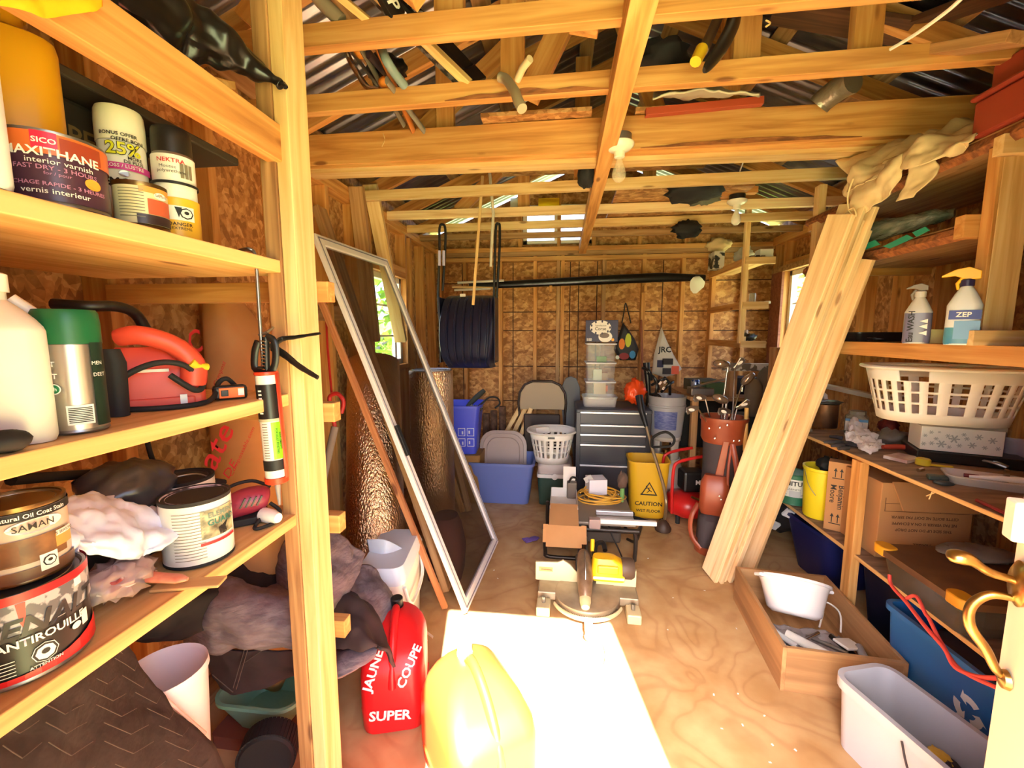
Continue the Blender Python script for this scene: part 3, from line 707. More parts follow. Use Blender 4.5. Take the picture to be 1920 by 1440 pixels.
# tape measure
p = W(432,745,X=-.775); p.z = ZS[1]+.001
t = thing('tape_measure', 'orange and black tape measure at the far end of the middle shelf', 'tape measure', p, facing(p)+.1)
MB().cbox((0,0,.017),(.068,.03,.033)).obj('case_shell', black, t, bevel=.007); MB().cbox((.002,-.0155,.017),(.05,.003,.024)).obj('front_cover', pbr('bright_orange',(246,120,30),.45), t, bevel=.001)
MB().cbox((-.012,-.0175,.017),(.014,.003,.014)).obj('brake', black, t, bevel=.001); MB().cbox((.02,-.0175,.018),(.012,.003,.016)).obj('belt_clip', white, t)
# kraft leaf bag standing behind the shelves
KB = pbr('brown_paper_bag', (206,152,96), .8, col2=(188,132,78), scale=5, bump=.6, bscale=9)
t = thing('paper_leaf_bag', 'tall brown paper yard bag with red lettering against the left wall', 'bag', (0,0,0))
rows = [[W(300,560,X=-1.13),W(340,555,X=-1.10),W(400,600,X=-1.12)],[W(290,660,X=-1.1),W(350,650,X=-1.03),W(420,700,X=-1.08)],[W(330,780,X=-1.08),W(395,780,X=-1.0),W(460,790,X=-1.06)],[W(360,900,X=-1.08),W(440,900,X=-.98),W(500,900,X=-1.06)],[W(380,1000,X=-1.08),W(460,1000,X=-.98),W(530,1000,X=-1.06)]]
b = MB(); secs = []
for k,(cx,cy,cz,wd,dp_) in enumerate(((-1.1,1.42,.0,.30,.22),(-1.1,1.42,.8,.31,.23),(-1.1,1.41,1.2,.31,.22),(-1.11,1.40,1.36,.29,.18),(-1.15,1.37,1.50,.16,.10),(-1.16,1.34,1.62,.10,.05))):
    R = []
    for i in range(36):
        a = 2*PI*i/36; c_, s_ = math.cos(a), math.sin(a); q = Vector((abs(c_)**.6*math.copysign(1,c_)*dp_/2, abs(s_)**.6*math.copysign(1,s_)*wd/2, 0))
        q = Vector((cx,cy,cz))+q*(1+.12*vn((q.x*3,q.y*3,cz),4,3)); R.append(q)
    secs.append(R)
b.rings(secs); b.obj('paper_sack', KB, t, smooth=50, sub=1)
def wtext(parent, s, size, m, o, x, y, **k): return text_flat(parent, s, size, m, o, x, y, **k)
wtext(t,'C',.085,red,W(366,642,X=-.962),(-.2,.95,.1),(0,-.2,1),bold=.4); wtext(t,'ate',.11,red,W(408,835,X=-.962),(-.05,.65,.7),(0,-.7,.7),bold=.4); wtext(t,'DE',.045,red,W(432,880,X=-.962),(-.05,.7,.6),(0,-.5,.8)); wtext(t,'Compostable.com',.022,red,W(455,845,X=-.962),(-.0,.6,.7),(0,-.6,.6))
wtext(t,'Compost',.02,red,W(412,700,X=-.962),(-.0,.5,.8),(0,-.6,.6))
# ---------------- caulking gun hanging on the post, with its tube
GX = -.725
t = thing('caulking_gun', 'caulking gun with black trigger and orange cradle hanging on the post', 'caulking gun', (0,0,0))
yg = .945
def G(px, py, y=yg): return W(px, py, Y=y)
b = MB(); b.tube(smoothpath([G(443,480,1.03),G(447,471,1.01),G(462,467),G(474,470),G(480,485),G(482,520),G(489,630),G(494,690)],4),.0042,8); b.obj('plunger_rod', steel, t, smooth=50)
b = MB(); b.tube(smoothpath([G(484,640),G(478,660),G(478,690),G(492,694),G(510,694),G(517,672),G(514,640),G(500,632)],4),[.009]*40,8,flat=.7); b.tube([G(498,632),G(500,694)],.008,8); b.obj('handle_frame', black, t, smooth=50)
b = MB(); b.tube(smoothpath([G(510,650),G(528,636,.99),G(555,632,.98),G(600,625,.96)],5),[.010,.009,.009,.008,.008,.007,.007,.006,.006,.006,.005,.005,.004,.004,.004,.003],8,flat=.6); b.obj('grip_lever', black, t, smooth=50)
b = MB(); b.tube(smoothpath([G(512,652,.985),G(535,666,.97),G(560,686,.96),G(596,708,.95)],5),[.011,.011,.011,.010,.010,.010,.009,.009,.009,.008,.008,.008,.007,.007,.006,.006],8,flat=.7); b.obj('trigger_lever', black, t, smooth=50)
b = MB(); sp = [G(497,635+ (700-635)*i/60)+Vector((.009*math.cos(i*PI/3),.009*math.sin(i*PI/3),0)) for i in range(61)]; b.tube(sp,.0012,5); b.obj('spring', chrome, t, smooth=60)
b = MB(); b.tube([G(485,628),G(500,624),G(512,614,.98)],[.003,.004,.003],6); b.obj('release_catch', steel, t)
CR = pbr('orange_red_steel', (228,66,36), .4)
b = MB(); top = G(499,700); bot = G(519,895); ax = (bot-top).normalized()
tt = axes(top, ax, (0,1,0))
for i in range(1):
    pr = [(0.0265*math.sin(a), .0265*math.cos(a)) for a in [math.radians(20+ 12*k) for k in range(14)]]
L_ = (bot-top).length
b.grid(lambda u,v: tt @ Vector((L_*u, .0268*math.sin(math.radians(-10+170*v)), .0268*math.cos(math.radians(-10+170*v)))), 1, 14)
b.obj('cradle', CR, t, smooth=60, solid=.0015)
b = MB(); b.rings([[tt @ Vector((x_, r_*math.sin(2*PI*k/20), r_*math.cos(2*PI*k/20))) for k in range(20)] for x_, r_ in ((-.004,.026),(0,.027),(.003,.026))]); b.rings([[tt @ Vector((x_, r_*math.sin(2*PI*k/20), r_*math.cos(2*PI*k/20))) for k in range(20)] for x_, r_ in ((L_-.003,.027),(L_+.01,.027),(L_+.012,.024))]); b.obj('end_ring', CR, t, smooth=40)
# tube
tb = thing('sealant_tube', 'sealant cartridge with white, black and lime green label', 'sealant tube', (0,0,0)); tb.matrix_basis = tt @ Matrix.Rotation(PI/2,4,'Y')   # local +Z down the tube
r = .0245
Lt = L_-.004
b = MB(); b.lathe([(r,.004),(r,Lt)], n=32); b.obj('cartridge', WL, tb, smooth=40)
b = MB(); b.lathe([(.008,Lt+.012),(.006,Lt+.035),(.003,Lt+.075)], n=14); b.obj('nozzle', pbr('clear_grey_nozzle',(150,150,155),.3,alpha=.7), tb, smooth=40)
# label angles: front faces the camera; find angle of camera in tube frame
cl = tb.matrix_basis.inverted() @ CO; af = math.atan2(cl.x, -cl.y)
def tst(m, a, z0, z1, w_, off=.0004): patch_cyl(tb,'label_band',m,r,af+a-w_/2,af+a+w_/2,z0,z1,off)
q = Lt
tst(pbr('black_label',(26,24,26),.35),0,.02*q/.2,.085*q/.2,3.0); tst(ink,0,.165*q/.2,.185*q/.2,3.0); tst(pbr('lime_label',(130,235,30),.4),-.45,.092*q/.2,.163*q/.2,1.0,.0008); tst(pbr('beige_band',(190,180,150),.4),0,.085*q/.2,.09*q/.2,3.0,.0008)
for k in range(14): tst(pbr('grey_print',(120,112,95),.6),.62,(.094+.005*k)*q/.2,(.0955+.005*k)*q/.2,.5,.0007)
for k in range(7): tst(wink,.75,(.03+.007*k)*q/.2,(.033+.007*k)*q/.2,.35,.0007)
text_cyl(tb,'PORTES ET FENETRES',.0065,ink,r+.0008,af-.35,.128*q/.2,bold=.6,rot=PI/2); text_cyl(tb,'REVETEMENTS',.0065,ink,r+.0008,af-.62,.128*q/.2,bold=.6,rot=PI/2)
# ---------------- lower shelf
z = ZS[2]+.001
p = onshelf(42,-.79,ZS[2]); pen = p.copy(); r, h = .0775, .128
blk = pbr('black_label',(26,24,26),.35); rd = pbr('rust_red_label',(206,28,36),.35)
t = can('rust_paint_can', 'gallon tin of rust paint, black label with red splash and diamond plate', 'paint can', p, r, h, blk, rim=steel)
dpm = pbr('diamond_plate_print',(168,168,176),.4,col2=(96,96,104),scale=60,sharp=True)
strip(t, dpm, r, 0, .098, .28, .045); strip(t, rd, r, 0, .125, .3, .012,.0009)
poly_cyl(t,'label_band',rd,r,[(.0,.118),(.12,.118),(.1,.09),(.06,.083),(.03,.09)],.0011)
for k in range(8): 
    a0 = -1.6+.4*k; z0 = .008; z1 = .018+.022*max(0,(k-4)/4)**1.2
    poly_cyl(t,'label_band',rd,r,[(a0,.008),(a0+.2,.008),(a0+.4,.008),(a0+.4,.016+.030*max(0,(k-3)/4)**1.5),(a0+.2,.016+.030*max(0,(k-3.5)/4)**1.5),(a0,.016+.030*max(0,(k-4)/4)**1.5)],.0009)
text_cyl(t,'PENALT',.037,pbr('dark_plate_print',(40,38,42),.4),r+.0006,.36,.082,bold=1.6,shear=.25); text_cyl(t,'ANTIROUILLE',.0155,wink,r+.0006,.32,.061,bold=1); hazard(t,r,.28,.036,.013,ink,white); ellp(t,wink,r,.28,.036,.014,.014,.0003,'hazard_symbol',8)
text_cyl(t,'ATTENTION',.006,wink,r+.0006,.28,.020,bold=.6); ellp(t,wink,r,.78,.048,.007,.005); strip(t,wink,r,.98,.052,.012,.022); strip(t,wink,r,.9,.112,.012,.012,.0012)
for k in range(6): strip(t,wink,r,-.28,.04-.005*k,.03,.001)
p2 = pen+Vector((.004,.012,h+.001)); r, h2 = .0535, .112
t = can('wood_stain_can', 'quart tin of deck stain with a wood picture, stacked on the rust paint', 'paint can', p2, r, h2, pbr('taupe_label',(196,178,164),.35), rim=pbr('dark_gold_rim',(120,95,60),.3,.9))
strip(t, ink, r, 0, .098, .3, .012); text_cyl(t,'Natural Oil Coat Stain',.0085,wink,r+.0007,.3,.098,bold=.8)
ellp(t, white, r, .35, .082, .030, .010); text_cyl(t,'SAMAN',.013,ink,r+.0008,.3,.082,bold=.2); strip(t, pbr('wood_picture',(140,98,62),.45,col2=(96,62,38),scale=30), r, .2, .048, .085, .036); strip(t, pbr('wood_post_picture',(92,56,38),.45,col2=(120,78,50),scale=30), r, -.25, .045, .025, .026,.001)
strip(t, pbr('label_amber',(214,150,80),.45), r, .95, .05, .028, .02,.001); strip(t,WL,r,.95,.060,.026,.008,.0013); text_cyl(t,'5 SEASONS',.006,ink,r+.0014,.95,.060,bold=.5)
strip(t, pbr('wood_foot',(110,72,50),.45), r, .2, .014, .2, .016); strip(t,white,r,.5,.025,.02,.024,.0012); hazard(t,r+.0012,.5,.026,.008)
# element can
p = onshelf(376,-.775,ZS[2]); r, h = .064, .140
t = can('paint_can', 'white paint tin with drips and a red stripe, black rim and open top', 'paint can', p, r, h, WL, rim=blackr, lidm=pbr('pinkish_dried_paint',(196,176,178),.6,col2=(60,50,52),scale=18,sharp=True))
strip(t, pbr('khaki_label',(196,188,150),.4,col2=(40,36,34),scale=34,sharp=False), r, .62, .088, .07, .06); strip(t, red, r, .62, .048, .075, .006,.001)
text_cyl(t,'ELEMENT',.015,pbr('teal_print',(110,130,120),.5),r+.0009,.75,.106,bold=.8); text_cyl(t,'GUARD',.017,pbr('teal_print2',(40,110,100),.5),r+.0009,.7,.09,bold=1)
poly_cyl(t,'paint_drip',ink,r,[(.55,.075),(.9,.085),(.8,.072),(.85,.06),(.7,.068),(.6,.058)],.0012)
for k in range(16): strip(t, pbr('grey_print',(120,112,95),.6), r, -.25, .118-.0065*k, .055, .0012)
p = onshelf(348,-.915,ZS[2]); t = can('paint_can', 'white paint tin with black lid behind the dripped one', 'paint can', p, .068, .135, WL, rim=blackr, lidm=black)
MB().tube(smoothpath([(-.067,0,.11),(-.03,-.05,.145),(.03,-.05,.148),(.067,0,.11)],6),.0018,6).obj('bail_handle', steel, t, smooth=60)
# white plastic bag
PB = pbr('white_film_bag', (216,222,244), .35, bump=.35, bscale=14, scale=6)
t = thing('plastic_bag', 'crumpled white plastic bag lying over the middle of the lower shelf', 'bag', (0,0,0))
zz = z
cloth('film', PB, t, [[W(130,930,X=-.86),W(185,925,X=-.90),W(250,945,X=-.90),W(300,960,X=-.86)],[W(120,965,X=-.80),W(190,958,X=-.82),W(255,965,X=-.82),W(348,968,X=-.78)],[W(120,1010,X=-.76),W(200,1010,X=-.765),W(262,1025,X=-.765),W(330,1012,X=-.755)],[W(130,1040,X=-.78),W(200,1048,X=-.77),W(265,1048,X=-.765),W(280,1040,X=-.77)]], amp=.013, freq=24, seed=8, thick=.0015, smooth=50)
t = thing('clear_bag', 'clear bag of reddish scraps under the white plastic bag', 'bag', (0,0,0))
blob('film', pbr('clear_bag_film',(226,190,182),.15,alpha=.55,bump=.5,bscale=20,scale=5), t, W(215,1085,X=-.79), (.10,.12,.055), 4, .25, 5, 30, 0)
blob('scraps', pbr('red_scraps',(178,72,60),.5,col2=(226,200,190),scale=30,sharp=True), t, W(215,1087,X=-.79), (.08,.10,.04), 9, .3, 5, 24)
# brush
t = thing('paint_brush', 'paintbrush with red painted handle and green band beside the clear bag', 'paintbrush', (0,0,0))
q0 = W(235,1080,Z=z+.035); q1 = W(352,1086,Z=z+.022)
d = (q1-q0); b = MB(); Mx = axes(q0, d, (-d.y,d.x,0)); Lb = d.length
b.rings([[Mx @ Vector((x_*Lb, yy*math.cos(2*PI*k/16), zz_*math.sin(2*PI*k/16))) for k in range(16)] for x_,yy,zz_ in ((.38,.013,.008),(.5,.014,.007),(.7,.012,.007),(.85,.013,.006),(1.0,.004,.003))]); b.obj('handle', pbr('red_worn_handle',(206,84,64),.45,col2=(226,150,120),scale=30), t, smooth=60)
b = MB(); b.rings([[Mx @ Vector((x_*Lb, .018*math.cos(2*PI*k/16), .010*math.sin(2*PI*k/16))) for k in range(16)] for x_ in (.2,.38)]); b.obj('ferrule', pbr('green_silver',(120,160,130),.3,.6), t, smooth=40)
b = MB(); b.rings([[Mx @ Vector((x_*Lb, yy*math.cos(2*PI*k/16), .009*math.sin(2*PI*k/16))) for k in range(16)] for x_,yy in ((-.1,.022),(.2,.018))]); b.obj('bristles', pbr('dark_bristles',(60,44,46),.8), t, smooth=40)
o = lumber('stir_stick', W(290,1100,Z=z+.004), W(418,1090,Z=z+.004), .035, .006, EDGE); tag(o,'flat wooden stir stick jutting over the front edge of the lower shelf','stir stick')
# small red sander
p = onshelf(462,-.80,ZS[2])
t = thing('palm_sander', 'maroon palm sander with black cord at the far end of the lower shelf', 'power tool', p, facing(p))
MR = pbr('maroon_plastic',(150,44,66),.4)
b = MB(); b.tube(smoothpath([(-.05,0,.035),(-.01,0,.05),(.03,0,.055),(.052,0,.05)],5),[.024,.026,.028,.03,.032,.033,.034,.034,.034,.033,.033,.032,.031,.029,.026,.02],16); b.obj('motor_housing', MR, t, smooth=60)
for k in range(4): MB().cbox((-.005+.012*k,-.034,.06),(.003,.006,.026),ry=.5).obj('vent_slot', black, t)
MB().cbox((.0,0,.01),(.1,.07,.018)).obj('sanding_pad', blackr, t, bevel=.003)
MB().tube(smoothpath([(.055,-.01,.04),(.075,-.03,.02),(.06,-.06,.006),(.02,-.08,.006),(.02,-.05,.006),(.05,-.03,.03)],6),.0045,8).obj('power_cord', blackr, t, smooth=60)
MB().tube(smoothpath([(-.06,.02,.06),(-.03,.04,.085),(.02,.045,.09),(.06,.03,.07)],6),.0045,8).obj('cord_loop', blackr, t, smooth=60)
t = thing('white_bottle_cap', 'small white capped bottle lying at the post end of the lower shelf', 'bottle', W(508,945,X=-.725), 0)
t.location.z = z+.018; MB().tube([(-.03,.01,0),(.0,0,0),(.022,-.006,0)],[.018,.018,.012],14).obj('bottle_body', white, t, smooth=50)
# black cases behind on the lower shelf
o = MB(); o.rings([rrect(.30,.5,.03,0),rrect(.30,.5,.03,.07),rrect(.24,.42,.04,.10)]); o=o.obj('tool_case',black,smooth=40,bevel=.004); o.location=(-1.03,.62,z); tag(o,'black moulded case lying at the back of the lower shelf','case')
text_flat(o,'HUSP',.03,pbr('grey_emboss',(90,88,86),.6),(.125,.02,.095),(0,1,0),(-.4,0,1),bold=.5)
GF = pbr('grey_black_film',(56,54,58),.3,bump=.5,bscale=16,scale=6)
o = blob('grey_tool_bag', GF, None, W(235,915,X=-.93), (.15,.18,.12), 6, .12, 3, 30); tag(o,'grey black crumpled plastic wrap behind the white bag','bag')
o = MB().tube(smoothpath([W(20,900,X=-.97),W(150,890,X=-1.02),W(250,885,X=-1.02),W(330,895,X=-1.0),W(420,905,X=-.98)],6),.01,8).obj('black_strap', blackr, smooth=60); tag(o,'black strap lying across the back of the lower shelf','strap')
o = MB().tube(smoothpath([W(270,800,X=-1.1),W(290,870,X=-1.05),W(330,900,X=-1.02),W(400,905,X=-1.0)],6),.006,8).obj('black_cable', blackr, smooth=60); tag(o,'black cable hanging down behind the lower shelf tins','cable')
# ================================================================== BELOW THE LEFT SHELVES
MOV = pbr('black_moving_blanket', (48,38,38), .9, bump=.4, scale=30, col2=(36,28,28))
STI = pbr('pale_stitching', (84,72,68), .9)
t = thing('moving_blanket', 'dark brown black moving blanket with zigzag stitching, hanging below the lower shelf', 'blanket', (0,0,0))
ctl = [[W(-120,1240,X=-.86),W(40,1205,X=-.86),W(228,1200,X=-.92)],[W(-120,1330,X=-.80),W(100,1290,X=-.82),W(300,1310,X=-.88)],[W(-120,1420,X=-.76),W(120,1400,X=-.78),W(385,1400,X=-.83)],[W(-120,1560,X=-.74),W(140,1540,X=-.76),W(430,1480,X=-.80)]]
o = cloth('quilted_fabric', MOV, t, ctl, amp=.014, freq=7, seed=2, thick=.008)
rows = [smoothpath(r, 6) for r in ctl]; k = len(rows[0]); cols = [smoothpath([rows[i][j] for i in range(4)], 6) for j in range(k)]
def surf(u, v):
    a = u*(k-1); c = v*(len(cols[0])-1); i, j = min(int(a),k-2), min(int(c),len(cols[0])-2); fa, fc = a-i, c-j
    q = (cols[i][j]*(1-fa)*(1-fc)+cols[i+1][j]*fa*(1-fc)+cols[i][j+1]*(1-fa)*fc+cols[i+1][j+1]*fa*fc)
    g = (cols[i+1][j]-cols[i][j]).cross(cols[i][j+1]-cols[i][j]).normalized()
    if g.dot(CO-q) < 0: g = -g
    return q+g*(.013+.014*(0))+Vector((0,0,0))
sm = MB()
for cidx in range(9):
    for s_ in range(5):
        v0 = .06+cidx*.1+.02*vn((cidx,s_,0),1.7,3); u0 = .06+s_*.18+.03*vn((cidx,s_,5),2.3,4)
        for (ua, va, ub, vb) in ((u0,v0,u0+.07,v0+.06),(u0+.07,v0+.06,u0+.14,v0)):
            sm.tube([surf(ua,va),surf((ua+ub)/2,(va+vb)/2),surf(ub,vb)],.0007,4)
sm.obj('stitching', STI, t)
# white pail lying open, seen past the blanket
t = thing('white_pail', 'white plastic pail standing on the floor under the left shelf', 'pail', W(325,1400,Z=.02)+Vector((0,0,0)), 0)
t.location = W(322,1385,X=-.98); t.location.z = .0
tx, ty = t.location.x, t.location.y
PW = pbr('cool_white_plastic',(222,222,234),.45)
b = MB(); b.lathe([(.062,0),(.064,.004),(.088,.33),(.092,.335),(.09,.345),(.084,.34),(.06,.01)], n=36); b.obj('pail_shell', PW, t, smooth=50)
zt = W(330,1235,X=-.98).z
t.scale = (1,1,max(.6, zt/.345))
o = MB().tube([W(228,1205,X=-.93),W(262,1270,X=-.90),W(385,1375,X=-.86)],.004,6).obj('white_trim_rod', pbr('off_white_rod',(200,190,186),.5), smooth=50); tag(o,'thin pale edging rod leaning over the dark blanket','rod')
# quilted grey blankets heaped
QG = pbr('grey_quilt', (122,108,116), .85, bump=.8, scale=26, stretch=(1,1,3), col2=(104,90,98))
t = thing('quilted_blanket', 'grey quilted blanket bulging through the shelf behind the post', 'blanket', (0,0,0))
cloth('quilt', QG, t, [[W(590,960,Y=1.42),W(640,1005,Y=1.45),W(672,1045,Y=1.5)],[W(540,1010,Y=1.34),W(610,1060,Y=1.32),W(668,1085,Y=1.40)],[W(520,1060,Y=1.3),W(590,1120,Y=1.25),W(640,1130,Y=1.33)],[W(520,1130,Y=1.3),W(560,1180,Y=1.28),W(610,1180,Y=1.33)]], amp=.02, freq=9, seed=4, thick=.02)
t = thing('quilted_blanket', 'grey quilted blanket folded over the rough low shelf board', 'blanket', (0,0,0))
cloth('quilt', QG, t, [[W(400,1085,Y=1.30),W(450,1075,Y=1.33),W(560,1090,Y=1.36)],[W(375,1110,Y=1.2),W(440,1080,Y=1.18),W(560,1095,Y=1.22)],[W(352,1160,Y=1.12),W(430,1140,Y=1.09),W(560,1150,Y=1.12)],[W(355,1178,Y=1.12),W(430,1186,Y=1.1),W(560,1178,Y=1.12)],[W(380,1190,Y=1.16),W(440,1192,Y=1.14),W(560,1185,Y=1.15)]], amp=.018, freq=10, seed=6, thick=.012).location = (.02,-.05,0)
t = thing('quilted_blanket', 'grey quilted blanket slumped against the white cooler', 'blanket', (0,0,0))
cloth('quilt', QG, t, [[W(655,1060,Y=1.55),W(700,1070,Y=1.62),W(735,1110,Y=1.62)],[W(640,1100,Y=1.42),W(690,1120,Y=1.45),W(738,1160,Y=1.50)],[W(630,1150,Y=1.38),W(690,1170,Y=1.40),W(725,1210,Y=1.42)],[W(620,1200,Y=1.40),W(680,1220,Y=1.42),W(715,1240,Y=1.42)]], amp=.018, freq=9, seed=11, thick=.02)
t = thing('quilted_blanket', 'pale grey quilt corner lying on the red fuel can with writing', 'blanket', (0,0,0))
cloth('quilt', QG, t, [[W(560,1230,Y=1.34),W(640,1205,Y=1.34),W(700,1195,Y=1.36)],[W(555,1255,Y=1.20),W(640,1235,Y=1.20),W(708,1215,Y=1.25)],[W(560,1275,Y=1.15),W(640,1270,Y=1.15),W(700,1235,Y=1.22)]], amp=.008, freq=9, seed=12, thick=.014)
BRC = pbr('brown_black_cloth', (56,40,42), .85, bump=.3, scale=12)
t = thing('dark_jacket', 'dark brown cloth jacket slung between the quilts and the red can', 'cloth', (0,0,0))
cloth('fabric', BRC, t, [[W(600,1150,Y=1.34),W(650,1110,Y=1.36),W(690,1130,Y=1.38)],[W(600,1190,Y=1.26),W(660,1150,Y=1.26),W(720,1190,Y=1.32)],[W(610,1215,Y=1.22),W(680,1190,Y=1.22),W(735,1215,Y=1.28)],[W(670,1215,Y=1.21),W(715,1215,Y=1.21),W(742,1250,Y=1.24)]], amp=.02, freq=8, seed=5, thick=.01)
t = thing('dark_jacket', 'black cloth with white seam lines drooping under the rough low shelf board', 'cloth', (0,0,0))
cloth('fabric', BRC, t, [[W(340,1205,Y=1.16),W(430,1215,Y=1.14),W(560,1215,Y=1.16)],[W(380,1240,Y=1.18),W(440,1255,Y=1.15),W(560,1250,Y=1.17)],[W(410,1270,Y=1.2),W(440,1300,Y=1.17),W(560,1262,Y=1.2)]], amp=.01, freq=9, seed=7, thick=.006)
for a, c in ((W(460,1212,Y=1.125),W(437,1290,Y=1.13)),(W(466,1212,Y=1.125),W(443,1292,Y=1.13)),(W(500,1214,Y=1.125),W(455,1245,Y=1.13)),(W(398,1265,Y=1.13),W(437,1298,Y=1.13))):
    MB().tube([a,(a+c)/2,c],.0013,5).obj('seam', STI, t)
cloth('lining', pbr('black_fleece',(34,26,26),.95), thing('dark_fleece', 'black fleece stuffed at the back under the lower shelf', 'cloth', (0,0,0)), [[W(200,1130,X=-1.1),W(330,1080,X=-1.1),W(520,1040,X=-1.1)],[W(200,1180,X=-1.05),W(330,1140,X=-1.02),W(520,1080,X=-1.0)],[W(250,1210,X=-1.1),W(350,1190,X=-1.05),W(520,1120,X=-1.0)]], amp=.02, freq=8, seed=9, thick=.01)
# green basin
t = thing('green_basin', 'sage green plastic basin on the floor behind the post', 'basin', W(505,1330,X=-.92)); t.location.z = .12
GB = pbr('sage_green_plastic', (124,176,148), .4)
q = t.location.copy()
b = MB(); loftbox(b, .20,.16,.30,.22,.115,.06,.004,rim=.008,rimh=.012); b.obj('basin_shell', GB, t, smooth=40)
t.location = (W(500,1290,Y=1.30).x, 1.32, W(500,1330,Y=1.30).z-.02)
bz = t.location.z
o = MB(); o.rings([rrect(.3,.24,.02,0),rrect(.3,.24,.02,bz-.002)]); o=o.obj('cardboard_carton', pbr('brown_red_carton',(120,66,50),.8), smooth=40); o.location=(t.location.x,t.location.y,0); tag(o,'brown carton on the floor under the green basin','box')
# ribbed tyre
t = thing('mower_wheel', 'black ribbed rubber wheel on the floor left of the red fuel can', 'wheel', (0,0,0)); c = W(515,1430,Y=1.16); R_ = .085
t.location = (c.x, 1.14, R_+.005); t.rotation_euler = (0,0,.35)
b = MB(); prof = [(R_*.5,-.035),(R_*.9,-.04),(R_,-.03),(R_,.03),(R_*.9,.04),(R_*.5,.035)]
MX = Matrix.Rotation(PI/2,4,'X')
b.lathe(prof, n=64, cap0=True, cap1=True, M=MX); b.obj('tyre', blackr, t, smooth=30)
b = MB()
for k_ in range(44):
    a = 2*PI*k_/44; b.cbox((R_*math.cos(a),0,R_*math.sin(a)),(.006,.066,.010),ry=-a)
b.obj('tread', blackr, t)
b = MB(); b.lathe([(R_*.45,-.036),(R_*.48,-.043),(R_*.2,-.05),(0,-.05)], n=28, cap0=False, M=Matrix.Rotation(PI/2,4,'X')); b.obj('hub', black, t, smooth=40)
# -------- fuel cans
def fuelcan(name, label, loc, rz, w_, d_, h, m, capm, cat='fuel can', writing=False):
    t = thing(name, label, cat, loc, rz)
    b = MB()
    secs = []
    def sec(z, fx, fy, r, cx=0, cy=0): secs.append(rrect(w_*fx, d_*fy, r, z, 6, cx, cy))
    sec(0,.90,.86,.04); sec(.01,.97,.95,.05); sec(h*.25,1,1,.05); sec(h*.62,1,1,.055); sec(h*.72,.97,.93,.055,0,.0); sec(h*.82,.88,.74,.05,0,d_*.06); sec(h*.90,.72,.56,.045,0,d_*.12); sec(h*.955,.52,.42,.04,0,d_*.16); sec(h*.985,.3,.3,.03,0,d_*.19)
    b.rings(secs); b.obj('tank', m, t, smooth=45)
    # handle: raised bridge from back neck to the front slope
    b = MB(); b.tube(smoothpath([(0,d_*.20,h*.93),(0,d_*.10,h*1.02),(0,-d_*.08,h*.99),(0,-d_*.28,h*.86),(0,-d_*.44,h*.66),(0,-d_*.48,h*.52)],6),[.019]*40,12,flat=.8); b.obj('handle', m, t, smooth=60)
    for s_ in (-1,1):
        MB().tube([(s_*w_*.497,-d_*.3,h*.2),(s_*w_*.499,0,h*.2),(s_*w_*.497,d_*.3,h*.2)],.006,6).obj('side_rib', m, t, smooth=50)
    b = MB(); b.lathe([(.026,h*.97),(.026,h*1.0),(.024,h*1.0),(.024,h*1.075),(.021,h*1.085),(0,h*1.085)], c=(0,d_*.24,0), n=28); b.obj('spout_cap', capm, t, smooth=35)
    return t
REDP = pbr('red_polyethylene', (224,28,34), .38, bump=.08, scale=30)
SUNC = pbr('yellow_polyethylene', (236,150,26), .38)
pr = Vector((-.455,1.335,.001))
t = fuelcan('red_fuel_can', 'red fuel can with SUPER and COUPE painted by hand in white', (-.625,1.46,.001), .28, .23,.30,.36, REDP, black)
wp = pbr('hand_painted_white',(232,214,216),.6)
for s, sz, o_, x_, y_ in (('SUPER',.052,(-.01,-.1535,.085),(1,0,-.08),(0,0,1)),('COUPE',.042,(.062,-.140,.258),(.45,.56,.70),(-.9,.28,.35)),('JAUNE',.042,(-.062,-.140,.258),(.30,.59,.74),(-.95,.19,.24))):
    text_flat(t, s, sz, wp, o_, x_, y_, bold=1.6)
# sunlit can
pc = W(890,1330,Z=0.0)
t = fuelcan('orange_fuel_can', 'big orange red fuel can with silver cap, standing in the sun patch', (-.262,1.22,.001), .62, .28,.36,.375, pbr('orange_red_fuel_plastic',(236,78,30),.35), pbr('silver_white_cap',(226,224,222),.3))
# cooler under the blankets
t = thing('cooler', 'white cooler box under the grey quilts by the screen door', 'cooler', (-.80,1.86,.001), .12)
b = MB(); loftz(b, [(.18,.36,.03,0,0,0),(.20,.38,.04,0,0,.34)]); b.obj('cooler_body', white, t, smooth=40)
b = MB(); loftz(b, [(.21,.40,.04,0,0,.342),(.22,.41,.04,0,0,.37),(.19,.38,.05,0,0,.42)]); b.obj('cooler_lid', pbr('cool_lid',(214,222,236),.4), t, smooth=40)
MB().tube(smoothpath([(.10,-.17,.32),(.12,-.13,.22),(.12,.1,.22),(.10,.16,.32)],5),.009,8).obj('carry_handle', white, t, smooth=60)
o = MB().tube(smoothpath([W(760,1130,Y=1.75),W(768,1180,Y=1.72),W(775,1215,Y=1.75),W(760,1225,Z=.01),W(785,1205,Z=.01),W(800,1200,Z=.01),W(765,1190,Z=.01),W(775,1165,Z=.02)],7),.0035,6).obj('white_cord', white, smooth=60); o.name='white_string'; tag(o,'white string trailing on the floor beside the cooler','cord')
t = thing('white_strap', 'short white plastic strip standing by the sunlit can', 'strap', (0,0,0))
MB().tube(smoothpath([W(788,1165,Z=.05),W(795,1180,Z=.03),W(812,1195,Z=.01)],5),[.011]*20,6,flat=.12).obj('strip', white, t, smooth=50)
t = thing('canvas_tote', 'dark red brown bag standing in shade behind the screen door', 'bag', (-.68,2.38,.001), .1)
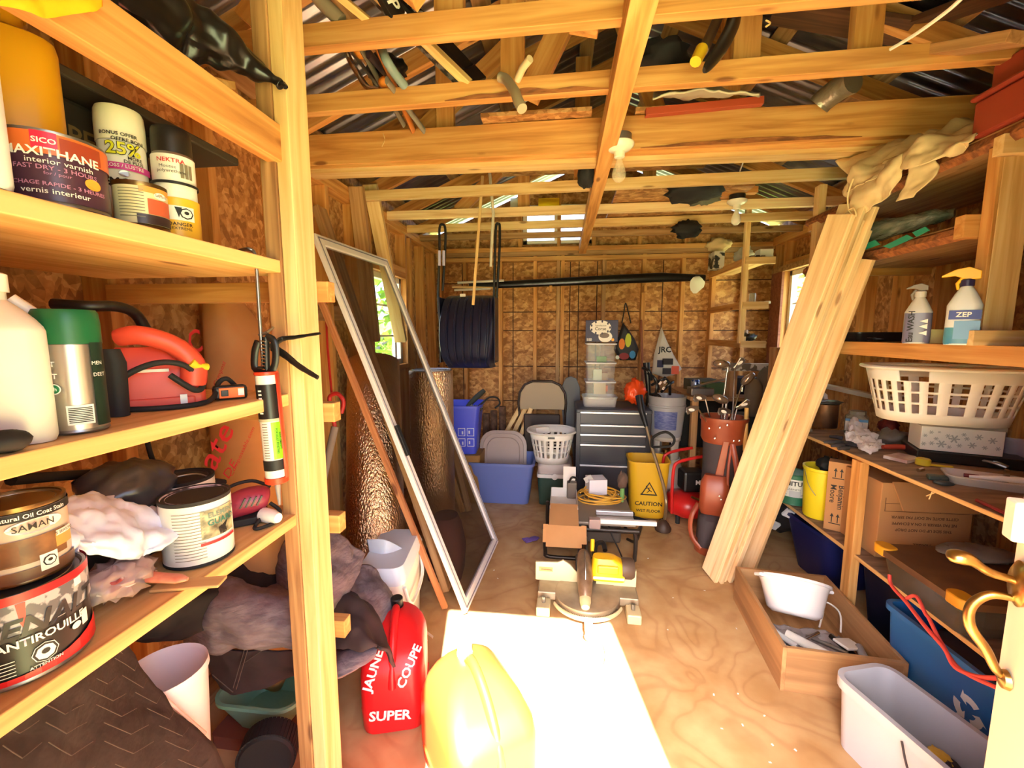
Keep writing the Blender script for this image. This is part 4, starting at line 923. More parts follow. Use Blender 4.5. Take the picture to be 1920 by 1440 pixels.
b = MB(); loftz(b, [(.2,.24,.05,0,0,0),(.22,.26,.06,0,0,.15),(.18,.22,.08,0,0,.30),(.14,.16,.07,0,0,.36)]); b.obj('bag_shell', pbr('dark_maroon_fabric',(84,44,42),.85,bump=.3,scale=9), t, smooth=50)
# foil rolls
FOIL = pbr('bubble_foil', (236,196,150), .3, 1, bump=.8, bscale=110, scale=3, col2=(206,152,104), stretch=(1,1,.5))  # silver foil; the orange reflection of the wood is put into its colour
FOILW = pbr('foil_back', (205,214,230), .4)
def roll(name, label, p0, p1, r, core=.0, flatr=1.0):
    t = thing(name, label, 'insulation roll', (0,0,0)); a = Vector(p0); c = Vector(p1)
    M = axes(a, (c-a).orthogonal(), (c-a).cross((c-a).orthogonal())); L = (c-a).length
    b = MB(); b.lathe([(r*.75,0.0),(r*.98,0),(r,.006),(r,L*.3),(r*.985,L*.5),(r,L*.7),(r,L-.006),(r*.98,L),(r*.8,L)], n=40, M=M, cap0=True, cap1=True); b.obj('foil_wrap', FOIL, t, smooth=60)
    b = MB(); sp = [M @ Vector((r*(.2+.75*k/70)*math.cos(k*.55), r*(.2+.75*k/70)*math.sin(k*.55), L+.003)) for k in range(71)]; b.tube(sp,.003,4); b.obj('spiral_edge', FOILW, t)
    return t
roll('foil_insulation_roll', 'fat bubble foil roll with painted orange wood reflection, leaning on the left wall', W(705,1060,Y=2.0)-Vector((0,0,.1)), (-1.16,2.52,1.26), .155)
roll('foil_insulation_roll', 'silver bubble foil roll standing upright behind the screen door', (-.93,2.95,.001), (-.93,2.95,1.18), .155)
o = cloth('foil_flap', FOILW, None, [[W(688,1012,Y=1.82),W(722,1012,Y=1.82),W(758,1030,Y=1.86)],[W(688,1045,Y=1.80),W(722,1048,Y=1.79),W(756,1050,Y=1.83)],[W(640,1060,Y=1.79),W(720,1060,Y=1.77),W(758,1062,Y=1.80)],[W(690,1085,Y=1.76),W(725,1105,Y=1.73),W(758,1075,Y=1.77)]], amp=.003, freq=8, thick=.003); tag(o,'loose pale flap of foil insulation above the white cooler','insulation')
# shovel in the corner
t = thing('shovel', 'red handled shovel with grey shaft standing beside the foil roll', 'shovel', (0,0,0))
MB().tube([W(592,960,Y=1.75),W(628,800,Y=1.85)],.017,10).obj('shaft', pbr('weathered_grey_wood',(130,118,112),.8), t, smooth=50)
RDP = pbr('dark_red_paint',(176,36,34),.45)
MB().tube(smoothpath([W(628,800,Y=1.85),W(622,770,Y=1.85),W(618,745,Y=1.86),W(632,738,Y=1.86),W(644,752,Y=1.86),W(640,775,Y=1.85)],5),.010,8).obj('grip', RDP, t, smooth=50)
MB().tube([W(622,740,Y=1.9),W(614,650,Y=1.98),W(610,560,Y=2.05)],.006,6).obj('rod', RDP, t, smooth=50)
# boards leaning on the left wall
def lean(label, a, c, w_, t_, m, up, name='leaning_board', group=None, cat='board'):
    t = lumber(name, a, c, w_, t_, m, None, up=up); tag(t, label, cat, group); return t
lean('aged two-by-four leaning behind the screen door, longest of the leaning boards', W(868,1108,Z=.02)+Vector((-.09,.02,0)), W(598,390,X=-1.31), .089, .038, LUM3, (1,0,.4))
lean('thin reddish board leaning along the near edge of the screen door', W(838,1140,Z=.02)+Vector((-.01,0,0)), W(558,455,X=-1.24), .02, .03, wood('red_brown_strip',(196,130,80),(176,108,62),(150,84,46)), (1,0,.4))
lean('pale stud leaning at the left wall with its top at the joists', W(752,640,X=-1.29), W(694,345,X=-1.28), .045, .09, LUM2, (1,0,.3))
lean('dark stud leaning next to the pale stud at the left wall', W(700,640,X=-1.30), W(668,350,X=-1.29), .04, .09, LUM3, (1,0,.3))
lean('short wooden stake leaning behind the screen door, furthest left', W(868,960,Y=3.1), W(812,775,Y=3.25), .04, .02, LUM, (0,1,0))
lean('short wooden stake leaning behind the screen door near the blue recycling bin', W(880,958,Y=3.05), W(838,790,Y=3.2), .04, .02, LUM3, (0,1,0))
# ---------------------------------------------------------------- screen door
PVCW = pbr('white_aluminium', (236,234,238), .35)
m, tt_, bn = newmat('dark_screen_mesh'); bn.inputs['Base Color'].default_value = lin((52,42,36))+(1,); bn.inputs['Alpha'].default_value = .32; bn.inputs['Roughness'].default_value = .9; bn.inputs['Specular IOR Level'].default_value = .05
SCR = m
D = W(872,1158,Z=.0)+Vector((0,0,.022)); C_ = W(932,1022,Z=.0)+Vector((0,0,.022))
A_ = W(556,432,X=-1.20); B_ = W(716,482,X=-1.20)
# make a true rectangle: average directions
ux = (C_-D); wd = ux.length; ux.normalize(); uy = ((A_-D)+(B_-C_))/2; uy = (uy-ux*uy.dot(ux)); hd = uy.length; uy.normalize()
t = thing('screen_door', 'white framed screen door leaning on the left wall with dark mesh', 'door', D); 
M0 = axes(D, ux, uy); t.matrix_basis = M0; un = M0.to_3x3() @ Vector((0,0,1))
b = MB(); fr = .052
def frame(b, w_, h_, f, z0, z1):
    for (x0,y0,x1,y1) in ((0,0,f,h_),(w_-f,0,w_,h_),(f,0,w_-f,f),(f,h_-f,w_-f,h_)): b.box(x0,y0,z0,x1,y1,z1)
for (x0,y0,x1,y1) in ((0,0,fr,hd),(wd-fr,0,wd,hd),(fr,0,wd-fr,fr),(fr,hd-fr,wd-fr,hd)):
    q = MB().box(x0,y0,-.012,x1,y1,.012).obj('frame_rail', PVCW, t, bevel=.003)
GRV = pbr('grey_spline',(130,130,150),.6)
b = MB(); frame(b, wd-.03, hd-.03, .006, .012, .014); q = b.obj('groove', GRV, t); q.location = (.015,.015,0)
MB().box(fr-.004,fr-.004,-.001,wd-fr+.004,hd-fr+.004,.001).obj('mesh', SCR, t)
MB().box(.012,hd*.42,.012,.042,hd*.50,.028).obj('latch', black, t, bevel=.002)
# ================================================================== BACK OF THE SHED
def binr(name, label, cat, loc, rz, w0, d0, w1, d1, h, r, m, rim=.012, rimh=.02, wall=.004, group=None):
    t = thing(name, label, cat, loc, rz, group); b = MB(); loftbox(b, w0, d0, w1, d1, h, r, wall, rim=rim, rimh=rimh); b.obj('bin_shell', m, t, smooth=40); return t
# hanging snow scoop
t = thing('snow_scoop', 'navy plastic sleigh shovel hung from the joists by its black handle', 'snow shovel', W(876,640,Y=3.0), 0)
NAVY = pbr('navy_plastic', (22,26,54), .3); q = t.location.copy()
def L_(px, py, y=3.0): return W(px,py,Y=y)-q
wS = .195; 
def prof(u):   # side profile of the scoop
    return [(0.0,.33),(-.06,.20),(-.12,.06),(-.13,-.05),(-.11,-.15),(-.03,-.235)]
top = L_(876,552).z; bot = L_(880,690).z
sp = smoothpath([(0,.12,top),(0,.0,top-.04),(0,-.09,top*.45),(0,-.12,0),(0,-.10,bot*.6),(0,.02,bot)],5)
b = MB()
def sc_pt(u, v):
    i = v*(len(sp)-1); k_ = min(int(i), len(sp)-2); c = sp[k_]*(1-(i-k_))+sp[k_+1]*(i-k_)
    x = (u-.5)*2; wv = wS*(.88+.16*math.sin(PI*min(v*1.1,1)))
    rib = .008*(1 if (abs(x)<.86 and math.sin(u*PI*14) > .55 and .12<v<.9) else 0)
    back = .13*max(0,abs(x)-.9)/.1
    return (x*wv+.01, c.y+back-rib*1.6, c.z)
b.grid(sc_pt, 84, 26); b.obj('scoop_blade', NAVY, t, smooth=35, solid=.004)
for s_ in (-1,1):
    MB().box(s_*wS-.004+.01,-.06,bot+.04,s_*wS+.004+.01,.12,top-.02).obj('side_wall', NAVY, t, bevel=.004)
b = MB(); b.tube(smoothpath([L_(828,640,3.06),L_(822,560,3.06),L_(824,480,3.05),L_(824,430,3.05),L_(829,421,3.05),L_(835,430,3.05),L_(834,480,3.05),L_(830,545,3.06)],5),.009,8); b.obj('handle_tube', black, t, smooth=60)
b = MB(); b.tube(smoothpath([L_(926,560,3.06),L_(928,480,3.05),L_(930,425,3.05),L_(934,420,3.05),L_(937,426,3.05),L_(936,480,3.05),L_(931,560,3.06)],5),.009,8); b.obj('handle_tube', black, t, smooth=60)
for px in (824,832): MB().tube([L_(px,470,3.04),L_(px,498,3.04)],.0105,8).obj('grip_sleeve', pbr('lilac_sleeve',(190,190,240),.4), t)
for px,py in ((869,555),(892,553),(880,557)): MB().cbox(L_(px,py,2.99)+Vector((0,-.125,-.0)) if False else Vector((0.0+(px-876)*.004,.0,top-.005)),(.04,.004,.02)).obj('sticker', white, t) if px==869 else None
# sticks by it
o = lumber('wooden_dowel', W(887,572,Y=2.86), W(905,330,Y=2.92), .018, .012, LUM2, None, up=(0,1,0)); tag(o,'thin slanted wooden strip hanging in front of the navy scoop','stick')
o = MB().tube([W(920,500,Y=2.95),W(925,400,Y=2.95),W(916,300,Y=2.95)],.010,8).obj('fibreglass_pole', pbr('pale_grey_pole',(214,210,196),.4), smooth=60); tag(o,'pale round pole hanging to the right of the thin wooden strip','pole')
# long pole bundle across the back wall, on two pegs
t = thing('pole_bundle', 'long bundle wrapped in black film laid across the back wall', 'pole bundle', (0,0,0))
b = MB(); b.tube([W(880,536,Y=4.32),W(960,533,Y=4.34),W(1150,524,Y=4.35),W(1240,520,Y=4.35),W(1322,521,Y=4.35)],[.03,.036,.045,.045,.03],10,flat=.7); b.obj('black_film', GBAG, t, smooth=60)
for k_,(a,c,m_) in enumerate(((W(858,530,Y=4.30),W(945,526,Y=4.30),white),(W(848,538,Y=4.30),W(930,540,Y=4.30),LUM2),(W(852,544,Y=4.28),W(920,541,Y=4.30),white))):
    MB().tube([a,(a+c)/2,c],.012,8).obj('stick_end', m_, t, smooth=60)
MB().rings([[W(1303+10*math.cos(i),535+16*math.sin(i),Y=4.28) for i in [2*PI*k/10 for k in range(10)]],[W(1310+12*math.cos(i),530+14*math.sin(i),Y=4.35) for i in [2*PI*k/10 for k in range(10)]]]).obj('paper_wrap', white, t, smooth=50)
for px in (1033,1208): o = lumber('wall_peg', W(px,548,Y=4.40), W(px,536,Y=4.40), .03, .14, LUM, None, up=(0,1,0)); tag(o, 'wooden peg block under the left part of the black pole bundle' if px==1033 else 'wooden peg block under the right part of the black pole bundle','peg')
# ---- bins
BLU = pbr('cobalt_blue_plastic', (70,84,222), .4); p = W(862,850,Y=3.62)
zb_ = W(862,852,Y=3.45).z
o = MB(); o.rings([rrect(.42,.34,.03,0),rrect(.42,.34,.03,zb_-.002)]); t = o.obj('yellow_brown_crate', pbr('ochre_crate',(150,112,60),.7), smooth=40); t.location=(W(858,900,Y=3.5).x,3.6,0); tag(t,'ochre crate on the floor under the bright blue recycling bin','crate')
t = binr('recycling_bin', 'bright cobalt blue recycling bin with white pictograms, left of the grey lid', 'recycling bin', (W(856,800,Y=3.45).x,3.6,zb_), .08, .30,.28,.37,.36,.42,.035, BLU)
for i,(x,z_) in enumerate(((.035,.20),(.11,.20),(.035,.11),(.11,.11))):
    MB().box(x-.03,-.1655-(z_*.07),z_-.035,x+.03,-.1635-(z_*.07),z_+.035).obj('pictogram', pbr('pictogram_white',(206,210,240),.5), t)
    MB().cbox((x,-.168-(z_*.07),z_),(.05,.002,.058)).obj('pictogram', BLU, t)
    b = MB(); [b.cbox((x+dx_,-.1695-(z_*.07),z_+dz_),(.012,.002,.026)) for dx_,dz_ in (((-.01,0),) if i%2 else ((.008,-.005),))]; b.obj('pictogram', pbr('pictogram_white',(206,210,240),.5), t)
zt = zb_+.42
o = MB().tube(smoothpath([W(872,768,Y=3.5),W(890,748,Y=3.55),W(908,732,Y=3.6)],4),[.012,.016,.02,.022,.024,.024,.024,.022,.02],10).obj('folded_umbrella', pbr('charcoal_canvas',(50,56,56),.7), smooth=60); tag(o,'folded charcoal umbrella sticking up from the cobalt blue bin','umbrella')
o = MB().tube(smoothpath([W(893,765,Y=3.52),W(905,755,Y=3.52),W(918,745,Y=3.52),W(932,746,Y=3.52),W(937,757,Y=3.52),W(928,765,Y=3.52)],5),.008,8).obj('hooked_cane', blackr, smooth=60); tag(o,'black hooked handle curving out of the cobalt blue bin','cane')
o = blob('tangled_rag', pbr('grey_white_rag',(190,188,186),.7,col2=(60,60,62),scale=30,sharp=True), None, W(888,766,Y=3.5), (.14,.1,.05), 3, .3, 5); tag(o,'grey rag on top of the cobalt blue bin','rag')
# blue tote + grey lid
TOT = pbr('dusty_blue_plastic', (104,122,190), .42); pc = W(944,932,Z=0)
t = binr('storage_tote', 'dusty blue storage tote on the floor with a grey lid standing in it', 'storage tote', (pc.x,3.62,.001), 0, .46,.33,.54,.40,.36,.045, TOT, rim=.014, rimh=.022)
LIDM = pbr('taupe_lid', (168,152,148), .45)
t = thing('tote_lid', 'taupe rounded lid leaning upright inside the dusty blue tote', 'lid', (W(943,850,Y=3.66).x,3.66,.24), 0); t.rotation_euler = (-.18,0,0)
M_ = Matrix(((1,0,0,0),(0,0,1,0),(0,1,0,0),(0,0,0,1)))
def rr2(w_, h, r, y=0, cz=0): return [Vector((v.x, y, v.y+cz)) for v in rrect(w_, h, r)]
b = MB(); b.rings([rr2(.42,.44,.13,0,.12),rr2(.42,.44,.13,-.02,.12),rr2(.37,.39,.12,-.022,.12),rr2(.36,.38,.115,-.012,.12),rr2(.30,.32,.10,-.012,.12),rr2(.29,.31,.10,-.02,.12)]); b.obj('lid_panel', LIDM, t, smooth=35)
# folding chair
t = thing('folding_chair', 'folding chair with beige padded back standing behind the laundry basket', 'chair', (W(1016,800,Y=3.95).x,3.97,0), 0)
BEI = pbr('beige_vinyl', (170,152,128), .6)
b = MB(); b.rings([[Vector((x_*.5*(1-.0*k),-.02*k-.0,z_)) for x_,z_ in ((-.36,0),(.36,0),(.37,.06),(.35,.15),(.27,.215),(.15,.245),(-.15,.245),(-.27,.215),(-.35,.15),(-.37,.06))] for k in (0,1)]); q = b.obj('backrest', BEI, t, bevel=.006); zz0 = W(1016,768,Y=3.95).z; q.location = (0,0,zz0); q.scale=(1.15,1,1.05)
b = MB(); b.tube([Vector((x_*.5*1.18,-.01,zz0+z_*1.05)) for x_,z_ in ((-.37,-.02),(-.38,.06),(-.36,.15),(-.28,.222),(-.15,.255),(.15,.255),(.28,.222),(.36,.15),(.38,.06),(.37,-.02))],.010,8); b.obj('back_frame', pbr('dark_brown_steel',(52,38,34),.4,.4), t, smooth=50)
for s_ in (-1,1): MB().tube([(s_*.205,.02,0),(s_*.215,0,zz0+.02)],.012,8).obj('leg', MATS['dark_brown_steel'], t, smooth=50); MB().tube([(s_*.18,-.06,0),(s_*.16,-.01,zz0-.1)],.011,8).obj('leg', MATS['dark_brown_steel'], t, smooth=50)
MB().cbox((0,-.03,zz0-.24),(.34,.035,.40)).obj('seat', pbr('dark_brown_vinyl',(50,36,34),.5), t, bevel=.012)
# ironing pad
t = thing('ironing_board', 'narrow grey padded board standing on end right of the folding chair', 'ironing board', (W(1069,800,Y=4.0).x,4.05,0), 0)
b = MB(); zt = W(1069,706,Y=4.0).z; b.rings([[Vector((x_,y_,z_)) for x_,z_ in ((-.05,.4),(.05,.4),(.07,zt*.6),(.09,zt*.8),(.085,zt-.1),(.05,zt-.02),(0,zt),(-.05,zt-.02),(-.085,zt-.1),(-.09,zt*.8),(-.07,zt*.6))] for y_ in (0,-.03)]); b.obj('padded_top', pbr('slate_grey_pad',(108,112,118),.7), t, bevel=.006)
for s_ in (-1,1): MB().tube([(s_*.02,-.0,.5),(s_*.06,-.02,0)],.009,8).obj('leg', steel, t, smooth=50)
# logs and stakes
LOGM = pbr('grey_bark_log', (112,84,70), .9, col2=(74,54,46), scale=22, bump=.5)
for i,(px,ty) in enumerate(((910,775),(924,770),(940,762))):
    a = W(px,930,Y=4.0); a.z = .0; c = W(px+2,ty,Y=4.02)
    b = MB(); b.tube([a,(a+c)/2+Vector((.005,0,0)),c],[.038,.036,.034],14); o = b.obj('firewood_log',LOGM,smooth=40); tag(o, ('bark covered log standing on end, nearest the cobalt bin','bark covered log standing on end, middle one of three','bark covered log standing on end, nearest the folding chair')[i],'log')
for i,(a,c) in enumerate(((W(955,800,Y=3.92),W(984,748,Y=4.0)),(W(966,806,Y=3.9),W(992,752,Y=3.98)),(W(978,812,Y=3.9),W(996,765,Y=3.96)))):
    a2 = a-(c-a)*1.6; a2.z = max(a2.z,.0)
    t_ = (a.z)/(c.z-a.z) if c.z!=a.z else 0
    g0 = a-(c-a)*t_
    g0.y = 3.93
    o = lumber('wooden_stake', g0+Vector((0,0,.01)), c, .04, .02, LUM2, None, up=(0,1,0)); tag(o, ('yellow wooden stake leaning behind the grey lid, leftmost of three','yellow wooden stake leaning behind the grey lid, middle of three','short yellow wooden stake leaning by the folding chair')[i],'stake')
# laundry basket helper
WB = pbr('white_basket_plastic', (240,238,232), .4)
def basket(t, w0, d0, w1, d1, h, r0, r1, rows, nslots, m, z0b=.05, z1b=.06, duty=.5, grip=None):
    """perforated wall: faces left out where slots are"""
    n = nslots*4
    def ringpt(wd, dp, rr_, k):
        # superellipse ring
        a = 2*PI*k/n; e_ = 2/rr_
        c_, s_ = math.cos(a), math.sin(a)
        return (wd/2*math.copysign(abs(c_)**e_, c_), dp/2*math.copysign(abs(s_)**e_, s_))
    zs = [0, z0b]; 
    zr = (h-z1b-z0b)/rows
    for i in range(rows): zs += [z0b+zr*(i+.1), z0b+zr*(i+.9)]
    zs += [h-z1b, h-.012]
    zs = sorted(set(round(z,4) for z in zs))
    b = MB(); V = []
    for z_ in zs:
        u = z_/h; wd = w0+(w1-w0)*u; dp = d0+(d1-d0)*u
        V += [Vector(ringpt(wd, dp, r1, k)+(z_,)) for k in range(n)]
    fs = []
    for i in range(len(zs)-1):
        zm = (zs[i]+zs[i+1])/2
        slot_row = z0b < zm < h-z1b and ((zm-z0b)/zr % 1) > .1 and ((zm-z0b)/zr % 1) < .9
        for k in range(n):
            if slot_row and k % 4 in (1,2): continue
            if grip and zm > h-z1b and any(abs(((k-g_*n+n/2) % n)-n/2) < n*.035 for g_ in grip): continue
            fs.append((i*n+k, i*n+(k+1)%n, (i+1)*n+(k+1)%n, (i+1)*n+k))
    b.add(V, fs); b.obj('basket_wall', m, t, smooth=60, solid=.004)
    MB().rings([[Vector(ringpt(w0,d0,r1,k)+(z_,)) for k in range(n)] for z_ in (0,.004)]).obj('basket_floor', m, t, smooth=40)
    rp = [Vector(ringpt(w1+.02,d1+.02,r1,k)+(h-.008,)) for k in range(n)]
    MB().tube(rp,.009,8,closed=True,flat=1.5,up=(0,0,1)).obj('rim', m, t, smooth=60)
# green cooler + basket
px = W(1040,900,Y=3.45); zc = W(1040,850,Y=3.45).z
t = thing('cooler', 'grey lidded cooler with dark green body under the small laundry basket', 'cooler', (px.x,3.62,.001), 0)
hc_ = .36
b = MB(); loftz(b, [(.26,.30,.03,0,0,0),(.29,.33,.03,0,0,hc_-.12)]); b.obj('cooler_body', pbr('dark_green_plastic',(48,76,66),.45), t, smooth=40)
MB().rings([rrect(.30,.34,.03,hc_-.12),rrect(.30,.34,.03,hc_-.09)]).obj('carry_handle', white, t, smooth=40)
b = MB(); b.lathe([(0,0),(.025,0),(.025,.01),(0,.012)],n=20,M=Matrix.Translation((0,-.172,hc_-.105)) @ Matrix.Rotation(PI/2,4,'X')); b.obj('latch', white, t, smooth=40)
b = MB(); loftz(b, [(.28,.32,.03,0,0,hc_-.088),(.29,.33,.03,0,0,hc_-.03),(.26,.30,.04,0,0,hc_)]); b.obj('cooler_lid', pbr('warm_grey_lid',(190,178,172),.45), t, smooth=40)
t = thing('laundry_basket', 'small round white laundry basket on top of the green cooler', 'laundry basket', (px.x-.03,3.56,hc_+.005), 0)
basket(t, .27,.27,.38,.36,.27,1,2.3,3,24,WB)
o = MB().cbox((0,0,0),(.11,.005,.05),ry=-.1).obj('paper_packet', pbr('white_paper',(226,222,216),.7)); o.location = W(1018,783,Y=3.5); o.location.z = hc_+.275; tag(o,'folded white paper packet lying across the small laundry basket','paper')
MB().cbox((.0,-.18,.235),(.055,.008,.016)).obj('grip_opening', black, t)
# ---- tool chest
TC = pbr('dark_slate_steel', (52,52,62), .4, .3); p0 = W(1083,925,Z=0); xl = W(1080,800,Y=3.48).x; xr = W(1222,800,Y=3.48).x; wT = xr-xl; zt = W(1150,768,Y=3.48).z
t = thing('tool_chest', 'dark grey steel tool chest with silver edged drawers, battery sticker low down', 'tool chest', ((xl+xr)/2,3.48+.23,.001), 0)
b = MB(); b.box(-wT/2,-.22,.0,wT/2,.23,zt-.03); b.obj('cabinet', TC, t, bevel=.005)
b = MB(); b.rings([rrect(wT+.01,.46,.02,zt-.03),rrect(wT+.01,.46,.02,zt-.008),rrect(wT-.02,.43,.02,zt)]); b.obj('top_tray', pbr('slate_top',(70,74,86),.5), t, smooth=40)
ALU = pbr('aluminium_trim', (214,214,222), .3, .6)
ys = [773,796,819,838,872,901,925]
zsd = [W(1150,y_,Y=3.48).z for y_ in (772,796,814,833,869,872)]
dz = [(772,794),(796,812),(814,830),(833,869),(872,918)]
for i,(a,c) in enumerate(dz):
    z1_, z0_ = W(1150,a,Y=3.48).z, W(1150,c,Y=3.48).z
    z0_ = max(z0_,.03)
    d = MB().box(-wT/2+.035,-.235,z0_,wT/2-.045,-.22,z1_-.004).obj('drawer', TC, t, bevel=.002)
    MB().box(-wT/2+.035,-.243,z1_-.018,wT/2-.045,-.232,z1_-.004).obj('drawer_pull', ALU, d, bevel=.002)
b = MB(); b.lathe([(0,0),(.009,0),(.008,.004),(0,.005)],n=16,M=Matrix.Translation((.02,-.225,zt-.045)) @ Matrix.Rotation(PI/2,4,'X')); b.obj('key_lock', chrome, t, smooth=40)
MB().cbox((wT/2-.13,-.222,zt-.05),(.09,.003,.014)).obj('name_plate', pbr('champagne_plate',(190,160,150),.4,.5), t)
q = MB().cbox((-.02,-.2375,.10),(.17,.002,.10)).obj('sticker', pbr('blue_black_sticker',(28,52,72),.4), t)
text_flat(t,'600 lbs',.042,pbr('ice_print',(190,215,230),.5),(.0,-.2392,.125),(1,0,0),(0,0,1),bold=1); MB().prism([(-.09,.10),(-.05,.16),(-.03,.12)],.002,Matrix(((1,0,0,0),(0,0,1,-.241),(0,1,0,0),(0,0,0,1)))).obj('sticker_arrow', MATS['ice_print'], t)
# clear drawer tower on it
CLR = pbr('clear_plastic', (214,220,226), .12, alpha=.22); CLR2 = pbr('frosted_plastic', (214,214,216), .3, alpha=.5)
xt = W(1126,700,Y=3.6).x; yT = 3.68; zt2 = W(1126,644,Y=3.55).z
t = thing('drawer_tower', 'clear plastic drawer tower standing in a shallow tub on the tool chest', 'drawer unit', (xt,yT,zt+.001), 0)
b = MB(); loftbox(b,.26,.2,.28,.22,.085,.03,.003,rim=.006,rimh=.01); b.obj('bottom_tub', CLR2, t, smooth=40)
hT = zt2-zt; n_ = 3; hd_ = (hT-.06)/3
for i in range(3):
    z_ = .06+i*hd_
    d = MB().rings([rrect(.22,.24,.012,z_+.008,cy=.0),rrect(.23,.25,.012,z_+hd_-.012)]).obj('drawer', CLR, t, smooth=40)
    MB().rings([rrect(.245,.26,.012,z_+hd_-.012),rrect(.25,.265,.012,z_+hd_)]).obj('shelf_rim', pbr('milky_rim',(216,222,232),.3,alpha=.85), t, smooth=40)
for (x,y,z_,w_,d_,h_,m_) in ((.0,0,.10,.10,.08,.1,pbr('beige_packet',(200,186,160),.6)),(-.02,-.02,.21,.07,.04,.10,pbr('mint_packet',(206,216,196),.6)),(.04,0,.22,.05,.08,.06,BEI),(.01,-.02,.37,.08,.04,.05,pbr('bright_green',(60,150,50),.5)),(.05,.02,.12,.04,.06,.05,pbr('salmon',(220,120,90),.6))):
    if z_+h_ < hT: MB().box(x-w_/2,y-d_/2,z_,x+w_/2,y+d_/2,z_+h_).obj('contents', m_, t)
t = thing('coffee_box', 'navy coffee pod carton on top of the clear drawer tower', 'box', (xt+.005,yT,zt2+.012), -.06)
zt3 = W(1126,600,Y=3.55).z; hb_ = zt3-zt2-.012
MB().box(-.13,-.11,0,.13,.11,hb_).obj('carton', pbr('midnight_navy',(34,34,74),.5), t, bevel=.002)
def disc(t, name, m, cx, cz, rx, rz_, y, n=22): return MB().prism([(cx+rx*math.cos(2*PI*i/n), cz+rz_*math.sin(2*PI*i/n)) for i in range(n)], .001, Matrix(((1,0,0,0),(0,0,1,y),(0,1,0,0),(0,0,0,1)))).obj(name, m, t)
disc(t,'badge',wink,-.01,hb_*.66,.085,.058,-.112); text_flat(t,'Torrefaction',.018,ink,(-.01,-.1135,hb_*.75),(1,0,0),(0,0,1)); text_flat(t,'Corse',.036,ink,(-.01,-.1135,hb_*.60),(1,0,0),(0,0,1),bold=.5)
for k_ in range(9): disc(t,'splash',pbr('navy_dot',(34,34,74),.5),-.01+.076*math.cos(k_*.7),hb_*.66+.05*math.sin(k_*.7),.007,.010,-.1138)
disc(t,'cup',wink,.03,hb_*.24,.055,.045,-.1125); disc(t,'coffee',pbr('coffee_brown',(90,56,30),.4),.022,hb_*.30,.04,.022,-.1138)
text_flat(t,'100',.03,wink,(-.10,-.1125,hb_*.1),(1,0,0),(0,0,1),bold=1); text_flat(t,'Corse',.03,wink,(.1315,-.02,hb_*.6),(0,1,0),(0,0,1)); disc(t,'label_dot',pbr('amber',(236,170,60),.5),.09,hb_*.1,.012,.012,-.1125)
# small hanging bags
def hang(name, label, pts, Y, m, cat='bag', depth=.08, strap=None):
    t = thing(name, label, cat, (0,0,0)); f_ = [W(a,c,Y=Y) for a,c in pts]; cx = sum(f_, Vector())/len(f_)
    R_ = [[p_+Vector((0,depth*.6,0))+(cx-p_)*.12 for p_ in f_], [p_+Vector((0,.0,0)) for p_ in f_], [p_+Vector((0,-depth*.35,0))+(cx-p_)*.25 for p_ in f_]]
    b = MB(); b.rings(R_)
    b.obj('bag_body', m, t, smooth=40, bevel=.006)
    if strap: MB().tube(smoothpath([W(a,c,Y=Y) for a,c in strap],4),.006,6).obj('strap', blackr, t, smooth=50)
    return t
t = hang('shopping_bag', 'black tote bag with orange, lime and red fruit pattern hung on the back wall', [(1162,676),(1150,655),(1160,628),(1168,604),(1180,620),(1190,635),(1198,655),(1192,676)], 4.350, pbr('black_tote',(30,28,32),.6), strap=[(1166,606),(1170,585),(1173,568),(1178,585),(1183,606)])
for (a,c,rx,rz_,col) in ((1166,645,.03,.055,(240,130,40)),(1178,638,.03,.07,(200,210,60)),(1170,668,.05,.035,(140,30,36)),(1186,665,.03,.04,(50,130,180)),(1158,670,.02,.02,(230,230,220))):
    q = W(a,c,Y=4.310); MB().prism([(q.x+rx*math.cos(2*PI*i/10), q.z+rz_*math.sin(2*PI*i/10)) for i in range(10)], .003, Matrix(((1,0,0,0),(0,0,1,4.312),(0,1,0,0),(0,0,0,1)))).obj('printed_fruit', pbr('print_%d_%d'%(a,c),col,.6), t)
BAGW = pbr('grey_white_bag', (206,196,182), .55, bump=.4, scale=10)
t = hang('plastic_carrier_bag', 'white plastic carrier bag with black lettering hung on the back wall', [(1222,700),(1226,665),(1233,638),(1240,612),(1250,638),(1265,668),(1279,692),(1268,702),(1245,708)], 4.350, BAGW)
q = W(1247,660,Y=4.310)
text_flat(t,'JRC',.075,ink,W(1247,656,Y=4.290),(1,0,0),(0,0,1),bold=1.5)
for (a,c,rx,rz_,col) in ((1238,682,.03,.035,(40,40,70)),(1252,678,.05,.03,(40,28,26)),(1250,696,.04,.03,(36,26,30)),(1266,694,.035,.04,(220,90,60))):
    q = W(a,c,Y=4.310); MB().prism([(q.x-rx,q.z-rz_),(q.x+rx,q.z-rz_),(q.x+rx,q.z+rz_),(q.x-rx,q.z+rz_)], .003, Matrix(((1,0,0,0),(0,0,1,4.308),(0,1,0,0),(0,0,0,1)))).obj('printed_block', pbr('printb_%d_%d'%(a,c),col,.6), t)
o = blob('orange_bag', pbr('orange_glossy_bag',(240,84,36),.25,bump=.5,bscale=18,scale=5), None, W(1190,734,Y=3.62), (.17,.14,.19), 8, .22, 4, 28); tag(o,'glossy orange plastic bag slung on the right end of the tool chest','bag')
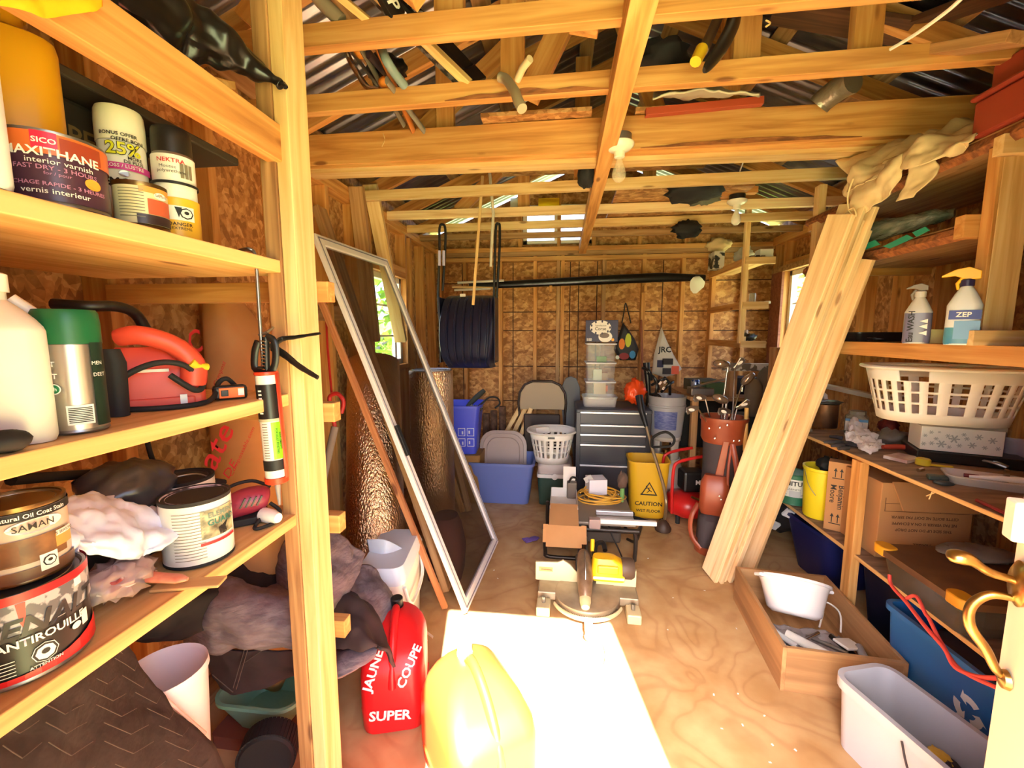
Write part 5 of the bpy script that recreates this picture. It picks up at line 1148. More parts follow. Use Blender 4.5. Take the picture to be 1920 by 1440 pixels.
# 20 litre grey bucket on the propane tank
t = thing('bucket', 'grey translucent 20 litre bucket with a blue panel', 'bucket', W(1248,815,Y=3.7), facing(W(1248,800,Y=3.7))); zb_ = W(1248,815,Y=3.7).z
hB = W(1248,741,Y=3.7).z-zb_; GRB = pbr('grey_bucket_plastic',(168,168,176),.35)
b = MB(); b.lathe([(.125,0),(.128,.01),(.148,hB-.09),(.153,hB-.085),(.153,hB-.075),(.149,hB-.07),(.151,hB-.01),(.156,hB),(.146,hB),(.122,.02)],n=40); b.obj('bucket_shell', GRB, t, smooth=35)
b = MB(); b.grid(lambda u,v: ((.1345+.020*(.25+.5*v))*math.sin(-.7+1.3*u), -(.1345+.020*(.25+.5*v))*math.cos(-.7+1.3*u), hB*(.2+.45*v)),12,1); b.obj('label_panel', pbr('blue_panel',(70,84,150),.5,col2=(120,130,180),scale=30,stretch=(1,1,5)), t, smooth=60)
MB().tube(smoothpath([(-.152,0,hB-.08),(-.15,-.06,hB-.14),(-.13,-.09,hB-.17)],5),.002,5).obj('bail_wire', steel, t)
# propane tank
t = thing('propane_tank', 'white propane tank with collar behind the yellow mop bucket', 'gas cylinder', (W(1248,880,Y=3.7).x,3.72,0), .3)
zc_ = zb_-.002
b = MB(); b.lathe([(.10,0),(.10,.03),(.12,.04),(.15,.10),(.152,.26),(.12,.34),(.06,.37),(0,.375)],n=32); b.obj('tank_body', pbr('dirty_white_paint',(206,196,186),.5), t, smooth=50)
hN = zc_; zN = .355
b = MB()
n=32; V=[]; 
for k in range(n):
    a=2*PI*k/n
    if k % 8 in (3,4): continue
R_ = .115
for z0_, z1_, full in ((zN,zN+.03,True),(zN+.03,hN-.04,False),(hN-.04,hN,True)):
    b.add([(R_*math.cos(2*PI*k/n),R_*math.sin(2*PI*k/n),z_) for z_ in (z0_,z1_) for k in range(n)], [(k,(k+1)%n,n+(k+1)%n,n+k) for k in range(n) if full or (k % 8) in (0,1,2,7)])
b.obj('valve_collar', pbr('dirty_white_paint',(206,196,186),.5), t, smooth=60, solid=.004)
MB().lathe([(.02,zN),(.02,zN+.06),(.03,zN+.07),(.03,zN+.09),(0,zN+.09)],n=16).obj('valve', BRASS, t, smooth=40)
# mop bucket
MY = pbr('safety_yellow_plastic', (226,176,36), .42); pm = W(1218,965,Y=3.0)
pm = W(1212,982,Z=.0)
t = thing('mop_bucket', 'yellow mop bucket with CAUTION WET FLOOR and a warning triangle', 'mop bucket', (pm.x+.02,pm.y+.14,.001), -.05)
hM = W(1212,868,Y=pm.y).z
b = MB(); loftbox(b,.25,.22,.30,.27,hM-.03,.06,.004,rim=.008,rimh=.012); b.v = [(x,y,z+.03) for x,y,z in b.v]; b.obj('bucket_shell', MY, t, smooth=40)
for s_ in (-1,1):
    for u in (-1,1): MB().lathe([(0,0),(.018,0),(.018,.03),(0,.03)],c=(s_*.11,u*.08,0),n=14).obj('caster', blackr, t, smooth=40)
yf = -.125
Mf = Matrix(((1,0,0,0),(0,0,1,yf),(0,1,0,0),(0,0,0,1)))
slope = Vector((0,-.10,1)).normalized()
def fy(z_): return -(.11+.025*(z_-.03)/(hM-.03))-.0022
zc_ = hM*.56; s3 = .055
def tri(s, c, off, m):
    b = MB(); pts=[(-s,-s*.8),(s,-s*.8),(0,s*.95)]; b.add([(.0+x_,fy(c+z_)-off,c+z_) for x_,z_ in pts],[(0,1,2)]); b.obj('warning_triangle',m,t)
tri(.062,zc_,.0,ink); tri(.047,zc_-.002,.0006,MY)
b = MB(); zz1 = zc_
for (x0,z0_,x1,z1_,w_) in ((-.012,.012,.004,-.01,.008),(.004,-.01,.02,-.02,.006),(.004,-.01,-.016,-.028,.006),(-.012,.012,-.026,.002,.005),(-.006,.008,.012,.012,.005)):
    d_ = Vector((x1-x0,0,z1_-z0_)); nrm = Vector((-d_.z,0,d_.x)).normalized()*w_/2
    P_ = [Vector((x0,0,z0_))+nrm,Vector((x1,0,z1_))+nrm,Vector((x1,0,z1_))-nrm,Vector((x0,0,z0_))-nrm]
    b.add([(p_.x,fy(zz1+p_.z)-.0012,zz1+p_.z) for p_ in P_],[(0,1,2,3)])
b.add([(-.02+.006*math.cos(k*PI/4),fy(zz1+.02)-.0012,zz1+.022+.006*math.sin(k*PI/4)) for k in range(8)],[tuple(range(8))])
b.obj('slipping_figure', ink, t)
text_flat(t,'CAUTION',.045,ink,(0,fy(hM*.30)-.0008,hM*.31),(1,0,0),(0,-.09,1),bold=1.2); text_flat(t,'WET FLOOR',.032,ink,(0,fy(hM*.19)-.0008,hM*.19),(1,0,0),(0,-.09,1),bold=1.2)
# string trimmer: shaft, head, handle
t = thing('string_trimmer', 'string trimmer with curved metal shaft standing in front of the mop bucket', 'string trimmer', (0,0,0))
foot = W(1243,992,Z=.02)
P_ = [W(1203,770,Y=3.35),W(1212,800,Y=3.3),W(1222,838,Y=3.22),W(1232,870,Y=3.15),W(1245,915,Y=3.05),W(1249,945,Y=2.98),W(1246,975,Y=foot.y+.02)]
MB().tube(smoothpath(P_,5),.0115,10).obj('shaft', pbr('pale_bronze_tube',(176,156,124),.35,.7), t, smooth=60)
MB().tube([W(1198,742,Y=3.4),P_[0],P_[1]],[.03,.026,.016],12).obj('rear_grip', black, t, smooth=50)
b = MB(); b.tube(smoothpath([P_[2],W(1225,820,Y=3.18),W(1248,810,Y=3.15),W(1264,822,Y=3.15),W(1258,836,Y=3.15),W(1235,838,Y=3.16),P_[2]],5),.010,8); b.obj('loop_handle', blackr, t, smooth=60)
MB().lathe([(.028,-.02),(.055,-.018),(.058,.0),(.04,.035),(.018,.06),(0,.06)],c=(foot.x,foot.y,foot.z+.01),n=28).obj('trimmer_head', pbr('dark_brown_plastic',(66,46,36),.55), t, smooth=50)
MB().tube(smoothpath([W(1196,962,Z=.05),W(1180,968,Z=.055),W(1200,975,Z=.055),W(1235,985,Z=.05)],5),[.02]*30,8,flat=.3).obj('guard', black, t, smooth=50)
# cultivator / black tool heads over the bucket
t = thing('tiller_head', 'black hand tiller with tangled tines hanging above the grey bucket', 'garden tool', (0,0,0))
rnd = random.Random(4)
for (a,c,a2,c2) in ((1215,700,1235,730),(1222,722,1250,712),(1240,735,1262,716),(1218,740,1242,752),(1205,690,1222,712),(1228,712,1228,745),(1246,708,1256,740)):
    MB().tube(smoothpath([W(a,c,Y=3.72),W((a+a2)/2+4,(c+c2)/2-5,Y=3.66),W(a2,c2,Y=3.7)],4),.012,7).obj('tine', black, t, smooth=50)
MB().tube([W(1212,680,Y=3.75),W(1216,735,Y=3.72),W(1214,765,Y=3.78)],[.03,.018,.016],10).obj('handle', black, t, smooth=50)
MB().tube([W(1202,600,Y=4.40),W(1206,760,Y=4.2)],.012,8).obj('reddish_rod', pbr('reddish_wood_rod',(150,86,54),.6), t, smooth=50)
for px_,py_ in ((1238,718),(1247,716),(1244,728)): MB().cbox(W(px_,py_,Y=3.62),(.018,.006,.03),rx=.3,ry=.5).obj('bright_fitting', chrome, t)
# ================================================================== RIGHT SIDE
RXf = 1.38
t = thing('wall_shelving', 'home-built shelving and worktop along the right wall, with bark edged boards', 'shelf unit', (0,0,0))
WT = pbr('worn_worktop', (160,132,106), .8, col2=(118,94,74), scale=5, stretch=(1,5,1), detail=6)
b = MB(); n=40
b.prism([(1.995,.95),(1.995,2.71)]+[(1.387+.006*vn((k*.5,0,0),1,2),2.71-(2.71-.95)*k/n) for k in range(n+1)], .018, Matrix.Translation((0,0,.849))); b.obj('worktop', WT, t)
lumber('worktop_edge', (1.386,.95,.858), (1.386,2.71,.858), .006, .016, EDGE, t)
b = MB(); b.box(1.39,.95,.383,1.995,2.9,.401); b.obj('lower_shelf', WT, t); lumber('shelf_edge', (1.387,.95,.392), (1.387,2.9,.392), .006, .018, EDGE, t)
lumber('post', (1.392,2.115,0), (1.392,2.115,.849), .038, .06, LUM, t, up=(0,1,0)); lumber('post', (1.37,2.95,0), (1.37,2.95,1.35), .038, .08, LUM3, t, up=(0,1,0))
lumber('post', (1.437,1.63,1.37), (1.437,1.63,2.07), .089, .038, LUM2, t, up=(0,1,0))
lumber('post', (1.386,1.632,1.37), (1.386,1.632,2.04), .012, .042, LUM, t, up=(0,1,0))  # thin slab in darker wood: the pale post's aisle-side shade as colour
lumber('post', (1.39,2.62,1.37), (1.39,2.62,2.24), .038, .05, LUM2, t, up=(0,1,0))
lumber('crossbar', (1.33,1.585,1.425), (2.0,1.585,1.425), .038, .05, LUM2, t); lumber('crossbar', (1.34,1.68,1.80), (2.0,1.68,1.80), .038, .075, LUM, t); lumber('crossbar', (1.36,1.60,2.03), (2.0,1.60,2.03), .035, .06, LUM2, t)
lumber('crossbar', (1.37,2.66,2.04), (2.0,2.66,2.04), .038, .06, LUM, t); lumber('crossbar', (1.37,2.66,1.78), (2.0,2.66,1.78), .038, .04, LUM, t)
for z_, y1, bark, nm, y0 in ((1.40,2.44,False,'shelf_board',.9),(1.82,2.7,True,'shelf_board',1.70),(2.09,2.7,True,'shelf_board',1.1)):
    o = MB().box(0,0,-.022,y1-y0,.61,0).obj(nm, LUM if not bark else LUM3, t, bevel=.002); o.matrix_basis = axes((1.995,y0,z_),(0,1,0),(-1,0,0))
    if bark:
        b = MB(); nn=50; V=[]
        for k in range(nn+1):
            y_ = y0+(y1-y0)*k/nn; d_ = .012*vn((y_*7,z_*3,0),1,1); V += [(1.392,y_,z_),(1.372+d_,y_,z_-.014),(1.367+d_*1.4,y_,z_-.036),(1.392,y_,z_-.055)]
        b.add(V, [(4*k+j,4*k+j+1,4*k+j+5,4*k+j+4) for k in range(nn) for j in range(3)]+[(4*k+3,4*k,4*k+4,4*k+7) for k in range(nn)]); b.obj('bark_edge', BARK, t, smooth=40)
    else: lumber('front_rail', (1.376,.9,z_-.03), (1.376,y1,z_-.03), .02, .062, LUM, t)
# small corner shelf far right
t = thing('corner_shelf', 'narrow three tier shelf of pale boards hung in the far right corner', 'shelf unit', (0,0,0))
a = W(1388,690,Y=3.5); 
PC=W(1388,640,Y=3.65); px_=PC.x; py_=3.65; wr=W(1452,480,Y=3.65).x
lumber('post', (px_,py_,1.36), (px_,py_,2.40), .038, .038, LUM2, t, up=(0,1,0))
CSZ=[W(1400,y,Y=py_).z for y in (642,569,486)]
for z_,xr_ in zip(CSZ,(W(1433,640,Y=3.65).x,W(1438,570,Y=3.65).x,wr)):
    o = MB().box(0,0,-.018,YB-py_-.01,xr_-px_,0).obj('shelf_board', LUM2, t); o.matrix_basis = axes((xr_,py_-.01,z_),(0,1,0),(-1,0,0))
    lumber('front_edge', (px_-.01,py_-.022,z_-.015), (xr_,py_-.022,z_-.015), .02, .055, LUM2, t); lumber('side_edge', (px_+.005,py_-.01,z_-.015), (px_+.005,YB-.01,z_-.015), .02, .055, LUM, t)
def bx(name, label, cat, px, py, Z, w_, d_, h_, m, rz=0, bevel=.003, Y=None, X=None):
    p = W(px,py,Z=Z) if Y is None and X is None else (W(px,py,Y=Y) if Y is not None else W(px,py,X=X))
    o = MB().box(-w_/2,-d_/2,0,w_/2,d_/2,h_).obj(name, m, bevel=bevel); o.location = (p.x,p.y,Z+.001); o.rotation_euler=(0,0,rz); tag(o,label,cat); return o
def cyl(name, label, cat, px, Y, Z, r, h, m, n=22):
    p = W(px,600,Y=Y); o = MB().lathe([(r*.96,0),(r,.003),(r,h-.003),(r*.96,h)],n=n).obj(name,m,smooth=40); o.location=(p.x,p.y,Z+.001); tag(o,label,cat); return o
bx('carton','black and white carton at the left of the top corner shelf','box',1345,450,CSZ[2],.09,.16,.15,pbr('bw_carton',(40,38,38),.6,col2=(214,208,198),scale=14,sharp=True),0,Y=4.2)
bx('first_aid_box','white cardboard box on the right of the top corner shelf','box',1432,480,CSZ[2],.10,.1,.085,white,0,Y=3.75)
o = blob('crumpled_bag', pbr('white_crumple',(224,220,210),.5,bump=.5,scale=12), None, (px_+.10,3.95,CSZ[2]+.07), (.13,.2,.14), 3, .25, 4); tag(o,'crumpled white bag on the top corner shelf behind the post','bag')
o = blob('cream_bundle', pbr('cream_cloth',(222,196,150),.8,bump=.3,scale=8), None, (px_-.02,4.2,CSZ[2]+.22), (.20,.16,.12), 5, .2, 3); tag(o,'cream cloth bundle wedged above the top corner shelf','bundle')
for i,(x,m_) in enumerate(((px_+.06,steel),(px_+.10,black),(px_+.14,steel))): o = MB().cbox((0,0,.015),(.03,.05,.03)).obj('door_hinge_pack' if i else 'metal_bracket', m_, bevel=.003); o.location=(x,3.69,CSZ[2]+.001); tag(o,('small metal bracket on the top corner shelf','small black bracket pack in the middle of the top corner shelf','small grey hinge pack beside the white cardboard box')[i],'hardware')
cyl('glass_jar','glass jar on the middle corner shelf','jar',1408,3.78,CSZ[1],.025,.09,pbr('jar_glass',(190,190,180),.1,alpha=.45))
bx('small_tin','flat tin on the middle corner shelf','tin',1425,570,CSZ[1],.05,.06,.02,steel,0,Y=3.75); bx('small_packet','little white packet on the middle corner shelf','packet',1437,570,CSZ[1],.04,.05,.02,white,.2,Y=3.72)
cyl('plastic_cup','brown plastic cup on the lowest corner shelf','cup',1397,3.85,CSZ[0],.028,.10,pbr('brown_cup',(150,116,90),.5))
bx('wood_block','small pale wooden block on the lowest corner shelf','block',1390,630,CSZ[0],.05,.05,.045,LUM2,.2,Y=3.72)
o = blob('wire_coil', black, None, (px_+.12,3.8,CSZ[0]+.04), (.12,.12,.06), 3, .3, 5); tag(o,'tangled dark wires on the lowest corner shelf','wire')
# -------- leaning planks
a = W(1330,1082,Z=0.0); c = W(1578,402,X=1.215); n1 = Vector((-.95,-.3,0)); wd_ = Vector((.3,-.95,0))
names = ['front board of the leaning bundle of new planed boards, widest face','second board in the leaning bundle of new planed boards','third board in the leaning bundle of new planed boards','fourth board in the leaning bundle, with a knot','rear board of the tight leaning bundle of new planed boards']
for i in range(5):
    off = -n1*(.029*i)+wd_*(.014*(i%2))+wd_*0
    o = lumber('planed_board', a+off+Vector((0,0,.012)), c+off+(c-a)*(.0,.02,-.01,.015,-.03)[i], .125+.004*(i%2), .021, NEWP, None, up=n1, bevel=.003); tag(o,names[i],'board','new planed boards leaning on the right shelves')
a2 = W(1372,1088,Z=0.0)+Vector((.075,.05,.012)); c2 = W(1612,485,X=1.335)
o = lumber('planed_board', a2, c2, .135, .02, NEWP, None, up=n1); tag(o,'shorter separate board leaning to the right of the bundle, split near its top','board','new planed boards leaning on the right shelves')
# -------- top shelf: red case, drop cloth
t = thing('red_case', 'dark red ridged plastic case at the top right corner', 'case', (0,0,0)); DR = pbr('oxide_red_plastic',(150,56,40),.5)
q = W(1832,262,X=1.37); z0_ = 2.092
b = MB(); b.box(1.365,.95,z0_,1.75,q.y+.02,z0_+.115); b.obj('case_bottom', DR, t, bevel=.008); b = MB(); b.box(1.355,.94,z0_+.118,1.76,q.y+.03,z0_+.135); b.box(1.39,.95,z0_+.135,1.73,q.y,z0_+.22); b.obj('case_lid', DR, t, bevel=.012)
CAN = pbr('cream_canvas', (226,206,166), .85, bump=.25, scale=7, col2=(214,190,148))
t = thing('drop_cloth', 'cream canvas drop cloth bundled on the top shelf and hanging over the planks', 'cloth', (0,0,0))
cloth('canvas', CAN, t, [[W(1838,225,X=1.560),W(1760,240,X=1.530),W(1690,262,X=1.490),W(1600,285,X=1.410)],[W(1835,240,X=1.410),W(1770,255,X=1.380),W(1700,268,X=1.350),W(1570,305,X=1.310)],[W(1830,262,X=1.350),W(1745,292,X=1.310),W(1680,305,X=1.280),W(1585,325,X=1.260)],[W(1800,276,X=1.330),W(1735,310,X=1.300),W(1650,330,X=1.260),W(1590,360,X=1.250)]], amp=.03, freq=9, seed=3, thick=.005)
cloth('canvas_fold', CAN, t, [[W(1700,290,X=1.300),W(1650,300,X=1.270),W(1590,340,X=1.260)],[W(1690,330,X=1.280),W(1640,345,X=1.250),W(1580,365,X=1.250)],[W(1670,365,X=1.270),W(1635,385,X=1.260),W(1612,408,X=1.270)]], amp=.02, freq=11, seed=5, thick=.005)
cloth('canvas_fold', CAN, t, [[W(1745,290,X=1.320),W(1710,310,X=1.310)],[W(1752,325,X=1.320),W(1700,345,X=1.300)],[W(1715,370,X=1.310),W(1680,378,X=1.300)]], amp=.015, freq=11, seed=6, thick=.005)
MB().tube(smoothpath([W(1600,335,X=1.240),W(1590,365,X=1.230),W(1592,395,X=1.230),W(1605,405,X=1.230),W(1600,390,X=1.230),W(1585,400,X=1.230),W(1580,415,X=1.230)],5),.0035,6).obj('drawstring', pbr('cotton_cord',(236,214,170),.8), t, smooth=50)
t = thing('teal_dust_sheet', 'clear film wrapped package with teal strips on the bark edged shelf', 'package', (0,0,0))
FLM = pbr('silvery_film', (120,124,118), .25, col2=(70,84,76), scale=6, bump=.8, bscale=12, stretch=(6,1,6), alpha=.9)
b = MB(); pth = smoothpath([W(1590,463,X=1.380),W(1625,440,X=1.390),W(1680,425,X=1.410),W(1730,412,X=1.450),W(1790,400,X=1.510)],5); b.tube(pth,[.018,.03,.036,.038,.04,.04,.04,.04,.04,.04,.038,.038,.036,.036,.034,.03,.03,.03,.025,.02,.015],14,flat=1.3)
b.v = [tuple(Vector(v)*(1)+Vector((0,0,.012*vn(v,16,3)))) for v in b.v]; b.obj('film', FLM, t, smooth=50)
TL = pbr('teal_strip',(34,150,130),.4)
for pts in ([(1600,466),(1640,450),(1650,458),(1605,474)],[(1655,462),(1700,440),(1712,446),(1668,466)],[(1710,436),(1735,425),(1742,432),(1718,444)]):
    P_ = [W(x,y,X=1.348) for x,y in pts]; b=MB(); b.add(P_+[p_+Vector((.004,0,0)) for p_ in P_],[(0,1,2,3),(7,6,5,4),(0,4,5,1),(1,5,6,2),(2,6,7,3),(3,7,4,0)]); b.obj('teal_strip', TL, t)
# -------- mid shelf bottles
def trig(name, label, px, X, w_, h_, body, liq, trg, spout=-1, lv=.7, yel=False):
    p = onshelf(px, X, 1.40); t = thing(name, label, 'spray bottle', p, facing(p))
    hb = h_*.72
    b = MB(); loftz(b, [(w_*.95,w_*.6,.02,0,0,0),(w_,w_*.62,.022,0,0,.008),(w_,w_*.62,.022,0,0,hb*.68),(w_*.62,w_*.45,.018,0,0,hb*.88),(.028,.028,.0139,0,0,hb)]); b.obj('bottle_body', body, t, smooth=40)
    b = MB(); loftz(b, [(w_*.96,w_*.60,.02,0,0,.002),(w_*1.006,w_*.626,.022,0,0,.008),(w_*1.006,w_*.626,.022,0,0,hb*lv)]); b.obj('liquid', liq, t, smooth=40)
    b = MB(); b.lathe([(.017,hb),(.017,hb+.02),(.012,hb+.024)],n=18); b.obj('collar', body if not yel else pbr('navy_collar',(40,36,80),.4), t, smooth=40)
    b = MB(); b.rings([[Vector((x_,y_,z_)) for y_,z_ in ((-.011,-.008),(.011,-.008),(.011,.010),(-.011,.012))] for x_ in (0,)] ) if False else None
    hz_ = hb+.03; sc_ = 1.5 if yel else 1.0
    b.v=[]; b.f=[]
    b.rings([[Vector((x_*sc_*spout, y_, hz_+z_*sc_)) for y_,z_ in ((-.010,zl),(.010,zl),(.010,zh),(-.010,zh))] for x_,zl,zh in ((-.02,-.005,.012),(0,-.006,.022),(.02,.004,.018),(.042,.002,.006))]); b.obj('trigger_head', trg, t, smooth=30, bevel=.002)
    MB().tube([(.012*spout,0,hz_-.002),(.024*spout,0,hz_-.02),(.02*spout,0,hz_-.04)],[.006,.005,.004],8).obj('trigger', trg, t, smooth=50)
    return t, hb
GRYB = pbr('milky_bottle',(206,204,200),.3,alpha=.9)
t, hb = trig('spray_bottle','trigger spray bottle of blue grey liquid with hand written black letters',1716,1.36,.080,.245,GRYB,pbr('blue_grey_liquid',(112,112,142),.3),pbr('grey_trigger',(128,120,112),.5),-1,.66)
text_flat(t,'Eau WASH',.026,ink,(-.018,-.027,.065),(0,0,1),(-1,0,0),bold=1); 
for z_,s_ in ((.085,.016),(.065,.02),(.04,.018)): MB().add([(.005,-.0275,z_),(.028,-.0275,z_+s_*.5),(.028,-.0275,z_-s_*.5)],[(0,1,2)]).obj('label_arrow', wink, t)
t, hb = trig('spray_bottle','cleaner bottle with yellow trigger, white body and blue label',1800,1.335,.085,.27,pbr('frost_white',(214,222,226),.35),pbr('aqua_liquid',(90,160,170),.3,col2=(60,120,180),scale=6),pbr('trigger_yellow',(248,190,30),.4),-1,.3,True)
MB().box(-.035,-.0285,.085,.04,-.027,.115).obj('label_panel', pbr('royal_blue',(36,50,140),.4), t); text_flat(t,'ZEP',.022,wink,(.0,-.029,.10),(1,0,0),(0,0,1),bold=1)
MB().box(-.02,-.0285,.02,.04,-.027,.08).obj('label_panel', pbr('sky_blue',(110,160,210),.4), t)
p=onshelf(1757,1.465,1.40); o=MB().box(-.022,-.03,0,.022,.03,.055).obj('filter_box',pbr('pale_yellow_card',(214,196,120),.6),bevel=.002); o.location=p; o.rotation_euler=(0,0,facing(p)); tag(o,'small yellow box between the two spray bottles','box')
p=onshelf(1640,1.555,1.40); o=MB(); loftbox(o,.28,.2,.30,.22,.045,.02,.003,rim=.006,rimh=.006); o=o.obj('black_tray',black,smooth=40); o.location=p; tag(o,'shallow black plastic tray at the left of the middle shelf','tray')
MB
p=onshelf(1615,1.465,1.40); o=blob('dark_film',pbr('black_thin_film',(30,28,28),.3,bump=.5,scale=14),None,(0,0,.012),(.09,.2,.02),3,.3,6); o.location=p; tag(o,'flattened black film in front of the shallow tray','film')
p=Vector((1.56,1.50,1.401)); o=blob('black_tarp',GBAG,None,(0,0,.05),(.2,.16,.1),5,.25,4); o.location=p; tag(o,'black plastic lump on the middle shelf at the right edge','bag')
# -------- worktop clutter (top z = .91)
ZC = .868
def small(name,label,cat,px,py,dims,m,rz=0,bevel=.002,dz=0,smooth=None):
    p=onc(px,py); o=MB().box(-dims[0]/2,-dims[1]/2,0,dims[0]/2,dims[1]/2,dims[2]).obj(name,m,bevel=bevel,smooth=smooth); o.location=(p.x,p.y,ZC+.001+dz); o.rotation_euler=(0,0,rz); tag(o,label,cat); return o
def onc(px, py, dz=0): q = W(px,py,Z=ZC+dz); return q
p=onc(1546,800); t=thing('metal_tin','copper toned metal tin with crumpled dark lid on the worktop','tin',p); MB().lathe([(.062,0),(.064,.004),(.064,.14),(.066,.145),(.06,.145)],n=32).obj('tin_body',pbr('copper_tin',(196,150,116),.32,.9,col2=(120,96,80),scale=6),t,smooth=40)
blob('crumpled_lid',pbr('dark_grey_foil',(74,70,68),.4,bump=.5,scale=9),t,(0,0,.155),(.16,.14,.022),3,.25,5)
p=onc(1604,812); t=thing('glass_jar','square shouldered glass jar with a torn blue and white label','jar',p,facing(p)); b=MB(); loftz(b,[(.10,.10,.03,0,0,0),(.11,.11,.03,0,0,.006),(.11,.11,.03,0,0,.095),(.085,.085,.04,0,0,.112),(.085,.085,.042,0,0,.13)]); b.obj('jar_body',pbr('dusty_glass',(150,142,126),.2,alpha=.6),t,smooth=40)
MB().box(-.05,-.0575,.02,.05,-.0555,.088).obj('label_panel',pbr('torn_label',(214,200,180),.6,col2=(190,170,150),scale=12),t); MB().box(-.05,-.0582,.076,.05,-.0573,.09).obj('label_stripe',pbr('label_blue',(70,130,170),.5),t)
t=thing('tissue','crumpled white tissue on the front of the worktop','tissue',(0,0,0)); cloth('paper',pbr('tissue_white',(240,232,228),.8),t,[[onc(1590,800,.06),onc(1600,782,.10),onc(1615,805,.05)],[onc(1585,822,.03),onc(1612,815,.05),onc(1640,815,.04)],[onc(1605,835,.01),onc(1630,838,.03),onc(1655,832,.015)],[onc(1620,846,.005),onc(1635,850,.006),onc(1650,842,.004)]],amp=.014,freq=28,seed=2,thick=.0015,smooth=30)
BG = pbr('dark_glove',(54,50,54),.8,bump=.3,scale=14)
t=thing('work_glove','dark grey work glove lying flat on the worktop beside the tissue','glove',(0,0,0)); blob('palm',BG,t,onc(1598,832,.012),(.10,.09,.022),4,.12,3)
for (a_,c_) in (((1580,822),(1556,818)),((1578,830),(1545,829)),((1582,836),(1558,836)),((1590,840),(1572,842)),((1600,825),(1590,816))): MB().tube([onc(*a_,.01),onc((a_[0]+c_[0])/2,(a_[1]+c_[1])/2-1,.014),onc(*c_,.009)],[.011,.010,.007],8).obj('finger',BG,t,smooth=60)
t=thing('envelope','grey white paper propped behind the copper tin','paper',(0,0,0)); P_=[W(x,y,X=1.62) for x,y in ((1514,742),(1523,722),(1545,740),(1546,748))]; b=MB(); b.add(P_+[p_+Vector((.02,0,0)) for p_ in P_],[(0,1,2,3),(7,6,5,4),(0,4,5,1),(1,5,6,2),(2,6,7,3),(3,7,4,0)]); b.obj('paper_sheet',pbr('grey_paper',(190,182,188),.7),t)
o=lumber('trim_strip',W(1540,722,X=1.93),W(1700,756,X=1.95),.05,.03,pbr('grey_white_trim',(206,200,190),.6),None); tag(o,'long pale trim strip lying along the wall behind the jar','strip')
for i,(py,m_) in enumerate(((778,steel),(790,pbr('dull_pipe',(150,140,128),.4,.7)))):
    o=MB().tube([onc(1502,py+16,.011),onc(1522,py+14+i*3,.011)],.010,10).obj('pipe_offcut',m_,smooth=50); tag(o,('grey pipe offcut at the left end of the worktop, upper one','dull pipe offcut at the left end of the worktop, lower one')[i],'pipe')
o=blob('red_pouch',pbr('red_patterned',(150,50,44),.6,col2=(110,36,36),scale=20),None,onc(1665,800,.05),(.09,.08,.10),3,.2,4); tag(o,'dark red pouch behind the dusty plastic bag','pouch')
o=blob('dusty_bag',pbr('dusty_film',(120,108,98),.3,bump=.6,bscale=14,alpha=.85),None,onc(1672,820,.035),(.14,.13,.08),6,.25,4); tag(o,'dusty clear bag of parts left of the snowflake box','bag')
# snowflake box
qa=onc(1724,842,.05); qb=onc(1880,857,.05); d_=(qb-qa); d_.z=0; wS_=d_.length; ang=math.atan2(d_.y,d_.x)
t=thing('gift_box','long white gift box printed with grey snowflakes under the laundry basket','box',qa,ang); 
SNW=pbr('white_card',(228,226,220),.6)
b=MB(); b.box(0,0,0,wS_,.16,.118); b.obj('carton',SNW,t,bevel=.002); MB().box(-.004,-.003,.108,wS_+.004,.163,.125).obj('lid',pbr('grey_card_lid',(150,144,138),.6),t,bevel=.001)
GS=pbr('snowflake_grey',(164,168,166),.6)
rnd=random.Random(11)
for (fx,fz,r_) in ((fx,fz*1.1,r_*.72) for fx,fz,r_ in ((.05,.06,.011),(.12,.075,.012),(.19,.05,.012),(.26,.03,.024),(.33,.065,.013),(.41,.055,.026),(.22,.078,.008),(.48,.03,.013),(.56,.06,.013),(.63,.035,.02),(.7,.07,.018),(.36,.02,.012),(.52,.075,.012),(.78,.03,.013),(.86,.06,.02),(.93,.03,.013),(.04,.025,.013),(.14,.03,.014))):
    b=MB(); cx_=fx*wS_; 
    for k in range(6):
        a_=PI*k/6*2; dx_=math.cos(a_); dz_=math.sin(a_)
        P_=[(cx_+dx_*r_-dz_*r_*.13,-.0038,fz+dz_*r_+dx_*r_*.13),(cx_+dx_*r_+dz_*r_*.13,-.0038,fz+dz_*r_-dx_*r_*.13),(cx_+dz_*r_*.13,-.0038,fz-dx_*r_*.13),(cx_-dz_*r_*.13,-.0038,fz+dx_*r_*.13)]
        b.add(P_,[(0,1,2,3)])
        for u in (.45,.75):
            mx_,mz_=cx_+dx_*r_*u,fz+dz_*r_*u
            b.add([(mx_-dz_*r_*.3,-.0041,mz_+dx_*r_*.3),(mx_+dx_*r_*.14,-.0041,mz_+dz_*r_*.14),(mx_+dz_*r_*.3,-.0041,mz_-dx_*r_*.3),(mx_-dx_*r_*.06,-.0041,mz_-dz_*r_*.06)],[(0,1,2,3)])
    b.obj('snowflake',GS,t)
# big laundry basket
small('black_case','flat black case under the snowflake gift box','case',1800,862,(.36,.22,.046),black,ang,.004)
bq=W(1802,790,Z=ZC+.178); t=thing('laundry_basket','large white oval laundry basket with slots, sitting on the snowflake box','laundry basket',(bq.x-.085,bq.y+.01,ZC+.178),ang+.05)
basket(t,.43,.27,.55,.35,.25,1,2.6,3,26,WB,z0b=.04,z1b=.062,grip=(.665,))
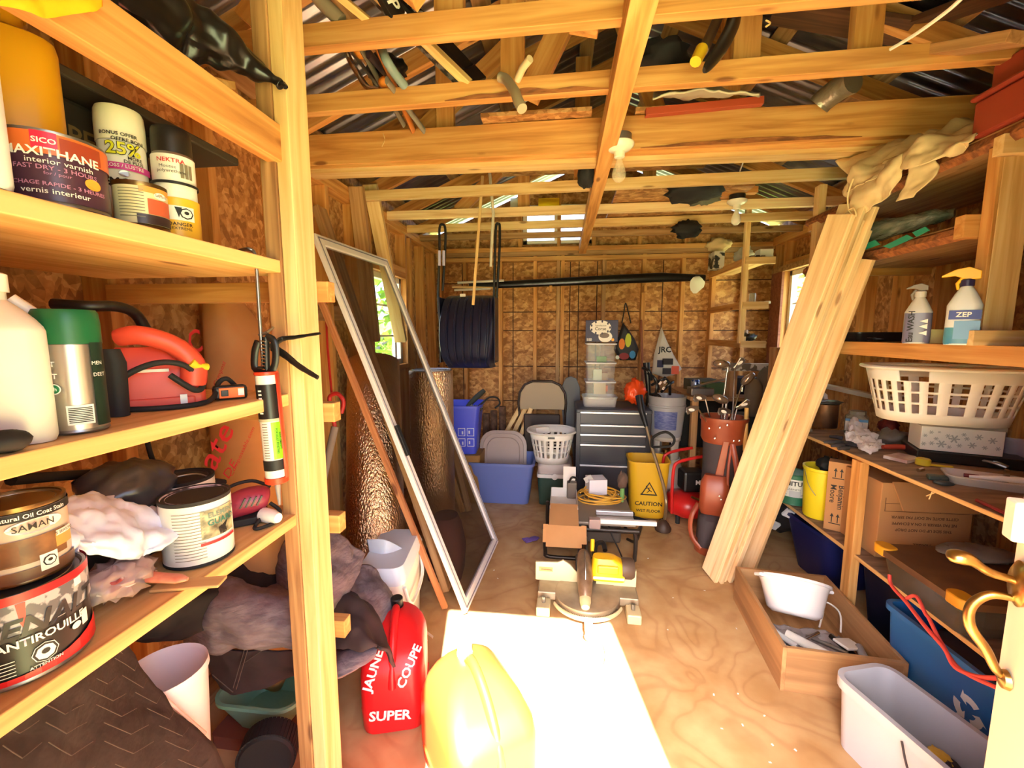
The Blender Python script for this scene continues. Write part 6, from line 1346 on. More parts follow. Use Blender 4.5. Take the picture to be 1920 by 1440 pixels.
# right edge clear bin and worktop bits
p=onc(1912,868); t=thing('clear_bin','clear plastic bin at the right end of the worktop','bin',(p.x+.02,p.y+.04,ZC),ang); b=MB(); loftbox(b,.14,.20,.16,.22,.12,.03,.003,rim=.006,rimh=.01); b.obj('bin_shell',pbr('clear_bluish',(196,200,220),.1,alpha=.4),t,smooth=40); MB().box(-.06,-.08,.004,.06,.08,.05).obj('contents',pbr('mauve_contents',(120,110,130),.5),t,bevel=.01)
small('blister_pack','pinkish blister pack under the yellow tape dispenser','packet',1692,862,(.12,.09,.015),pbr('pink_card',(190,150,140),.4,col2=(230,214,200),scale=14),.5)
o=MB().tube(smoothpath([onc(1655,838,.02),onc(1690,838,.022),onc(1722,842,.02)],4),[.010,.012,.013,.014,.014,.013,.011,.008,.007],10).obj('red_marker',pbr('glossy_red_brown',(180,64,46),.25),smooth=50); tag(o,'glossy red handled tool lying before the snowflake box','tool')
small('clear_case','low clear plastic case holding small parts','case',1800,866,(.15,.075,.03),pbr('clear_case_plastic',(186,170,158),.12,alpha=.6),ang,.004)
small('card_packet','pale pink card packet lying on the clear case','packet',1780,858,(.11,.06,.012),pbr('pale_pink_card',(214,190,182),.6),ang+.4,dz=.032)
t=thing('paper_curl','curled white paper label in front of the snowflake box','paper',onc(1782,848,.03)); MB().grid(lambda u,v:(-.03+.05*u,.02*v-.01,.03*math.sin(PI*(.2+.6*u))),8,1).obj('paper',wink,t,smooth=60,solid=.001)
t=thing('yellow_tape','yellow tape dispenser with a flat yellow arm','tape',onc(1730,872),ang); MB().lathe([(.022,0),(.026,.003),(.026,.026),(.022,.03)],n=20).obj('dispenser',pbr('tape_yellow',(222,200,50),.4),t,smooth=40); MB().box(.0,-.012,.003,.095,.004,.010).obj('flat_arm',MATS['tape_yellow'],t,bevel=.002)
o=MB().tube([onc(1722,882,.01),onc(1730,880,.012)],[.008,.009],8).obj('steel_socket',chrome,smooth=40); tag(o,'shiny steel socket by the yellow tape dispenser','socket')
small('black_wallet_case','black flat case behind the clear parts case','case',1855,862,(.17,.09,.022),black,ang,.004)
t=thing('silver_torch','grey cylinder torch lying right of the clear parts case','torch',onc(1865,868,.02),ang); MB().tube([(-.035,0,0),(.035,0,0)],.017,14).obj('barrel',pbr('light_grey_metal',(150,160,166),.35,.6),t,smooth=40)
t=thing('hand_tool','worn steel pliers resting between the case and the tray','pliers',onc(1838,862,.03),ang-.6); 
for s_ in (-1,1): MB().tube(smoothpath([(-.05,s_*.008,.0),(0,s_*.004,0),(.04,s_*.014,0),(.08,s_*.010,-.01)],4),.006,7).obj('arm',steel,t,smooth=50)
small('grey_gadget','dark green grey gadget left of the white tray','gadget',1757,900,(.06,.035,.018),pbr('green_grey',(70,84,80),.5),ang,.005)
t=thing('pocket_knife','dark oval pocket tool near the worktop edge','pocket knife',onc(1770,906,.01),ang); blob('handle',pbr('dark_slate_plastic',(48,56,58),.4),t,(0,0,0),(.062,.024,.018),2,.04,2)
p=onc(1862,915); t=thing('food_tray','translucent white plastic tray holding a knife on the worktop','tray',(p.x-.0,p.y+.03,ZC),ang-.1); b=MB(); loftbox(b,.20,.10,.225,.125,.035,.03,.003,rim=.006,rimh=.005); b.obj('tray_shell',pbr('translucent_white',(214,210,200),.3,alpha=.8),t,smooth=40)
MB().tube([(-.05,-.02,.03),(.03,-.03,.04),(.12,-.03,.045)],[.006,.010,.012],10,flat=.6).obj('white_handle',white,t,smooth=50); MB().tube([(-.06,.0,.028),(-.02,-.005,.03)],.008,8).obj('red_handle',pbr('dark_red_handle',(110,26,36),.4),t,smooth=50)
MB().cbox((.05,.0,.045),(.012,.02,.05)).obj('steel_clip',chrome,t)
o=MB().tube([onc(1832,938,.008),onc(1885,962,.008)],.0065,8).obj('red_pencil',pbr('dark_red_wood',(126,30,36),.5),smooth=40); tag(o,'dark red rod lying near the front edge of the worktop','rod')
for i,(a_,c_) in enumerate((((1737,930),(1752,924)),((1742,936),(1748,922)))):
    o=MB().tube([W(*a_,X=1.382),W(*c_,X=1.382)],.002,5).obj('wood_splinter',LUM2); tag(o,('pale splinter sticking from the worktop edge, flatter one','pale splinter sticking from the worktop edge, steeper one')[i],'splinter')
# -------- lower shelf
ZL=.402
p=onshelf(1486,1.435,ZL); t=can('paint_can','white and green gallon tin beside the yellow bucket, letters ITURE showing','paint can',p,.084,.19,WL,rim=pbr('green_rim',(50,112,84),.4),lidm=pbr('green_rim',(50,112,84),.4))
strip(t,pbr('green_label',(52,116,88),.4),.084,0,.172,.5,.022); strip(t,MATS['green_label'],.084,0,.03,.5,.045); text_cyl(t,'FURNITURE',.038,ink,.0845,-.15,.135,bold=1.2); text_cyl(t,'CABINETS',.016,ink,.0845,.0,.10); strip(t,pbr('grey_label_shape',(190,190,196),.4),.084,.1,.072,.06,.04)
MB().tube(smoothpath([(-.085,0,.15),(-.05,-.07,.07),(.05,-.07,.07),(.085,0,.15)],6),.002,5).obj('bail_wire',steel,t)
p=onshelf(1536,1.475,ZL); t=thing('yellow_bucket','bright yellow round bucket on the lower right shelf','bucket',p,0); YB_=pbr('lemon_yellow_plastic',(246,222,40),.4)
b=MB(); b.lathe([(.078,0),(.082,.008),(.092,.27),(.098,.275),(.098,.29),(.089,.29),(.078,.01)],n=36); b.obj('bucket_shell',YB_,t,smooth=40); MB().tube(smoothpath([(-.098,0,.27),(-.10,-.05,.2),(-.08,-.09,.15)],5),.002,5).obj('bail_wire',steel,t)
blob('black_rag',blackr,t,(.02,-.01,.30),(.11,.11,.09),3,.25,4)
qa=W(1554,1012,Z=ZL); t=thing('paint_carton','tall brown carton printed Benjamin Moore with arrows, behind the post','box',(1.400,2.36,ZL+.001),-.58); hbx=W(1567,868,X=1.262).z-ZL-.02 if False else .37
b=MB(); b.box(0,0,0,.165,.075,hbx); b.obj('carton',kraft,t,bevel=.002)
def tf(s,sz,x,z_,rot=False,**k): return text_flat(t,s,sz,ink,(x,-.0015,z_),(0,0,-1) if rot else (1,0,0),(1,0,0) if rot else (0,0,1),**k)
tf('Benjamin',.036,.062,.185,True,bold=.6); tf('Moore',.036,.028,.20,True,bold=.6)
for z0_ in (.29,.045):
    for dx_ in (.03,.055):
        MB().box(dx_,-.0015,z0_,dx_+.004,-.0005,z0_+.04).obj('arrow_print',ink,t); MB().add([(dx_-.006,-.0016,z0_+.032),(dx_+.010,-.0016,z0_+.032),(dx_+.002,-.0016,z0_+.05)],[(0,1,2)]).obj('arrow_print',ink,t)
    MB().box(.02,-.0015,z0_-.008,.07,-.0005,z0_-.004).obj('arrow_print',ink,t)
MB().tube(smoothpath([(.115,-.001,.25),(.14,-.001,.22),(.133,-.001,.18),(.108,-.001,.15),(.103,-.001,.13)],5),[.004,.007,.010,.012,.012,.011,.010,.009,.008,.007,.006,.006,.005,.004,.003,.003,.002,.002,.002,.002,.001],8,flat=.1,up=(1,0,0)).obj('ink_mark',ink,t,smooth=50)
tri_=MB(); 
for a_,c_ in (((.082,.20),(.105,.215)),((.105,.215),(.105,.185)),((.105,.185),(.082,.20))): tri_.tube([(a_[0],-.001,a_[1]),(c_[0],-.001,c_[1])],.0015,4)
tri_.obj('triangle_logo',ink,t)
t=thing('cardboard_box','large brown cardboard box with upside down print on the lower shelf, flap open','box',(W(1640,1045,Z=ZL).x,W(1640,1045,Z=ZL).y,ZL+.001),0)
b=MB(); b.box(0,0,0,.385,.34,.36); b.obj('carton',kraft,t,bevel=.003)
DK=pbr('brown_print',(84,52,34),.8)
for i,(s,z_,sz) in enumerate((('CETTE BOITE NE DOIT PAS SERVIR',.20,.018),('NE PAS VERSER SI ON A ECHAPPE',.17,.018),('THIS SIDE UP DO NOT DROP',.14,.018),('FRAGILE',.07,.02))): text_flat(t,s,sz,DK,(.19,-.0015,z_),(-1,0,0),(0,0,-1),bold=1)
b=MB(); [b.box(x0,-.0015,z0_,x1,-.0006,z1_) for x0,z0_,x1,z1_ in ((.02,.225,.37,.227),(.02,.262,.37,.264),(.02,.225,.022,.29),(.25,.225,.252,.262))]; b.obj('printed_frame',DK,t); text_flat(t,'A  MOORE PAINT  N',.02,DK,(.19,-.0015,.245),(-1,0,0),(0,0,-1),bold=1)
o=MB().box(0,-.13,-.003,.30,0,.003).obj('flap',kraft,t); o.location=(.04,-.002,.365); o.rotation_euler=(.95,0,.0)
# black and yellow tote
t=thing('storage_tote','clear sided storage tote with brown dusty lid and yellow corners on the lower shelf','storage tote',(1.352,1.50,ZL+.002),0)
b=MB(); loftz(b,[(.42,.34,.03,.235,.20,0),(.46,.38,.03,.235,.20,.115)]); b.obj('tote_shell',pbr('smoky_plastic',(92,82,70),.2,alpha=.8),t,smooth=40)
b=MB(); loftz(b,[(.50,.42,.04,.235,.20,.117),(.50,.42,.04,.235,.20,.142),(.44,.36,.04,.235,.20,.148)]); b.obj('lid',pbr('dusty_brown_lid',(136,92,56),.6,col2=(104,70,44),scale=5),t,smooth=40)
YL=pbr('yellow_latch',(240,170,40),.45)
for (x_,y_) in ((.0,.03),(.0,.375)):
    MB().rings([rrect(.06,.08,.025,z_,cx=x_+.012,cy=y_) for z_ in (.112,.151)]).obj('corner_latch',YL,t,smooth=40,bevel=.004)
MB().cbox((.2,.15,.06),(.18,.2,.08)).obj('contents',blackr,t)
o=blob('dusty_film_roll',pbr('grey_film',(130,120,112),.35,bump=.5,scale=9),None,(1.64,1.80,ZL+.175),(.26,.13,.05),3,.2,4); tag(o,'crumpled grey film lying at the back of the brown tote lid','film')
# red cord over the blue bin
o=MB().tube(smoothpath([W(1668,1078,X=1.270),W(1672,1098,X=1.260),W(1700,1130,X=1.240),W(1735,1175,X=1.220),W(1770,1215,X=1.210),W(1790,1250,X=1.200),W(1830,1268,X=1.190),W(1875,1272,X=1.180)],6),.0065,8).obj('red_cable',pbr('coral_cable',(222,78,70),.45),smooth=60); tag(o,'coral red cord draped over the blue recycling bin','cord')
o=MB().tube(smoothpath([W(1700,1122,X=1.250),W(1718,1118,X=1.250),W(1735,1150,X=1.240),W(1742,1160,X=1.235),W(1765,1205,X=1.220),W(1800,1255,X=1.200),W(1870,1290,X=1.170)],6),.006,8).obj('red_cable',MATS['coral_cable'],smooth=60); tag(o,'second strand of coral red cord, hanging lower over the bin rim','cord')
# -------- floor on the right
WC=wood('crate_plywood',(196,146,92),(176,126,76),(150,104,62),knots=False,sc_=.6)
Bf=Vector((.895,1.69,0)); Qf=Vector((.945,2.30,0)); hC=.19
ld=(Qf-Bf); lC=ld.length; ld.normalize(); rt=Vector((ld.y,-ld.x,0)); wC=.435
t=thing('wooden_crate','open plywood crate on the floor holding tools and a white pot','crate',Bf); t.matrix_basis=axes(Bf,rt,ld)
for nm,(x0,y0,x1,y1,z0_,z1_) in (('side_panel',(0,0,.016,lC,.0,hC)),('side_panel',(wC-.016,0,wC,lC,0,hC)),('front_panel',(.016,0,wC-.016,.016,0,hC)),('back_panel',(.016,lC-.016,wC-.016,lC,0,hC)),('bottom_panel',(.016,.016,wC-.016,lC-.016,0,.01))):
    L0=max(x1-x0,y1-y0); lng = (y1-y0)>(x1-x0)
    if lng: o=MB().box(0,0,0,y1-y0,x1-x0,z1_-z0_).obj(nm,WC,t,bevel=.0015); o.matrix_basis=axes((x1,y0,z0_),(0,1,0),(-1,0,0))
    else: o=MB().box(0,0,0,x1-x0,y1-y0,z1_-z0_).obj(nm,WC,t,bevel=.0015); o.location=(x0,y0,z0_)
CB=t.matrix_basis.copy()
def cr(x,y,z): return CB @ Vector((x,y,z))
# pot
t=thing('white_pot','white enamel pot with two lugs sitting tilted in the crate','pot',cr(.17,lC*.52,.10)); t.rotation_euler=(-.55,.22,0); t.scale=(1.15,1.15,1.35); t.location.z+=.03
b=MB(); b.lathe([(.075,0),(.095,.012),(.118,.09),(.125,.105),(.133,.107),(.133,.115),(.122,.115),(.112,.09),(.088,.02),(0,.016)],n=40,cap1=False); b.obj('pot_body',pbr('glossy_white',(238,232,234),.15,coat=.5),t,smooth=50)
for s_ in (-1,1): MB().cbox((s_*.135,0,.106),(.03,.05,.012)).obj('lug',MATS['glossy_white'],t,bevel=.005)
items=[('paper_towel_roll','short white roll at the front of the crate',(.06,.10,.06),(.12,.16,.07),.022,white),('clear_syringe_tube','translucent white tube lying left in the crate',(.06,.30,.07),(.14,.20,.06),.012,pbr('milky_tube',(210,214,220),.3)),('grey_pipe_piece','grey pipe piece lying right in the crate',(.38,.12,.06),(.40,.24,.07),.016,pbr('pipe_grey',(150,150,156),.4)),('steel_wrench','flat steel wrench on top of the crate clutter',(.18,.22,.085),(.26,.28,.085),.007,chrome),('caulk_tube','white plastic tube lying in the crate below the pot',(.12,.26,.075),(.30,.10,.07),.019,white),('caulk_tube','thin white tube lying across the crate end',(.26,.09,.065),(.38,.06,.065),.012,white),('paint_roller','pale blue cylinder at the left side of the crate',(.045,.42,.05),(.06,.25,.05),.016,pbr('pale_blue_tube',(180,206,220),.4)),('steel_rod','grey steel tool among the crate clutter',(.22,.30,.05),(.34,.2,.06),.008,steel),('black_handle_tool','black handled tool in the crate near the right side',(.33,.32,.05),(.38,.16,.05),.011,black),('green_sleeve_tube','green and white tube at the upper left of the crate',(.05,.56,.05),(.06,.46,.06),.02,pbr('pale_green_tube',(150,190,120),.4)),('steel_rod','short bright steel tool near the pot base',(.10,.30,.04),(.16,.14,.04),.007,chrome)]
for nm,lb,a_,c_,r_,m_ in items:
    o=MB().tube([cr(*a_),(cr(*a_)+cr(*c_))/2,cr(*c_)],r_,12).obj(nm,m_,smooth=45); tag(o,lb,'tool')
cloth('film',pbr('clear_crumple',(196,190,196),.2,alpha=.6,bump=.3,scale=14),thing('clear_packaging','crumpled clear packaging filling the crate bottom','packaging',(0,0,0)),[[cr(.03,.03,.02),cr(.2,.03,.02),cr(.4,.03,.02)],[cr(.03,.2,.03),cr(.2,.2,.03),cr(.4,.2,.03)],[cr(.03,.4,.02),cr(.2,.4,.02),cr(.4,.4,.02)]],amp=.012,freq=20,seed=4,thick=.001,smooth=20)
o=MB().tube(smoothpath([cr(.38,.34,.06),cr(.40,.40,.12),cr(.37,.46,.13),cr(.34,.42,.09),cr(.30,.36,.06)],6),.004,6).obj('white_cable',white,smooth=50); tag(o,'white cable loop in the crate right of the pot','cable')
o=MB().cbox((0,0,0),(.10,.07,.012),rz=.4,ry=.2).obj('white_card',white,bevel=.004); o.location=cr(.36,.24,.075); tag(o,'white plastic plate on top of the crate clutter','plate')
# grey tub
TA=W(1553,1255,Z=.25); TB=W(1642,1240,Z=.25); TD=W(1768,1440,Z=.25)
ly=(TA-TD).normalized(); lx=Vector((ly.y,-ly.x,0)); lenT=.62; wT_=.24; ctr=TA-ly*lenT/2+lx*wT_/2
t=thing('grey_tub','long grey rectangular plastic tub on the floor in the right foreground','tub',(ctr.x,ctr.y,.001)); t.matrix_basis=axes((ctr.x,ctr.y,.001),lx,ly)
b=MB(); loftbox(b,wT_*.86,lenT*.9,wT_-.03,lenT-.03,.25,.045,.005,rim=.013,rimh=.035); b.obj('tub_shell',pbr('light_grey_plastic',(196,194,200),.42,col2=(186,184,190),scale=3),t,smooth=40)
MB().tube(smoothpath([(-wT_/2-.002,.06,.225),(-wT_/2-.03,.0,.16),(-wT_/2-.035,-.12,.12),(-wT_/2-.03,-.25,.16),(-wT_/2-.002,-.30,.225)],6),.003,6).obj('bail_handle',pbr('dark_wire',(60,50,50),.5,.5),t,smooth=50)
M_t=t.matrix_basis.copy()
o=blob('black_cloth_bundle',pbr('black_purple_cloth',(48,38,46),.85,bump=.3,scale=10),None,M_t @ Vector((.0,-.02,.09)),(.15,.32,.12),4,.18,4,28); tag(o,'dark cloth bundle with a yellow patch lying in the grey tub','cloth')
b=blob('yellow_label',pbr('mustard_patch',(226,186,70),.6),None,M_t @ Vector((.03,.06,.148)),(.05,.06,.012),5,.25,6); tag(b,'torn yellow label on the dark cloth in the grey tub','label')
# blue recycling bin
BA=W(1650,1122,Z=.36); BLD=pbr('recycling_blue',(40,104,170),.42); ly2=(W(1650,1122,Z=.36)-W(1868,1290,Z=.36)).normalized(); lx2=Vector((ly2.y,-ly2.x,0)); lB=.52; wB=.34; ctr=BA-ly2*lB/2+lx2*wB/2
t=thing('recycling_bin','blue recycling bin with white chasing arrows, behind the grey tub','recycling bin',(ctr.x,ctr.y,.001)); t.matrix_basis=axes((ctr.x,ctr.y,.001),lx2,ly2)
b=MB(); loftbox(b,wB*.84,lB*.86,wB-.03,lB-.03,.36,.03,.004,rim=.014,rimh=.022); b.obj('bin_shell',BLD,t,smooth=40)
cx_=-wB/2+.014; 
for k in range(3):
    a0=PI/2+k*2*PI/3; P_=[]
    ang_=[a0-.75+1.1*j/5 for j in range(6)]
    for a_ in ang_: P_.append((-.05*math.cos(a_),.05*math.sin(a_)))
    for a_ in reversed(ang_): P_.append((-.026*math.cos(a_),.026*math.sin(a_)))
    def tow(y_,z_): zz=.20+z_; return Vector((-(wB*.84+(wB-.03-wB*.84)*zz/.338)/2-.002, -.10+y_, zz))
    b=MB(); b.add([tow(*p_) for p_ in P_],[tuple(range(len(P_)))]); ae=ang_[-1]+.32
    hd=[(-.062*math.cos(ang_[-1]),.062*math.sin(ang_[-1])),(-.014*math.cos(ang_[-1]),.014*math.sin(ang_[-1])),(-.038*math.cos(ae+.15),.038*math.sin(ae+.15))]
    b.add([tow(*p_) for p_ in hd],[(0,1,2)]); b.obj('recycling_arrow',wink,t)
blob('dark_contents',pbr('dark_maroon_cloth',(70,44,44),.85,bump=.3,scale=9),t,(0.02,-.05,.27),(.26,.42,.15),3,.18,4)
# dark navy bins under the lower shelf
DN=pbr('deep_navy_plastic',(30,38,92),.4)
p=W(1560,1095,Z=0); t=binr('navy_bin','deep navy oval bin under the lower shelf behind the crate','bin',(1.62,2.62,.001),.1,.26,.32,.36,.44,.33,.08,DN,rim=.016)
o=blob('yellow_ball',pbr('dull_yellow',(206,166,60),.6),t,(-.12,-.1,.25),(.05,.05,.05),1,.02,1)
t=binr('navy_bin','dark navy bin under the lower shelf, between the post and the blue recycling bin','bin',(1.66,2.0,.001),0,.30,.32,.36,.38,.34,.04,pbr('near_black_navy',(24,28,52),.4),rim=.012)
o=blob('black_duffel',pbr('black_duffel',(36,32,34),.75,bump=.3,scale=9,col2=(52,46,46)),None,(1.66,3.16,.17),(.46,.28,.32),4,.15,3); tag(o,'black bag with white marks bulging under the shelf near the golf bag','bag')
for i,(px_,py_) in enumerate(((1478,962),(1452,985))): o=MB().cbox((0,0,0),(.05,.02,.06),ry=.4,rx=.5).obj('white_strap_patch',white,bevel=.003); o.location=W(px_,py_,X=1.42); tag(o,('white buckle patch on the black bag, upper one','white buckle patch on the black bag, lower one')[i],'buckle')
# -------- compressor
pc_=W(1288,985,Z=0); t=thing('air_compressor','red pancake compressor with tubular red handle left of the golf bag','compressor',(pc_.x+.03,pc_.y+.12,.001),.1); RC=pbr('compressor_red',(206,34,34),.3)
MB().lathe([(.10,.04),(.15,.07),(.165,.13),(.15,.19),(.06,.22),(0,.22)],n=32).obj('tank',RC,t,smooth=60); MB().cbox((.03,.02,.31),(.17,.15,.16)).obj('motor_cover',black,t,bevel=.02)
for x_,y_ in ((-.1,-.08),(.1,-.08),(0,.12)): MB().tube([(x_,y_,.07),(x_,y_,0)],.018,8).obj('rubber_foot',blackr,t)
for y_ in (-.13,.10): MB().tube(smoothpath([(-.165,y_,.10),(-.17,y_,.30),(-.165,y_,.44),(-.14,y_,.49),(-.05,y_,.52),(.06,y_,.54)],6),.012,10).obj('handle_tube',RC,t,smooth=60)
MB().tube([(-.04,-.16,.24),(.02,-.17,.22),(.06,-.16,.23)],.009,8).obj('brass_fitting',BRASS,t,smooth=40); 
text_flat(t,'M',.05,wink,(.05,-.058,.31),(1,0,0),(0,0,1),bold=1.5)
# -------- golf bag
pg=W(1349,1040,Z=0); pg=Vector((pg.x,pg.y+.06,.001)); t=thing('golf_bag','brown leather and charcoal golf bag full of clubs, beside the leaning planks','golf bag',pg,facing(pg)); 
LEA=pbr('tan_leather',(164,78,48),.4,col2=(140,62,38),scale=6,bump=.05); CHC=pbr('charcoal_canvas2',(62,54,58),.8)
hG=W(1349,786,Y=pg.y-.1).z; hG=min(max(hG,.84),.95)
tl=Matrix.Rotation(-.05,4,'Y')
b=MB(); loftz(b,[(.26,.24,.10,0,0,0),(.27,.25,.10,0,0,.03),(.255,.24,.10,0,0,.12),(.235,.22,.10,0,0,.30),(.225,.215,.10,0,0,.6),(.235,.22,.10,0,0,hG-.16)]); b.obj('bag_shell',CHC,t,smooth=50)
b=MB(); loftz(b,[(.24,.225,.105,0,0,hG-.165),(.265,.245,.11,0,0,hG-.14),(.27,.25,.115,0,0,hG-.03),(.285,.26,.12,0,0,hG-.02),(.285,.26,.12,0,0,hG),(.24,.22,.10,0,0,hG),(.23,.21,.10,0,0,hG-.04)]); b.obj('top_collar',LEA,t,smooth=40)
b=MB(); loftz(b,[(.275,.255,.11,0,0,0),(.28,.26,.11,0,0,.05),(.262,.248,.105,0,0,.09)]); b.obj('base_collar',LEA,t,smooth=40)
b=MB(); loftz(b,[(.15,.07,.03,-.03,-.13,.30),(.17,.10,.04,-.03,-.14,.34),(.165,.09,.04,-.03,-.135,.50),(.12,.05,.02,-.03,-.12,.55)]); b.obj('leather_pocket',LEA,t,smooth=50)
b=MB(); loftz(b,[(.17,.10,.04,-.02,-.13,.08),(.19,.13,.05,-.02,-.14,.14),(.18,.12,.05,-.02,-.14,.27),(.14,.06,.03,-.02,-.13,.30)]); b.obj('shoe_pocket',CHC,t,smooth=50)
b=MB(); loftz(b,[(.05,.012,.004,-.01,-.112,.53),(.035,.014,.004,.02,-.118,hG-.14)]); b.obj('leather_strip',LEA,t,smooth=40)
b=MB(); b.tube(smoothpath([(.055,-.12,hG-.15),(.085,-.15,.62),(.095,-.16,.50),(.08,-.165,.35),(.06,-.16,.24)],6),[.016]*30,8,flat=.3,up=(1,0,0)); b.obj('strap',LEA,t,smooth=50)
b=MB(); b.tube(smoothpath([(.05,-.12,hG-.15),(.04,-.15,.60),(.045,-.16,.45),(.06,-.16,.24)],6),[.008]*30,8,flat=.4,up=(1,0,0)); b.obj('strap',LEA,t,smooth=50)
b=MB(); b.tube(smoothpath([(-.12,-.10,.34),(-.15,-.14,.28),(-.16,-.15,.20),(-.14,-.16,.12),(-.09,-.17,.07)],6),[.014]*30,8,flat=.35,up=(1,0,0)); b.obj('strap',LEA,t,smooth=50)
for (x_,z_) in ((.02,hG-.03),(-.02,hG-.05),(-.045,hG-.12),(.06,hG-.125),(.09,hG-.12),(-.08,hG-.06),(.0,.44),(.01,.42)): MB().lathe([(0,0),(.007,0),(.005,.005),(0,.006)],n=10,M=Matrix.Translation((x_,-.137 if z_>.5 else -.188,z_)) @ Matrix.Rotation(PI/2,4,'X')).obj('buckle',chrome,t,smooth=40)
# clubs: each its own thing
Mg=Matrix.Translation(pg) @ Matrix.Rotation(facing(pg),4,'Z')
SH=pbr('club_shaft',(190,186,182),.25,1); HD=pbr('iron_head',(170,164,158),.28,.95)
def club(i,label,base,top,kind,ang_):
    t=thing('golf_club',label,'golf club',(0,0,0),0,'golf clubs in the brown bag'); a_=Mg @ Vector(base); c_=top
    MB().tube([a_,(a_+c_)/2,c_],.0055,8).obj('shaft',SH,t,smooth=50)
    x=Vector((math.cos(ang_),-.25,math.sin(ang_)*.6)).normalized()
    if kind=='iron':
        y=Vector((-x.z*.5,-.3,x.x)).normalized(); M=axes(c_,x,y)
        b=MB(); b.rings([[M @ Vector((px_,py_,z_)) for px_,py_ in ((-.008,-.01),(.012,-.014),(.05,-.012),(.078,.0),(.082,.028),(.068,.044),(.04,.030),(.01,.014),(-.006,.012))] for z_ in (-.006,.006)]); b.obj('club_head',HD,t,bevel=.003)
        b=MB(); b.rings([[M @ Vector((.045+px_,.014+py_,z_)) for px_,py_ in [( .020*math.cos(q_),.010*math.sin(q_)) for q_ in [2*PI*k/12 for k in range(12)]]] for z_ in (.006,.0075)]); b.obj('head_badge',wink,t)
    else:
        M=axes(c_,x,Vector((0,0,1)))
        b=MB(); n_=20; R_=[]
        for j in range(9):
            e_=PI*(j/8-.5); R_.append([M @ Vector((.045+.055*math.cos(e_)*math.cos(2*PI*k/n_), -.002+.028*math.sin(e_), .045*math.cos(e_)*math.sin(2*PI*k/n_))) for k in range(n_)])
        b.rings(R_); b.obj('club_head',pbr('wood_head_%d'%i,(150,128,112),.15,.6,coat=.6),t,smooth=60); MB().tube([c_-Vector((0,0,.05)),c_+Vector((0,0,.0))],.008,8).obj('hosel',chrome,t,smooth=50)
cl_=[('large bright driver head, highest of the clubs',(-.02,.02,hG-.06),W(1365,683,Y=2.88),'wood',PI-.2),('iron with pale badge pointing left, upper of the two',(-.07,-.04,hG-.06),W(1322,745,Y=2.80),'iron',PI-.35),('iron with pale badge pointing left, lower of the two',(-.08,-.07,hG-.06),W(1308,765,Y=2.76),'iron',PI-.1),('dull round club head rising from the middle of the bag',(.0,-.02,hG-.06),W(1362,752,Y=2.84),'wood',PI-.6),('iron head low at the right of the bag collar',(.05,-.04,hG-.06),W(1382,765,Y=2.82),'iron',.6),('fairway wood behind, with a long pale shaft',(.03,.04,hG-.06),W(1392,720,Y=2.95),'wood',1.2),('chrome club with curved neck right of the driver',(.05,.03,hG-.06),W(1378,690,Y=2.98),'iron',1.0),('short iron leaning over the front rim',(.02,-.07,hG-.06),W(1368,772,Y=2.74),'iron',2.6)]
for i,(lb,bs,tp,kd,an) in enumerate(cl_): club(i,lb,bs,tp,kd,an)
# second bag: dark with hooded covers
t=thing('golf_bag','black golf bag with grey hooded club covers behind the brown golf bag','golf bag',(1.36,3.25,.001),0)
b=MB(); loftz(b,[(.25,.25,.1,0,0,0),(.24,.24,.1,0,0,.85)]); b.obj('bag_shell',pbr('black_bag_nylon',(34,30,32),.7),t,smooth=50)
for (x_,y_,z_,r_) in ((.10,-.02,1.10,.07),(.0,-.05,1.02,.06)): MB().lathe([(.03,-.25),(r_*.8,-.12),(r_,0),(r_*.9,.05),(r_*.5,.09),(0,.1)],c=(x_,y_,z_),n=20).obj('head_cover',pbr('grey_green_cover',(88,86,78),.75,col2=(120,100,76),scale=5),t,smooth=60)
o=MB().tube([W(1396,845,Y=2.72),W(1398,812,Y=2.75),W(1400,765,Y=2.78)],[.010,.014,.012],10).obj('wooden_mallet_handle',pbr('yellow_wood_handle',(226,190,110),.5),smooth=50); tag(o,'pale yellow handle standing right of the brown golf bag','handle'); o.name='hammer'
# bench along the far right corner with clutter
t=thing('work_bench','low dark bench in the far right corner carrying clutter','bench',(0,0,0))
MB().box(1.03,3.55,.90,1.9,4.25,.93).obj('bench_top',LUM3,t,bevel=.003)
for x_,y_ in ((1.08,3.6),(1.08,4.2),(1.85,4.2),(1.85,3.6)): lumber('leg',(x_,y_,0),(x_,y_,.9),.05,.05,LUM3,t,up=(0,1,0))
MB().box(1.0,4.0,.40,1.9,4.02,.88).obj('back_panel',blackr,t)
p=W(1303,740,Y=3.75); o=MB().lathe([(.026,0),(.033,.01),(.033,.11),(.026,.122),(.024,.122)],n=24).obj('drinks_can',pbr('soda_blue',(40,66,130),.3,.5,col2=(190,196,210),scale=22,sharp=True),smooth=40); o.location=(p.x,p.y,.931); tag(o,'blue and silver drinks can on the bench','drinks can')
bx('green_box','dark green box on the bench behind the clubs','box',1336,750,.93,.16,.10,.10,pbr('bottle_green_card',(66,90,54),.6),.1,Y=3.75)
bx('ledger_block','pale wooden block on the bench beside the green box','block',1318,750,.93,.08,.06,.09,LUM3,.2,Y=3.85)
o=lumber('painted_board',(1.3,3.65,1.17),(1.9,3.6,1.17),.06,.06,pbr('splattered_white',(210,204,190),.6,col2=(110,96,80),scale=18,sharp=True),None); tag(o,'paint splattered pale board resting above the bench clutter','board')
o=lumber('support_block',(1.7,3.62,.931),(1.7,3.62,1.138),.08,.1,LUM3,None,up=(0,1,0)); tag(o,'dark wooden block holding up the splattered board on the right','block')
o=lumber('support_block',(1.37,3.64,.931),(1.37,3.64,1.138),.06,.08,LUM3,None,up=(0,1,0)); tag(o,'dark wooden block holding up the splattered board on the left','block')
rnd=random.Random(9)
